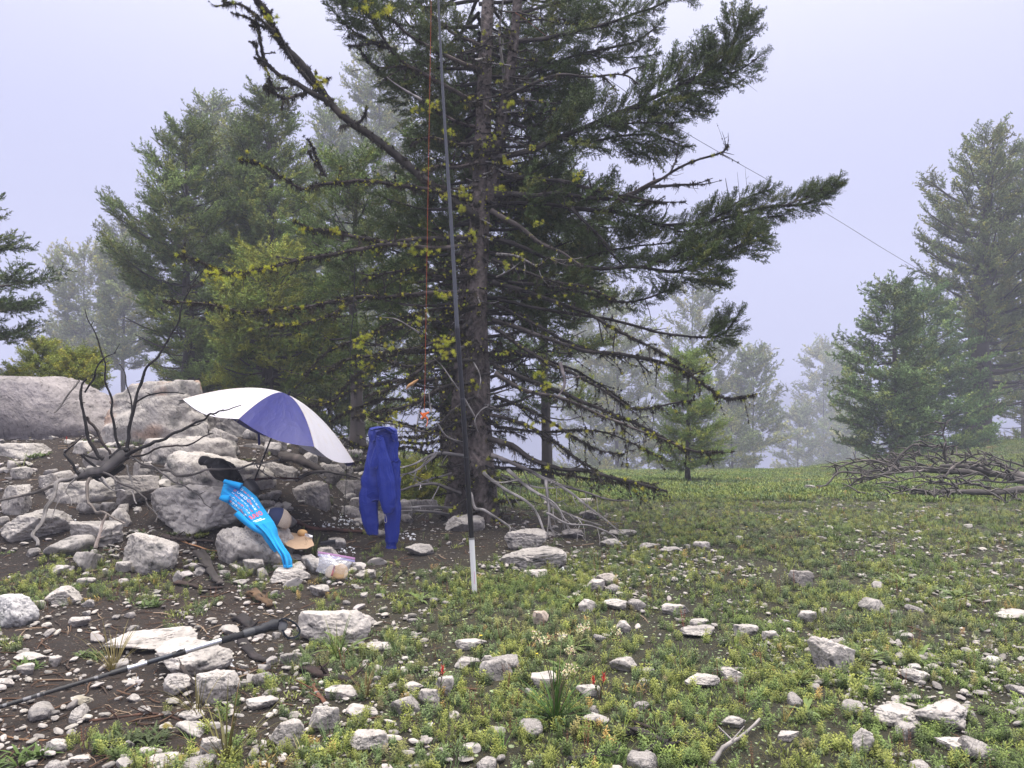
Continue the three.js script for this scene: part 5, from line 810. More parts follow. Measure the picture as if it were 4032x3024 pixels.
for (const [x, y, label, s, n, c] of [[1240, 2190, 'long green grass tuft in front of the cardboard', 1.3, 46, [0.10, 0.145, 0.035]], [590, 2170, 'pale grass tuft by the split boulder foot', 1.4, 22, [0.20, 0.22, 0.09]], [445, 2640, 'dry straw coloured grass tuft beside the layered slab', 1.5, 40, [0.26, 0.22, 0.11]], [1330, 2600, 'green grass tuft between outcrop and rotten wood', 1.5, 26, [0.11, 0.17, 0.04]], [890, 3000, 'tall brownish herb stems at the bottom edge', 1.8, 30, [0.16, 0.15, 0.06]], [780, 2820, 'brownish feathery stems right of the flat white stone', 1.2, 26, [0.17, 0.15, 0.07]], [90, 1850, 'pale upright grass blades left of the long slab', 1.5, 14, [0.22, 0.24, 0.12]], [870, 1790, 'dry bent grass under the umbrella rim', 1.6, 20, [0.26, 0.23, 0.13]], [1330, 2280, 'small grass tuft between food bag and rocks', 0.8, 16, [0.12, 0.16, 0.05]], [1440, 2745, 'dry brown grass tuft beside the flat grey rock', 1.0, 40, [0.22, 0.17, 0.09]]])
  plant(x, y, label, 'grass_tuft', 'grass', (t) => { part('leaves', tint(grassGeo(x, n, 0.13, 0.0034, 0.9, 0.1), c), mLeaf, t); }, s);
// ---------------------------------------------------------------- the charred root by the boulders
{
  const base = P(420, 1860, 5.55), t = thing('dead_root', base, 'charred upturned root with black branches rising before the boulders', 'dead tree'), L = (p) => p.clone().sub(base), k = pxAt(5.5), BLACK = [0.022, 0.019, 0.019], ASH = [0.20, 0.185, 0.18], BROWN = [0.050, 0.038, 0.034];
  const arm = (name, s, r0, r1, d0, d1, tone, tw = 3) => { const pts = crook(smooth(path(s, d0, d1), 5), 0.020, 9, r0 + d1), m = new MB(), rad = (f) => mix(r0, r1, Math.pow(f, 0.8)) * k * (name === 'branch' ? 0.68 : 0.8), r = rng(Math.round(r0 * 99 + pts.length)); m.tube(pts.map(L), rad, 9, { rough: 0.35, seed: r0 + d0, color: woodTone(tone, r0) }); const n = Math.round(lengthOf(pts) * tw * 2); for (let i = 0; i < n; i++) { const a = along(pts, 0.15 + 0.8 * r()), e = tangent(pts, 0.5).multiplyScalar(0.3).add(V(r() - 0.5, r() - 0.4, r() - 0.5)).normalize().multiplyScalar(0.02 + 0.07 * r() * r()); m.tube([L(a), L(a.clone().add(e))], [0.004, 0.0018], 4, { color: woodTone(tone, i) }); } part(name, m.geo(), mWood, t); };
  arm('stump', '300,1885 350,1868 410,1842 455,1812 500,1790', 17, 30, 5.5, 5.6, [0.11, 0.10, 0.098], 8); arm('stump', '380,1880 430,1850 480,1830', 30, 22, 5.62, 5.65, BLACK, 9);
  arm('root', '440,1800 475,1782 512,1776', 20, 12, 5.6, 5.6, BLACK, 14);
  arm('branch', '407,1807 357,1716 334,1626 323,1558 325,1504 337,1486', 11, 5, 5.55, 5.5, BLACK); arm('branch', '334,1545 375,1468 402,1427 434,1400 455,1388', 6, 2, 5.5, 5.4, BLACK);
  arm('branch', '434,1789 398,1725 353,1671 340,1640', 9, 7, 5.6, 5.55, BROWN); arm('branch', '475,1771 452,1689 443,1581 420,1504 407,1400 377,1307 331,1218', 9, 2.5, 5.6, 5.5, BLACK);
  arm('branch', '500,1770 520,1653 542,1536 565,1468 628,1400 655,1345 708,1239 738,1149 775,1100 814,1056', 11, 2.5, 5.6, 5.7, BLACK, 2); arm('branch', '512,1650 511,1603 497,1490 466,1427', 6, 2.5, 5.62, 5.8, BLACK); arm('branch', '738,1149 760,1130 790,1118', 3, 1, 5.7, 5.7, BLACK);
  arm('branch', '540,1580 597,1558 669,1547 728,1546', 6, 3, 5.55, 5.4, BLACK); arm('branch', '497,1793 633,1735 701,1698 787,1658 836,1630 886,1617 954,1597', 11, 2, 5.5, 4.55, BLACK); arm('branch', '720,1690 760,1675 790,1662', 5, 3, 5.25, 5.2, BROWN);
  arm('branch', '520,1798 633,1766 732,1748 818,1710 826,1702', 7, 2.5, 5.5, 5.3, BROWN); arm('branch', '556,1838 642,1852 723,1866 836,1852 1000,1830 1023,1823 1080,1810 1110,1795', 9, 3, 5.45, 4.95, [0.10, 0.088, 0.082]); arm('branch', '1010,1830 1050,1870 1110,1888 1180,1892', 4, 2, 5.0, 5.2, [0.16, 0.14, 0.13], 4);
  arm('branch', '511,1798 579,1834 656,1875 741,1920 790,1960 820,2000', 7, 2.5, 5.5, 4.9, [0.09, 0.08, 0.078]); arm('branch', '407,1861 497,1915 565,1952 588,1992 615,2028 618,2060', 7, 2.5, 5.4, 4.9, [0.085, 0.075, 0.072]);
  arm('root', '300,1875 235,1902 217,1942 194,1997 163,2056 140,2105 146,2146', 11, 7, 5.45, 4.75, ASH); arm('root', '226,1915 136,1942 45,1961 0,1966 -60,1975', 8, 4, 5.35, 5.2, [0.085, 0.075, 0.07]);
  arm('root', '353,1885 352,1974 375,2005 407,2024 488,2062', 8, 4, 5.45, 4.85, [0.17, 0.145, 0.13]); arm('root', '312,1866 289,1816 258,1784', 9, 5, 5.5, 5.5, BLACK); arm('root', '254,1782 285,1755 320,1720', 6, 2, 5.5, 5.4, BLACK);
  arm('root', '398,1880 410,1905 452,1924 488,1938', 7, 3, 5.4, 5.15, ASH); arm('root', '300,1880 265,1925 278,1960 276,1990', 5, 2, 5.4, 5.2, ASH); arm('root', '390,1885 430,1920 470,1910 440,1890', 4, 3, 5.4, 5.3, [0.3, 0.28, 0.27]);
  arm('root', '500,1830 520,1900 530,1950 545,1985', 5, 3, 5.5, 5.1, ASH); arm('root', '240,1960 220,2000 200,2040', 3, 2, 5.1, 5.0, ASH); arm('root', '330,1790 350,1800 390,1812', 6, 6, 5.6, 5.6, BLACK); arm('root', '318,1790 345,1815 380,1840', 6, 6, 5.55, 5.6, BLACK);
}
const stick = (label, s, r0, r1, d0, d1, tone, o = {}) => { const ctl = d0 === 'ground' ? s.trim().split(/\s+/).map((a) => { const [x, y] = a.split(',').map(Number), p = gp(x, y); p.y += (o.up ?? r0 * 0.9 * pxAt(-p.z)); return p; }) : path(s, d0, d1), pts = crook(smooth(ctl, 5), o.crook ?? 0.008, 9, r0), base = pts[0].clone(), k = pxAt(-base.z), m = new MB(), rad = (f) => mix(r0, r1, f) * k, r = rng(Math.round(r0 * 31 + base.x * 77)); m.tube(pts.map((p) => p.clone().sub(base)), rad, o.sides ?? 8, { rough: o.rough ?? 0.3, seed: base.x, color: woodTone(tone, base.x), flat: o.flat ?? 1 }); for (let i = 0; i < (o.stubs ?? 3); i++) { const a = along(pts, 0.2 + 0.7 * r()).sub(base); m.tube([a, a.clone().add(V((r() - 0.5) * 0.16, 0.05 * r(), (r() - 0.5) * 0.1))], [r0 * k * 0.4, 0.0015], 4, { color: woodTone(tone, i) }); } const o2 = part(o.name ?? 'stick', m.geo(), mWood, scene); o2.position.copy(base); return tag(o2, label, o.cat ?? 'stick', o.group); };
stick('thin grey dead stick hooked over the charred root top left', '312,1497 295,1520 271,1549 240,1600 217,1624', 4, 2.5, 5.4, 5.2, [0.12, 0.11, 0.105]);
stick('long reddish brown stick lying behind the cardboard with a broken end', '1160,2060 1240,2088 1330,2095 1400,2103 1448,2100', 9, 7, 'ground', 0, [0.085, 0.038, 0.030], { stubs: 4 });
stick('grey bent branch lying on the rocks under the umbrella', '1165,1892 1210,1868 1255,1858 1300,1858 1370,1868 1440,1893', 8, 4, 6.0, 6.4, [0.16, 0.145, 0.135], { stubs: 7 });
stick('dark red brown thin stick crossing behind the umbrella stem', '985,1890 1050,1882 1110,1886 1175,1888', 5, 4, 5.7, 5.9, [0.07, 0.03, 0.028]);
stick('mossy dark branch arching behind the bent grey one', '1395,1850 1420,1845 1450,1842 1500,1838', 9, 8, 6.5, 6.6, [0.07, 0.062, 0.056]);
stick('thick rotting log on the slope behind the umbrella stem', '1110,1795 1170,1808 1225,1830 1275,1858', 20, 12, 6.9, 6.7, [0.075, 0.062, 0.055], { name: 'log', cat: 'log', rough: 0.5, stubs: 6 });
stick('dark weathered wood plank leaning by the split boulder', '782,2190 815,2235 845,2285 868,2318', 21, 12, 'ground', 0, [0.055, 0.046, 0.042], { flat: 0.45, rough: 0.5, name: 'bark_slab', cat: 'bark', up: 0.03 });
stick('flat brown bark strip lying across the soil by the slab', '690,2302 750,2310 810,2322 875,2318', 13, 7, 'ground', 0, [0.050, 0.032, 0.026], { flat: 0.5, rough: 0.6, name: 'bark_slab', cat: 'bark', up: 0.012 });
stick('rotten orange brown wood chunk below the bark slab', '985,2345 1015,2362 1050,2385 1062,2400', 22, 13, 'ground', 0, [0.14, 0.085, 0.045], { flat: 0.6, rough: 0.8, name: 'wood_chunk', cat: 'wood', up: 0.02 });
stick('black crumbling wood under the walking pole grip', '935,2440 985,2480 960,2530 1000,2590 1070,2615', 24, 12, 'ground', 0, [0.028, 0.022, 0.022], { flat: 0.5, rough: 0.8, name: 'wood_chunk', cat: 'wood', up: 0.012, stubs: 6 });
stick('dark red brown rotten wood right of the walking pole grip', '1190,2640 1260,2665 1340,2680 1420,2705', 26, 14, 'ground', 0, [0.035, 0.021, 0.018], { flat: 0.5, rough: 0.8, name: 'wood_chunk', cat: 'wood', up: 0.012, stubs: 5 });
stick('small reddish stick pointing up to the rotten wood', '1235,2700 1255,2740 1275,2775', 7, 8, 'ground', 0, [0.20, 0.085, 0.05]);
stick('thin dark stick stuck between the paired rocks', '702,2650 735,2700 770,2745 800,2760', 9, 6, 'ground', 0, [0.055, 0.042, 0.036], { up: 0.05 });
stick('long brown stick lying flat left of the mossy stones', '350,2845 450,2830 560,2815 640,2820 760,2850', 7, 5, 'ground', 0, [0.09, 0.045, 0.03], { stubs: 4 });
stick('thin orange brown stem lying on the soil in the lower left', '-10,2910 90,2912 195,2914', 4, 3, 'ground', 0, [0.30, 0.17, 0.09]);
stick('bleached grey stick slanting up at the bottom right', '2800,3050 2850,2985 2920,2925 2990,2868', 11, 6, 'ground', 0, [0.30, 0.275, 0.26], { up: 0.03 });
stick('black stick lying crosswise left of the bleached stick', '2480,2985 2600,2945 2680,2925 2800,2915 2875,2905', 8, 4, 'ground', 0, [0.03, 0.024, 0.024], { up: 0.015 });
stick('thin brown stick descending into the dark branches', '2490,2850 2560,2880 2620,2905 2665,2930', 8, 7, 'ground', 0, [0.07, 0.05, 0.042]);
stick('thick dark decaying branch near the bottom right of centre', '2450,2905 2520,2905 2600,2935 2650,2960', 22, 10, 'ground', 0, [0.036, 0.028, 0.026], { name: 'log', cat: 'log', rough: 0.5, up: 0.02 });
stick('black curved branch along the bottom edge right of centre', '2240,3020 2350,2990 2450,2985 2560,2975 2680,2945', 14, 8, 'ground', 0, [0.03, 0.024, 0.023], { stubs: 6, up: 0.02 });
stick('grey twig standing crooked below the charred root', '375,2160 395,2110 405,2060 415,2030', 7, 4, 4.7, 4.9, [0.20, 0.165, 0.15]);
stick('brown bark peeling strip under the split boulder', '600,2105 680,2125 760,2135 840,2140', 16, 8, 'ground', 0, [0.045, 0.032, 0.028], { flat: 0.5, rough: 0.7, name: 'bark_slab', cat: 'bark', stubs: 8, up: 0.012 });
stick('thin orange twig lying below the dark bark strip', '690,2120 760,2150 830,2172 930,2175', 3, 2, 'ground', 0, [0.30, 0.16, 0.08]);
stick('straight thin dark twig pointing at the white spur of rock', '540,2270 600,2262 660,2250', 5, 3, 'ground', 0, [0.03, 0.025, 0.024]);
// ---------------------------------------------------------------- the fallen dead trees on the right
{
  const D = 9.4, base = P(3700, 1960, D); base.y = G(base.x, base.z);
  const fallen = (label, list) => { const t = thing('fallen_tree', base, label, 'dead tree'); list.forEach(([name, s, r0, r1, d0, d1, tone], i) => { const pts = crook(smooth(path(s, d0, d1), 5), 0.018, 4, i + r0).map((p) => V(p.x, Math.max(p.y, G(p.x, p.z) + 0.01), p.z)), k = pxAt(D), m = new MB(); m.tube(pts.map((p) => p.clone().sub(base)), (f) => mix(r0, r1, f) * k * 0.7, 8, { rough: 0.3, seed: i, color: woodTone(tone ?? [0.10, 0.088, 0.082], i) }); const r = rng(i * 7 + 1); for (let q = 0; q < 14; q++) { const a = along(pts, r()).sub(base), e = a.clone().add(V((r() - 0.6) * 0.4, (r() - 0.3) * 0.2, (r() - 0.5) * 0.3)); m.tube([a, a.clone().lerp(e, 0.5).add(V(0, 0.04 * r(), 0)), e], [0.011, 0.008, 0.003], 4, { color: woodTone([0.10, 0.088, 0.082], q) }); } part(name, m.geo(), mWood, t); }); };
  fallen('fallen dead tree whose bare limbs arch over at the right edge', [['trunk', '4120,1880 4032,1877 3900,1862 3788,1857 3660,1852 3553,1846 3450,1848', 25, 9, 9.2, 9.6], ['trunk', '4120,1915 4032,1900 3900,1862 3790,1836 3700,1840', 20, 10, 9.0, 9.3], ['limb', '3553,1846 3480,1850 3400,1862 3302,1861 3255,1908 3215,1912', 8, 4, 9.5, 9.3], ['limb', '3514,1842 3440,1818 3380,1818 3320,1835 3280,1870', 7, 4, 9.5, 9.4], ['limb', '3506,1853 3540,1800 3575,1770 3600,1752 3660,1756 3709,1758 3722,1775', 8, 6, 9.6, 9.6], ['limb', '3745,1840 3717,1783 3722,1740 3712,1710 3727,1672', 7, 3, 9.5, 9.5], ['limb', '3722,1790 3735,1830 3770,1850', 6, 6, 9.4, 9.4], ['limb', '3900,1850 3850,1825 3790,1822 3745,1850 3720,1880', 8, 6, 9.0, 9.0, [0.15, 0.13, 0.12]], ['limb', '3700,1845 3600,1835 3520,1850 3430,1880 3360,1895', 7, 3, 9.2, 9.1], ['limb', '3640,1850 3540,1860 3450,1872 3380,1885', 6, 3, 9.1, 9.0], ['limb', '3553,1840 3500,1822 3440,1820 3390,1840 3350,1880', 5, 3, 9.8, 9.7], ['limb', '3620,1840 3600,1800 3620,1790 3660,1810 3690,1835', 5, 3, 9.8, 9.8], ['limb', '3700,1850 3600,1815 3500,1805 3400,1830 3340,1870', 5, 2, 9.7, 9.6], ['limb', '3780,1850 3680,1800 3580,1795 3480,1830 3420,1870', 5, 2, 9.9, 9.7], ['limb', '3850,1860 3760,1880 3640,1875 3540,1895 3450,1905', 6, 2, 9.1, 8.9], ['limb', '3900,1840 3830,1800 3740,1790 3660,1815', 5, 2, 9.9, 9.9], ['limb', '3580,1850 3480,1870 3380,1900 3320,1925', 5, 2, 9.2, 9.1], ['limb', '4060,1850 3960,1810 3850,1790 3780,1800', 6, 3, 9.9, 10], ['limb', '4060,1890 3960,1900 3860,1890 3760,1905 3680,1900', 7, 3, 8.9, 8.8], ['limb', '3990,1880 3950,1845 3880,1830 3800,1840', 8, 4, 8.9, 9.0], ['limb', '4040,1870 3960,1835 3900,1815 3860,1815', 8, 4, 9.4, 9.5]]);
  fallen('lower fallen dead trunk with thin forked limbs near the right edge', [['trunk', '4120,1935 4032,1932 3900,1938 3788,1936 3660,1940 3553,1947 3440,1950 3373,1942', 20, 5, 8.5, 8.7], ['limb', '3700,1940 3600,1925 3520,1940 3440,1960', 7, 3, 8.6, 8.6], ['limb', '3800,1936 3720,1955 3640,1985 3600,1985', 7, 3, 8.5, 8.4], ['limb', '3780,1930 3720,1900 3660,1905', 6, 3, 8.7, 8.8], ['limb', '3900,1930 3840,1905 3770,1900', 8, 4, 8.7, 8.7], ['limb', '3660,1940 3690,1965 3740,1975', 6, 3, 8.4, 8.3], ['limb', '4060,1980 3990,1965 3960,1990 3950,2010', 8, 4, 8.2, 8.1]]);
}
// ---------------------------------------------------------------- the camp: cloth first
function canvasTex(w, h, draw) { const c = document.createElement('canvas'); c.width = w; c.height = h; draw(c.getContext('2d'), w, h); const t = new THREE.CanvasTexture(c); t.colorSpace = THREE.SRGBColorSpace; t.needsUpdate = true; return t; }
const weave = dataTex(256, 256, (u, v, x, y) => 0.5 + 0.25 * ((x & 2) ? 1 : -1) * ((y & 2) ? 1 : -1) * 0.5 + 0.2 * tf(u, v, 20, 4, 2), false); weave.repeat.set(20, 20);
const crinkle = dataTex(512, 512, (u, v) => { let k = 0; for (const [fr, sd, w] of [[4, 5, 0.55], [9, 19, 0.3], [18, 25, 0.15]]) k += w * (1 - Math.pow(Math.abs(tnoise(u, v, fr, sd)), 0.6)); return clamp(k); }, false);
function sheet(nu, nv, f, { thick = 0.004 } = {}) {    // a cloth with two faces and closed edges; f(u, v) gives its middle
  const g = new THREE.BufferGeometry(), p = [], uv = [], idx = [], a = V(), b = V(), n = V(), e = 1e-3;
  for (const s of [1, -1]) for (let j = 0; j <= nv; j++) for (let i = 0; i <= nu; i++) { const u = i / nu, v = j / nv, c = f(u, v); a.subVectors(f(Math.min(1, u + e), v), f(Math.max(0, u - e), v)); b.subVectors(f(u, Math.min(1, v + e)), f(u, Math.max(0, v - e))); n.crossVectors(a, b).normalize(); const rim = Math.min(1, 8 * Math.min(u, 1 - u, v, 1 - v) + 0.15); p.push(c.x + n.x * thick * s * rim, c.y + n.y * thick * s * rim, c.z + n.z * thick * s * rim); uv.push(u, v); }
  const W = nu + 1, o = W * (nv + 1);
  for (let j = 0; j < nv; j++) for (let i = 0; i < nu; i++) { const q = j * W + i; idx.push(q, q + 1, q + W, q + 1, q + W + 1, q + W, o + q, o + q + W, o + q + 1, o + q + 1, o + q + W, o + q + W + 1); }
  const edge = (q, r) => idx.push(q, o + q, r, r, o + q, o + r);
  for (let i = 0; i < nu; i++) { edge(i + 1, i); edge(nv * W + i, nv * W + i + 1); } for (let j = 0; j < nv; j++) { edge(j * W, (j + 1) * W); edge((j + 1) * W + nu, j * W + nu); }
  g.setAttribute('position', new THREE.Float32BufferAttribute(p, 3)); g.setAttribute('uv', new THREE.Float32BufferAttribute(uv, 2)); g.setIndex(idx); g.computeVertexNormals(); return g;
}
// umbrella
{
  const hub = P(1135, 1557, 5.6), rimC = P(1057, 1697, 5.6), e1 = P(1396, 1820, 5.6).sub(rimC), Rr = e1.length(), ax = hub.clone().sub(rimC), H = ax.length(); e1.normalize(); ax.addScaledVector(e1, -ax.dot(e1)).normalize();
  const e2 = V().crossVectors(e1, ax).normalize(); const tilt = -0.18; const axT = ax.clone().addScaledVector(e2, tilt).normalize(); e2.addScaledVector(axT, -e2.dot(axT)).normalize();
  const foot = P(962, 1990, 5.6), t = thing('umbrella', foot, 'open blue and white panelled umbrella propped among the rocks', 'umbrella'), L = (p) => p.clone().sub(foot);
  const dome = (rho, th, lift = 0) => { const seg = Math.PI / 4, f = ((th - 0.03) / seg) % 1, ff = (f + 1) % 1, mid = Math.sin(Math.PI * ff), scal = 1 - 0.055 * mid * rho, rr = rho * scal, h = H * (1 - Math.pow(rho, 1.75)) - 0.035 * mid * rho * rho * (1 - 0.3 * rho) - 0.02 * mid * rho; return rimC.clone().addScaledVector(e1, Math.cos(th) * rr * Rr).addScaledVector(e2, Math.sin(th) * rr * Rr).addScaledVector(axT, h + lift); };
  const stain = (c0, navy) => canvasTex(256, 256, (g, w, h) => { g.fillStyle = c0; g.fillRect(0, 0, w, h); const r = rng(navy ? 5 : 9); for (let i = 0; i < 260; i++) { g.globalAlpha = 0.04 + 0.05 * r(); g.fillStyle = navy ? (r() < 0.5 ? '#12144a' : '#343a90') : (r() < 0.6 ? '#b9a67c' : '#c9cbe0'); const x = r() * w, y = navy ? r() * h : h - r() * r() * h; g.beginPath(); g.ellipse(x, y, 4 + 26 * r(), 2 + 10 * r(), r() * 3, 0, 7); g.fill(); } if (!navy) { g.globalAlpha = 0.28; g.strokeStyle = '#b79a66'; g.lineWidth = 5; g.beginPath(); g.moveTo(2, 0); g.lineTo(2, h); g.moveTo(w - 2, 0); g.lineTo(w - 2, h); g.stroke(); } });
  const mWhite = new THREE.MeshPhysicalMaterial({ map: stain('#d2d0d8', false), roughness: 0.75, transmission: 0.12, thickness: 0, bumpMap: crinkle, bumpScale: 0.004, side: THREE.DoubleSide }), mBlue = new THREE.MeshPhysicalMaterial({ map: stain('#1d2272', true), roughness: 0.55, bumpMap: crinkle, bumpScale: 0.004, transmission: 0.06, thickness: 0, side: THREE.DoubleSide });
  ['w', 'b', 'w', 'w', 'b', 'b', 'w', 'b'].forEach((c, i) => { const th0 = 0.03 + i * Math.PI / 4, g = sheet(14, 18, (u, v) => L(dome(0.015 + 0.985 * v, th0 + 1e-4 + (Math.PI / 4 - 2e-4) * u)), { thick: 0.0012 }); part('canopy_panel', g, c === 'w' ? mWhite : mBlue, t); });
  const metal = std({ color: col(0.02, 0.02, 0.024), roughness: 0.35, metalness: 0.6 });
  for (let i = 0; i < 8; i++) { const th = 0.03 + i * Math.PI / 4, pts = []; for (let k = 0; k <= 8; k++) pts.push(L(dome(k / 8 * 1.01, th, -0.006))); part('rib', new MB().tube(pts, () => 0.0028, 5).geo(), metal, t); part('tip', new MB().tube([pts[8], pts[8].clone().addScaledVector(pts[8].clone().sub(pts[7]).normalize(), 0.018)], [0.004, 0.003], 6).geo(), metal, t); }
  const top = hub.clone().addScaledVector(axT, 0.004);
  part('shaft', new MB().tube([L(foot), L(foot.clone().lerp(top, 0.5)), L(top)], [0.0065, 0.006, 0.0055], 10).geo(), metal, t);
  part('ferrule', new MB().tube([L(top.clone().addScaledVector(axT, -0.004)), L(top.clone().addScaledVector(axT, 0.02)), L(top.clone().addScaledVector(axT, 0.035))], [0.012, 0.009, 0.005], 10).geo(), metal, t);
  const hd = top.clone().sub(foot).normalize(); part('handle', new MB().tube([L(foot.clone().addScaledVector(hd, 0.10)), L(foot.clone().addScaledVector(hd, 0.05)), L(foot.clone()), L(foot.clone().addScaledVector(hd, -0.035))], [0.010, 0.016, 0.017, 0.015], 12).geo(), std({ color: col(0.03, 0.03, 0.034), roughness: 0.6 }), t);
  for (let i = 0; i < 8; i++) { const th = 0.03 + i * Math.PI / 4, a = L(foot.clone().lerp(top, 0.80)), b = L(dome(0.55, th, -0.008)); part('stretcher', new MB().tube([a, a.clone().lerp(b, 0.5), b], [0.002, 0.002, 0.002], 4).geo(), metal, t); }
  const s0 = P(1016, 1678, 5.5), s1 = P(1019, 1715, 5.5), s2 = P(1020, 1752, 5.5); part('closing_strap', sheet(3, 10, (u, v) => L(s0.clone().lerp(v < 0.5 ? s1 : s2, v < 0.5 ? v * 2 : 1).add(v < 0.5 ? V() : s1.clone().sub(s0).multiplyScalar(0)).add(V((u - 0.5) * 0.018, v < 0.5 ? 0 : 0, 0.004 * Math.sin(v * 9)))), { thick: 0.0015 }), mBlue, t);
}
// T-shirt spread over the split boulder
{
  const rows = [[868, 1948, 884, 1893, 5.02], [878, 1960, 915, 1893, 5.0], [900, 1985, 965, 1918, 4.97], [930, 2010, 1010, 1955, 4.93], [955, 2035, 1032, 1990, 4.90], [985, 2060, 1060, 2030, 4.86], [1010, 2070, 1078, 2055, 4.82], [1040, 2098, 1091, 2082, 4.80], [1062, 2125, 1096, 2110, 4.78], [1085, 2160, 1118, 2150, 4.72], [1105, 2190, 1140, 2180, 4.68], [1112, 2212, 1150, 2205, 4.66], [1117, 2236, 1152, 2233, 4.64]];
  const at = (v) => { const f = clamp(v) * (rows.length - 1), i = Math.min(rows.length - 2, Math.floor(f)), t = f - i; return rows[i].map((q, k) => mix(q, rows[i + 1][k], t)); };
  const org = P(1000, 2060, 4.9), f = (u, v) => { const [lx, ly, rx, ry, d] = at(v), taper = sstep(0.45, 0.8, v), bulge = Math.sin(Math.PI * clamp(u * 0.92 + 0.04)), wr = 0.010 * noise(u * 5 + v * 3, v * 6, 2) + 0.008 * noise(u * 11, v * 3.5, 7) + taper * 0.016 * Math.sin(u * 13 + v * 5); return P(mix(lx, rx, u), mix(ly, ry, u) , d + 0.06 - 0.07 * bulge * (0.7 + 0.5 * taper) + 0.10 * (u - 0.5) + wr).sub(org); };
  const t = thing('shirt', org, 'bright sky blue printed T-shirt draped over the split boulder', 'T-shirt');
  const print = canvasTex(1024, 1024, (g, w, h) => {
    g.fillStyle = '#0c98d8'; g.fillRect(0, 0, w, h);
    g.textAlign = 'center'; g.textBaseline = 'middle';
    const put = (s, x, y, sx, sy, c) => { g.fillStyle = c; g.save(); g.translate(x, y); g.scale(sx, sy); g.fillText(s, 0, 0); g.restore(); };
    g.font = 'bold 100px sans-serif';
    ['OTIHE', 'BOXCO', 'HFERE', 'OEBOC', 'EHKOR', 'OCHEF', 'TOJER', 'HONKI'].forEach((s, i) => [...s].forEach((ch, k) => put(ch, w * (0.15 + 0.165 * k), h * (0.135 + 0.028 * i), 1.5, 0.31, (i + k * 2) % 5 < 2 ? '#ef8078' : '#e6eaf2')));
    g.font = 'bold 150px sans-serif'; put('RAVO', w * 0.48, h * 0.378, 1.6, 0.36, '#ec574e');
    g.fillStyle = '#e6eaf2'; g.fillRect(w * 0.16, h * 0.413, w * 0.42, h * 0.010); g.fillRect(w * 0.2, h * 0.432, w * 0.5, h * 0.011);
  });
  print.flipY = false; part('body', sheet(40, 90, f, { thick: 0.004 }), new THREE.MeshPhysicalMaterial({ map: print, bumpMap: crinkle, bumpScale: 0.012, roughness: 0.9, sheen: 0.4, sheenRoughness: 0.6 }), t);
  const plain = new THREE.MeshPhysicalMaterial({ color: new THREE.Color('#0c9ade'), roughness: 0.9, sheen: 0.4 });
  const sl = (s, d, r0) => part('sleeve', (() => { const pts = smooth(path(s, d, d), 5).map((p) => p.sub(org)); return new MB().tube(pts, (q) => pxAt(4.9) * mix(r0[0], r0[1], q), 14, { rough: 0.25, seed: r0[0], flat: 0.7 }).geo(); })(), plain, t);
  sl('905,1965 880,1962 868,1958', 4.97, [22, 14]); sl('950,1915 905,1902 882,1894', 5.0, [20, 10]); sl('930,2020 1000,2078 1040,2100 1060,2130 1090,2170', 4.83, [14, 12]);
  part('hem', (() => { const pts = smooth(path('1119,2228 1135,2232 1151,2229', 4.62, 4.62), 4).map((p) => p.sub(org)); return new MB().tube(pts, () => pxAt(4.7) * 5, 8, { rough: 0.3 }).geo(); })(), plain, t);
}
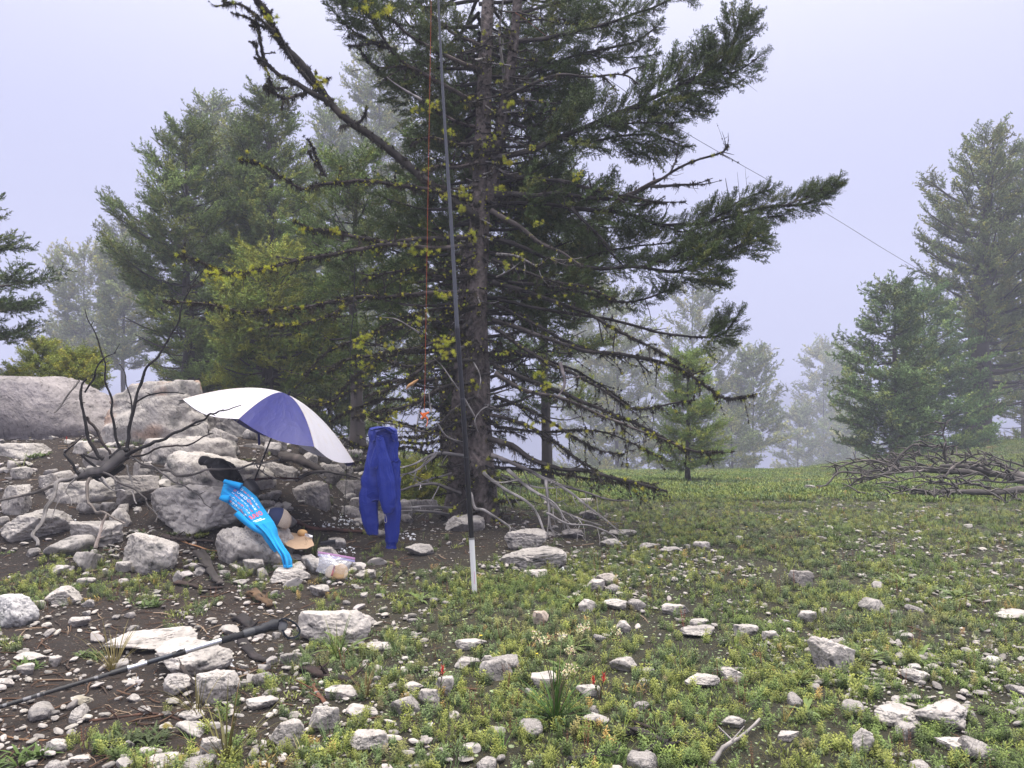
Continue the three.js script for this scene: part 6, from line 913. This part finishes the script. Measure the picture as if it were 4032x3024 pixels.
// the blue rain garment hanging by the trunk
{
  const o = (x, y) => [1400 + x * 0.588, 1640 + y * 0.588], org = P(1506, 1900, 5.45), cx = [], t = thing('rain_jacket', org, 'royal blue rain jacket hanging limply from a branch beside the mast', 'jacket'), s = pxAt(5.45) * 0.588;
  const crease = dataTex(512, 512, (u, v) => { let k = 0; for (const [fr, sd, w] of [[5, 3, 0.5], [11, 9, 0.3], [23, 15, 0.2]]) k += w * (1 - Math.pow(Math.abs(tnoise(u, v * 1, fr, sd)), 0.55)); return clamp(k); }, false); crease.repeat.set(1, 2);
  const mat = new THREE.MeshPhysicalMaterial({ color: new THREE.Color('#08278c'), roughness: 0.5, bumpMap: crease, bumpScale: 0.006, clearcoat: 0.12, clearcoatRoughness: 0.5, side: THREE.DoubleSide });
  const loft = (name, list, dz, seed, o2 = {}) => {       // list: [x, y, half width]; an oval tube of cloth with long folds
    const c = smooth(list.map(([x, y]) => { const q = o(x, y); return P(q[0], q[1], 5.45 + dz).sub(org); }), 8), n = c.length - 1, S = 36, m = new MB(), g = new THREE.BufferGeometry(), p = [], uv = [], idx = [];
    for (let k = 0; k <= n; k++) { const f = k / n * (list.length - 1), i = Math.min(list.length - 2, Math.floor(f)), hw = mix(list[i][2], list[i + 1][2], sstep(0, 1, f - i)) * s, y = c[k].y;
      for (let j = 0; j <= S; j++) { const a = (j % S) / S * Math.PI * 2, ca = Math.cos(a), sa = Math.sin(a), fold = 1 + 0.17 * noise(ca * 2.2 + seed, sa * 2.2, y * 2.5) + 0.10 * noise(ca * 5 + seed, sa * 5, y * 5) + 0.08 * noise(ca * 7, sa * 7, y * 22 + seed) + 0.07 * Math.abs(noise(ca * 3 + y * 9, sa * 3 + y * 6, seed)) * 2; p.push(c[k].x + ca * hw * fold, c[k].y + 0.012 * noise(ca * 3, sa * 3, y * 14 + seed), c[k].z + sa * hw * (o2.depth ?? 0.45) * fold); uv.push(j / S, k / n); } }
    const W = S + 1; for (let k = 0; k < n; k++) for (let j = 0; j < S; j++) { const q = k * W + j; idx.push(q, q + 1, q + W, q + 1, q + W + 1, q + W); }
    for (const k of o2.open ? [0] : [0, n]) { const q = p.length / 3; p.push(c[k].x, c[k].y, c[k].z); uv.push(0, 0); for (let j = 0; j < S; j++) k ? idx.push(q, k * W + j + 1, k * W + j) : idx.push(q, j, j + 1); }
    g.setAttribute('position', new THREE.Float32BufferAttribute(p, 3)); g.setAttribute('uv', new THREE.Float32BufferAttribute(uv, 2)); g.setIndex(idx); g.computeVertexNormals(); part(name, g, mat, t);
  };
  loft('body', [[183, 78, 55], [182, 105, 84], [183, 150, 92], [182, 230, 98], [178, 320, 108], [172, 420, 116], [168, 500, 112], [170, 560, 95]], 0.05, 1);
  loft('body', [[105, 440, 42], [95, 520, 56], [92, 600, 55], [100, 690, 50], [116, 780, 36], [124, 792, 28]], 0.03, 4, { open: true, depth: 0.4 });
  loft('body', [[238, 300, 50], [247, 420, 48], [250, 540, 46], [249, 650, 48], [245, 760, 44], [243, 830, 40], [240, 862, 30], [238, 884, 34]], 0.02, 7, { depth: 0.45 });
  loft('sleeve', [[160, 130, 20], [172, 220, 34], [188, 330, 46], [200, 440, 54], [210, 540, 50], [214, 600, 40], [216, 640, 28], [217, 652, 20]], -0.05, 11);
  loft('sleeve', [[158, 150, 14], [145, 220, 20], [130, 290, 24], [122, 335, 23], [121, 350, 20]], -0.06, 15, { open: true });
  loft('hood', [[110, 85, 16], [130, 82, 26], [160, 76, 30], [200, 72, 32], [240, 88, 30], [258, 112, 20]], -0.01, 19, { depth: 0.9 }); loft('hood', [[110, 92, 18], [112, 120, 22], [120, 165, 20]], -0.02, 22, { depth: 0.8 }); loft('hood', [[256, 92, 18], [262, 125, 20], [262, 165, 14]], -0.01, 25, { depth: 0.8 });
  const cd = path('1514,2025 1512,2042 1516,2058 1522,2056 1521,2040 1517,2026', 5.38, 5.38).map((p) => p.sub(org)); part('drawcord', new MB().tube(smooth(cd, 5), () => 0.0016, 6, { color: [0.45, 0.42, 0.36] }).geo(), mStone, t);
}
// cap
{
  const org = P(1090, 2050, 5.1), t = thing('cap', org, 'navy and tan mesh back cap lying beside the blue shirt', 'cap'), g = (a0, a1, hMin = 0) => { const m = new THREE.SphereGeometry(0.088, 28, 16, a0, a1, 0, Math.PI * 0.5); m.scale(1.08, 1.0, 1); const p = m.attributes.position; for (let i = 0; i < p.count; i++) { const k = 1 + 0.04 * noise(p.getX(i) * 22, p.getY(i) * 22, p.getZ(i) * 22); p.setXYZ(i, p.getX(i) * k, p.getY(i) * k, p.getZ(i) * k); } m.computeVertexNormals(); return m; };
  const mesh = dataTex(128, 128, (u, v, x, y) => ((x & 7) < 2 || (y & 7) < 2) ? [0.5, 0.42, 0.35] : [0.30, 0.25, 0.21], true); mesh.repeat.set(5, 4);
  const crown = new THREE.Group(); crown.name = 'crown'; t.add(crown); crown.rotation.set(0.25, 0.35, -0.62);
  part('front_panel', g(Math.PI * 1.5, Math.PI), std({ color: col(0.012, 0.022, 0.075), roughness: 0.85, side: THREE.DoubleSide }), crown); part('mesh_back', g(Math.PI * 0.5, Math.PI), std({ map: mesh, roughness: 0.95, side: THREE.DoubleSide }), crown);
  
  const band = std({ color: col(0.46, 0.38, 0.31), roughness: 0.9 }); for (const a of [Math.PI * 0.5, Math.PI * 0.78, Math.PI, Math.PI * 1.22, Math.PI * 1.5]) { const pts = []; for (let k = 0; k <= 10; k++) { const e = k / 10 * Math.PI / 2; pts.push(V(-Math.cos(a - Math.PI) * 0.0955 * Math.cos(e) * -1, 0.0895 * Math.sin(e), Math.sin(a - Math.PI) * 0.0895 * Math.cos(e))); } part('seam', new MB().tube(pts, () => 0.0028, 5).geo(), band, crown); }
  const brim = new THREE.Shape(); brim.moveTo(-0.08, 0.03); brim.quadraticCurveTo(-0.075, 0.125, 0, 0.135); brim.quadraticCurveTo(0.075, 0.125, 0.08, 0.03); brim.quadraticCurveTo(0, 0.10, -0.08, 0.03); const bg = new THREE.ExtrudeGeometry(brim, { depth: 0.004, bevelEnabled: true, bevelSize: 0.002, bevelThickness: 0.002, bevelSegments: 2, curveSegments: 16 }); bg.rotateX(-Math.PI / 2); bg.rotateY(Math.PI * 0.5); const bm = part('brim', bg, std({ color: col(0.010, 0.018, 0.06), roughness: 0.85 }), crown); bm.position.y = -0.004;
  part('logo', (() => { const q = []; for (let k = 0; k <= 12; k++) { const f = k / 12; q.push(V(-0.093 - 0.002 * Math.sin(3 * f), 0.02 + 0.034 * f, 0.018 + 0.018 * Math.sin(f * 4.4))); } return new MB().tube(q.map((v) => { const l = Math.hypot(v.x / 1.08, v.y, v.z); return v.multiplyScalar(0.0925 / l); }), (f) => 0.002 + 0.0025 * Math.sin(f * 3.14), 6).geo(); })(), std({ color: col(0.7, 0.72, 0.78), roughness: 0.7 }), crown);
}
// cardboard, bread, paper
{
  const pts = [[1090, 2068], [1124, 2086], [1128, 2096], [1165, 2103], [1203, 2110], [1227, 2119], [1236, 2148], [1208, 2160], [1163, 2162], [1129, 2150], [1094, 2108]], d = (y) => 5.38 - (y - 2068) * 0.0042, org = P(1165, 2125, 5.0), w = pts.map(([x, y]) => P(x, y, d(y)).sub(org));
  const t = thing('cardboard_sheet', org, 'creased torn sheet of brown cardboard below the cap', 'cardboard'); const c = w.reduce((a, b) => a.add(b), V()).multiplyScalar(1 / w.length);
  const n = V().crossVectors(w[3].clone().sub(w[9]), w[6].clone().sub(w[9])).normalize(); if (n.z < 0) n.negate();
  const u = w[5].clone().sub(w[0]).normalize(), v = V().crossVectors(n, u); const sh = new THREE.Shape(w.map((q) => new THREE.Vector2(q.clone().sub(c).dot(u), q.clone().sub(c).dot(v))));
  const g = new THREE.ExtrudeGeometry(sh, { depth: 0.004, bevelEnabled: true, bevelSize: 0.0015, bevelThickness: 0.0012, bevelSegments: 1 }), mtx = new THREE.Matrix4().makeBasis(u, v, n).setPosition(c); g.applyMatrix4(mtx);
  const cm = dataTex(256, 256, (a, b, x, y) => { const k = 0.92 + 0.12 * tf(a, b, 12, 3, 4) + ((y % 16) < 1 ? -0.05 : 0); return [0.50 * k, 0.35 * k, 0.235 * k]; }, true); cm.repeat.set(4, 4); part('board', g, std({ map: cm, roughness: 0.95 }), t);
  for (const [a, b] of [[[1128, 2096], [1136, 2120]], [[1150, 2104], [1152, 2135]], [[1203, 2112], [1206, 2145]]]) { const A = P(a[0], a[1], d(a[1]) - 0.012).sub(org), B = P(b[0], b[1], d(b[1]) - 0.012).sub(org); part('crease', new MB().tube([A, A.clone().lerp(B, 0.5), B], [0.0016, 0.0013, 0.0008], 4, { color: [0.30, 0.20, 0.13] }).geo(), mStone, t); }
  const bg = new THREE.SphereGeometry(0.034, 24, 16); bg.scale(1, 0.72, 0.8); { const p = bg.attributes.position; for (let i = 0; i < p.count; i++) { const k = 1 + 0.08 * noise(p.getX(i) * 50, p.getY(i) * 50, p.getZ(i) * 50); p.setXYZ(i, p.getX(i) * k, p.getY(i) * k, p.getZ(i) * k); } bg.computeVertexNormals(); }
  single('bread_roll', bg, std({ color: col(0.60, 0.36, 0.15), roughness: 0.8 }), 'round golden bread roll behind the cardboard edge', 'bread').position.copy(P(1190, 2098, 5.2));
  const o2 = P(1215, 2106, 5.14); single('paper_scrap', sheet(6, 6, (a, b) => P(1202 + a * 30 - b * 3, 2098 + a * 11 + b * 12, 5.14 + 0.02 * noise(a * 3, b * 3, 4)).sub(o2), { thick: 0.001 }), std({ color: col(0.78, 0.78, 0.8), roughness: 0.9 }), 'crumpled white paper scrap at the right of the bread roll', 'paper').position.copy(o2);
  const o3 = P(1292, 2137, 5.0), bx = new THREE.BoxGeometry(0.095, 0.022, 0.035, 6, 2, 2); const ph = single('black_case', bx, std({ color: col(0.012, 0.014, 0.02), roughness: 0.4 }), 'small flat black case on the stones right of the cardboard', 'case'); ph.position.copy(o3); ph.rotation.set(0.1, 0.15, 0.12);
}
// black bag on the rock and the grey flask by the stem
{
  const org = P(920, 1865, 5.7), t = thing('black_bag', org, 'black soft bag slumped on the grey slab above the shirt', 'bag'), m = std({ color: col(0.010, 0.010, 0.012), roughness: 0.8 });
  part('body', sheet(30, 24, (u, v) => { const x = mix(mix(800, 848, v), mix(915, 978, v), u), y = mix(mix(1815, 1875, v), mix(1830, 1935, v), u) - 16 * Math.sin(Math.PI * u) * (1 - v), k = Math.sin(Math.PI * clamp(u * 0.9 + 0.05)) * Math.sin(Math.PI * clamp(v * 0.9 + 0.05)); return P(x, y, 5.62 - 0.12 * k + 0.02 * noise(u * 6, v * 6, 3) + 0.012 * noise(u * 13, v * 9, 5)).sub(org); }, { thick: 0.03 }), m, t);
  part('pocket', new MB().tube(smooth(path('793,1825 800,1815 815,1815 825,1825', 5.66, 5.6), 5).map((p) => p.sub(org)), (f) => 0.018 + 0.022 * Math.sin(f * 3.14), 12, { rough: 0.2 }).geo(), m, t);
  part('strap', new MB().tube(smooth(path('830,1828 860,1818 890,1822 915,1835 940,1860', 5.56, 5.52), 5).map((p) => p.sub(org)), () => 0.009, 8, { flat: 0.7 }).geo(), std({ color: col(0.02, 0.02, 0.022), roughness: 0.7 }), t);
  const a = P(978, 1902, 5.35), b = P(1006, 1940, 5.3), dir = b.clone().sub(a), f = thing('grey_flask', a, 'dark grey flask leaning at the foot of the umbrella', 'flask'); part('body', new MB().tube([V(0, 0, 0), dir.clone().multiplyScalar(0.04), dir.clone().multiplyScalar(0.1), dir.clone().multiplyScalar(0.8), dir.clone().multiplyScalar(0.97), dir.clone()], [0.012, 0.038, 0.043, 0.043, 0.038, 0.02], 20).geo(), std({ color: col(0.045, 0.045, 0.052), roughness: 0.45 }), f); part('cap', new MB().tube([dir.clone().multiplyScalar(-0.22), dir.clone().multiplyScalar(-0.2), dir.clone().multiplyScalar(0.02)], [0.020, 0.026, 0.028], 16).geo(), std({ color: col(0.02, 0.02, 0.022), roughness: 0.5 }), f);
}
// food bag
{
  const org = gp(1325, 2290), d = -org.z, t = thing('food_bag', org, 'clear zip bag of bread with a pink closure strip on the ground', 'bag'), q = (x, y, dd) => P(x, y, d + dd).sub(org), TL = [1252, 2181], TR = [1398, 2206], BL2 = [1242, 2258], BR2 = [1368, 2290];
  const f = (s) => (u, v) => { const x = mix(mix(TL[0], TR[0], u), mix(BL2[0], BR2[0], u), v) + 14 * Math.sin(v * 3.1) * (0.5 - u) * 1.2, y = mix(mix(TL[1], TR[1], u), mix(BL2[1], BR2[1], u), v), k = Math.pow(Math.sin(Math.PI * clamp(u * 0.94 + 0.03)), 0.7) * Math.sin(Math.PI * clamp(Math.pow(v, 1.2))); return q(x, y, -0.02 + s * 0.055 * k + 0.006 * noise(u * 7 + s, v * 6, 3) + 0.004 * noise(u * 17, v * 13, s)).add(V(0, 0.012, 0)); };
  const film = new THREE.MeshPhysicalMaterial({ color: col(0.93, 0.94, 0.97), roughness: 0.16, transmission: 0.86, thickness: 0, ior: 1.45, side: THREE.DoubleSide });
  part('film', sheet(30, 26, f(-1), { thick: 0.0006 }), film, t); part('film', sheet(30, 26, f(1), { thick: 0.0006 }), film, t);
  const strip = (o, c) => part('closure_strip', sheet(24, 3, (u, v) => q(mix(TL[0], TR[0], u), mix(TL[1], TR[1], u) + (v + o) * 8 - 3, -0.026 + 0.004 * Math.sin(u * 9)).add(V(0, 0.012, 0)), { thick: 0.0016 }), std({ color: col(...c), roughness: 0.4 }), t); strip(0, [0.72, 0.38, 0.66]); strip(1.35, [0.55, 0.50, 0.82]);
  const bun = (x, y, rx, c, rot) => { const g = new THREE.SphereGeometry(1, 24, 14); g.scale(rx, rx * 0.95, rx * 0.42); const p = g.attributes.position; for (let i = 0; i < p.count; i++) { const k = 1 + 0.05 * noise(p.getX(i) * 60, p.getY(i) * 60, p.getZ(i) * 60); p.setXYZ(i, p.getX(i) * k, p.getY(i) * k, p.getZ(i) * k); } g.computeVertexNormals(); const m = part('bread_slice', g, std({ color: col(...c), roughness: 0.85 }), t); m.position.copy(q(x, y, -0.02).add(V(0, 0.012, 0))); m.rotation.set(-0.5, rot, 0.2); };
  bun(1338, 2258, 0.052, [0.72, 0.48, 0.24], 0.2); bun(1302, 2258, 0.040, [0.78, 0.66, 0.50], -0.5); bun(1318, 2272, 0.030, [0.66, 0.40, 0.17], 0.9); bun(1355, 2268, 0.032, [0.74, 0.58, 0.38], -0.7);
  part('meat_slice', sheet(4, 12, (u, v) => q(1306 + u * 8 - v * 12 + 8, 2236 + v * 40, -0.058 + 0.006 * Math.sin(v * 6)).add(V(0, 0.012, 0)), { thick: 0.004 }), std({ color: col(0.55, 0.20, 0.19), roughness: 0.6 }), t);
}
// ---------------------------------------------------------------- walking pole
{
  const A = P(-150, 2828, 2.50), B = P(872, 2522, 2.95), org = A.clone().lerp(B, 0.5), t = thing('walking_pole', org, 'black and silver walking pole lying across the cracked slab', 'walking pole'), f = (k) => A.clone().lerp(B, k).sub(org), s = (x) => (x + 150) / 1022;
  const M = (c, r, met = 0) => std({ color: col(...c), roughness: r, metalness: met }), black = M([0.015, 0.016, 0.018], 0.5), silver = M([0.52, 0.53, 0.56], 0.32, 0.75), rod = (name, x0, x1, r0, r1, m) => part(name, new MB().tube([f(s(x0)), f(s((x0 + x1) / 2)), f(s(x1))], [r0, (r0 + r1) / 2, r1], 18).geo(), m, t);
  const scuffed = std({ map: dataTex(64, 512, (u, v) => { const k = tf(u, v, 30, 6, 3) > 0.15 ? 0.22 : 0.03; return [k, k, k * 1.05]; }, true), roughness: 0.5, metalness: 0.3 });
  rod('lower_shaft', -150, 395, 0.0072, 0.0078, scuffed); rod('clamp', 395, 465, 0.0105, 0.0110, black); rod('collar', 462, 470, 0.0115, 0.0115, silver); rod('middle_shaft', 470, 545, 0.0088, 0.0090, silver); rod('collar', 543, 552, 0.0105, 0.0105, black); rod('middle_shaft', 550, 655, 0.0090, 0.0092, M([0.03, 0.035, 0.045], 0.35, 0.4)); rod('clamp', 652, 715, 0.0118, 0.0122, black); rod('collar', 708, 716, 0.0125, 0.0125, silver); rod('upper_shaft', 714, 874, 0.0102, 0.0106, silver);
  { const p0 = f(s(672)).add(V(0, 0.012, 0.006)), p1 = f(s(702)).add(V(0, 0.013, 0.006)); part('lever', new MB().tube([p0, p0.clone().lerp(p1, 0.5).add(V(0, 0.004, 0)), p1], [0.004, 0.006, 0.004], 8, { flat: 0.6 }).geo(), silver, t); }
  { const r = rng(8); for (let i = 0; i < 11; i++) { const x = 752 + i * 8.2 + (i > 4 ? 6 : 0), a = f(s(x)).add(V(0, 0.004, 0.0098)); part('lettering', new MB().tube([a.clone().add(V(-0.002, -0.003, 0)), a.clone().add(V(0, r() * 0.004, 0.0006)), a.clone().add(V(0.003, 0.003, 0))], [0.0011, 0.0013, 0.0011], 5, { color: [0.85, 0.86, 0.88] }).geo(), mStone, t); } }
  const C = (x, y, d) => P(x, y, d).sub(org);
  part('grip_extension', new MB().tube(smooth([f(s(870)), C(920, 2509, 2.980), C(962, 2496, 3.010)], 5), () => 0.0135, 18, { rough: 0.03 }).geo(), M([0.012, 0.013, 0.016], 0.85), t);
  part('grip_ring', new MB().tube([C(958, 2497, 3.005), C(985, 2489, 3.020), C(1000, 2485, 3.030)], [0.0155, 0.0165, 0.0155], 18).geo(), M([0.05, 0.053, 0.06], 0.6), t);
  part('grip', new MB().tube(smooth([C(996, 2486, 3.030), C(1030, 2478, 3.050), C(1060, 2466, 3.070), C(1090, 2460, 3.090), C(1112, 2461, 3.100)], 6), (q) => 0.0165 + 0.009 * Math.sin(q * 2.6) * q + 0.0015 * Math.sin(q * 22), 20).geo(), M([0.014, 0.016, 0.022], 0.7), t);
  part('grip_head', new MB().tube(smooth([C(1104, 2446, 3.090), C(1112, 2462, 3.090), C(1108, 2484, 3.090)], 5), (q) => 0.011 + 0.011 * Math.sin(q * 3.14), 14).geo(), M([0.20, 0.20, 0.20], 0.6), t);
  const st = smooth([C(1098, 2446, 3.080), C(1115, 2436, 3.080), C(1145, 2444, 3.100), C(1172, 2466, 3.120), C(1181, 2490, 3.120), C(1168, 2506, 3.110), C(1140, 2512, 3.090), C(1122, 2500, 3.070), C(1112, 2480, 3.070)], 7), sm = new MB();
  { const c = new THREE.CatmullRomCurve3(st), n = 60, p = [], idx = []; for (let i = 0; i <= n; i++) { const q = c.getPoint(i / n), tg = c.getTangent(i / n), w = V(0.25, 0.25, 1).normalize().multiplyScalar(i / n > 0.55 ? 0.022 : 0.016), nn = V().crossVectors(tg, w).normalize().multiplyScalar(0.003); for (const [a, b] of [[1, 1], [-1, 1], [-1, -1], [1, -1]]) p.push(q.x + w.x * a + nn.x * b, q.y + w.y * a + nn.y * b, q.z + w.z * a + nn.z * b); } for (let i = 0; i < n; i++) for (let k = 0; k < 4; k++) { const a = i * 4 + k, b = i * 4 + (k + 1) % 4; idx.push(a, a + 4, b, b, a + 4, b + 4); } const g = new THREE.BufferGeometry(); g.setAttribute('position', new THREE.Float32BufferAttribute(p, 3)); g.setIndex(idx); const g2 = g.toNonIndexed(); g2.computeVertexNormals(); part('wrist_strap', g2, M([0.010, 0.016, 0.026], 0.9), t); }
}
// ---------------------------------------------------------------- mast, lines and wire
{
  const foot = gp(1870, 2338), d = -foot.z; foot.y -= 0.03; const t = thing('mast', foot, 'tall slim telescopic black mast with a white foot section', 'mast');
  const spots = [[1870, 2346, 10.5], [1857, 2120, 10.5], [1836, 1800, 9.8], [1821, 1570, 9.3], [1800, 1290, 8.6], [1783, 980, 7.6], [1765, 700, 6.6], [1742, 330, 5.3], [1724, -40, 4.2], [1716, -260, 3.6]];
  const w = spots.map(([x, y, r]) => [P(x, y, d).sub(foot), r * pxAt(d)]); w[0][0].y = Math.min(w[0][0].y, 0.0);
  const M = (c, r, m = 0) => std({ color: col(...c), roughness: r, metalness: m });
  for (let i = 0; i + 1 < w.length; i++) { const [a, ra] = w[i], [b, rb] = w[i + 1]; part('section', new MB().tube([a, a.clone().lerp(b, 0.5), b], [ra, (ra * 0.98 + rb) / 2, rb * 1.02], 18).geo(), i === 0 ? M([0.80, 0.80, 0.80], 0.35) : i < 4 ? M([0.014, 0.014, 0.016], 0.28) : M([0.10, 0.105, 0.115], 0.25, 0.3), t); if (i > 0) part('ferrule', new MB().tube([a.clone().lerp(b, -0.012), a.clone().lerp(b, 0.012)], [ra * 1.07, ra * 1.07], 18).geo(), i === 1 ? M([0.35, 0.35, 0.35], 0.3, 0.5) : M([0.05, 0.05, 0.055], 0.35), t); }
  part('marking', new MB().tube([P(1867, 2250, d - 0.030).sub(foot), P(1869, 2300, d - 0.030).sub(foot)], [0.0012, 0.0012], 5, { color: [0.7, 0.2, 0.45] }).geo(), mStone, t);
  const cord = (name, label, s, r, c, d0, d1, cat = 'cord') => { const p = smooth(path(s, d0, d1), 5), o = p[0].clone(); const m = single(name, new MB().tube(p.map((q) => q.clone().sub(o)), () => r, 6, { color: c }).geo(), std({ vertexColors: true, roughness: 0.7 }), label, cat); m.position.copy(o); return m; };
  cord('orange_cord', 'thin orange cord hanging straight down left of the mast', '1697,-60 1697,60 1693,300 1688,600 1683,900 1678,1200 1674,1450 1671,1618', 0.0016, [0.42, 0.085, 0.022], 5.4, 5.4);
  cord('hanging_wire', 'thin black wire hanging down beside the right umbrella tip', '1397,1060 1394,1150 1388,1260 1382,1330 1378,1440 1376,1600 1366,1810 1360,1950 1349,2090', 0.0022, [0.012, 0.014, 0.012], 5.6, 5.75, 'wire'); cord('hanging_wire', 'thick upper part of the black hanging wire left of the orange cord', '1397,1040 1396,1120 1390,1250 1380,1330 1379,1400', 0.0042, [0.012, 0.014, 0.012], 5.62, 5.6, 'wire');
  cord('antenna_wire', 'long thin wire slanting from the great fir across the sky to the right', '2180,165 2400,315 2640,485 2850,610 3080,740 3290,862 3480,980 3660,1086 3790,1160', 0.0034, [0.16, 0.16, 0.19], 6.9, 13, 'wire'); cord('orange_cord', 'short orange cord running from the fir stem to the antenna wire', '2030,50 2080,85 2130,125 2182,166', 0.0030, [0.30, 0.075, 0.03], 6.45, 6.9);
  for (const [x, y, s, label] of [[1548, 2262, 1, 'larger loop of black wire lying on the meadow left of the mast foot'], [1595, 2262, 0.6, 'smaller loop of black wire behind the larger one']]) { const c = gp(x, y + 30), p = []; for (let i = 0; i <= 30; i++) { const a = i / 30 * 6.6; p.push(V(Math.cos(a) * 0.085 * s * (1 + 0.1 * Math.sin(a * 2)), 0.05 * s + 0.055 * s * Math.sin(a + 0.6), Math.sin(a) * 0.05 * s)); } single('wire_loop', new MB().tube(p, () => 0.002, 6, { color: [0.01, 0.01, 0.01] }).geo(), std({ vertexColors: true, roughness: 0.5 }), label, 'wire').position.copy(c); }
  const o = P(1671, 1640, 5.4), w2 = thing('line_winder', o, 'bright orange X shaped line winder dangling on the orange cord', 'line winder'), k = pxAt(5.4), or = M([0.80, 0.16, 0.02], 0.4), q = (x, y) => V((x - 1671) * k, -(y - 1640) * k, 0);
  part('frame', mergeGeometries([new MB().tube(smooth([q(1656, 1625), q(1664, 1634), q(1668, 1642), q(1660, 1648)], 5), (f) => 0.0062 + 0.002 * Math.sin(f * 3), 10, { flat: 1 }).geo(), new MB().tube(smooth([q(1689, 1623), q(1678, 1630), q(1672, 1640), q(1662, 1646), q(1658, 1648)], 5), (f) => 0.006 + 0.003 * Math.abs(f - 0.5), 10).geo(), new MB().tube(smooth([q(1668, 1630), q(1676, 1640), q(1682, 1648), q(1684, 1652)], 5), () => 0.006, 10).geo(), new MB().tube([q(1664, 1629), q(1673, 1627), q(1682, 1628)], [0.004, 0.004, 0.004], 8).geo()]), or, w2);
  part('tail', new MB().tube(smooth([q(1682, 1650), q(1683, 1662), q(1679, 1678)], 5), () => 0.0035, 8).geo(), M([0.85, 0.22, 0.06], 0.5), w2); part('line', new MB().tube([q(1667, 1642), q(1672, 1643), q(1677, 1642)], [0.003, 0.0034, 0.003], 8).geo(), M([0.8, 0.78, 0.72], 0.7), w2);
  const sp = P(1614, 1515, 5.9); single('broken_wood', new MB().tube(smooth(path('1600,1532 1608,1520 1622,1512 1636,1502 1646,1495', 5.9, 5.85), 4).map((p) => p.sub(sp)), (f) => 0.004 + 0.012 * Math.sin(f * 2.8) * (1 - 0.5 * f), 8, { rough: 0.4, color: [0.62, 0.36, 0.16] }).geo(), mStone, 'fresh orange splinter of broken wood left of the orange cord', 'wood').position.copy(sp);
}
// crumbs of old hail in the hollows
{
  const r = rng(808), pl = [], g = rockGeo(900, { detail: 2, cuts: 6, rough: 0.1, tone: [1, 1, 1] }); g.computeVertexNormals();
  for (const [x0, x1, y0, y1, n] of [[1330, 1430, 2010, 2085, 150], [1230, 1330, 2055, 2080, 45], [1570, 1640, 2100, 2130, 40], [800, 850, 1770, 1800, 30], [860, 920, 2590, 2630, 40], [500, 550, 2670, 2705, 40], [1330, 1400, 2150, 2190, 45], [2185, 2250, 2240, 2275, 35], [210, 300, 2030, 2075, 50]]) for (let i = 0; i < n; i++) { const p = gp(rnd(x0, x1, r), rnd(y0, y1, r)), s = 0.005 + 0.024 * r() * r(); if (r() < 0.4) continue; p.y += s * 0.25; pl.push({ p, q: new THREE.Quaternion().setFromEuler(new THREE.Euler(r() * 3, r() * 6, r() * 3)), s: V(s, s * 0.6, s), c: col(0.78, 0.79, 0.82) }); }
  tag(instanced('hail_crumbs', g, std({ vertexColors: true, roughness: 0.6 }), pl, scene), 'white crumbs of melting hail in the hollows');
}
scene.traverse((o) => { if (o.isMesh) o.castShadow = o.receiveShadow = true; });
renderer.render(scene, camera);
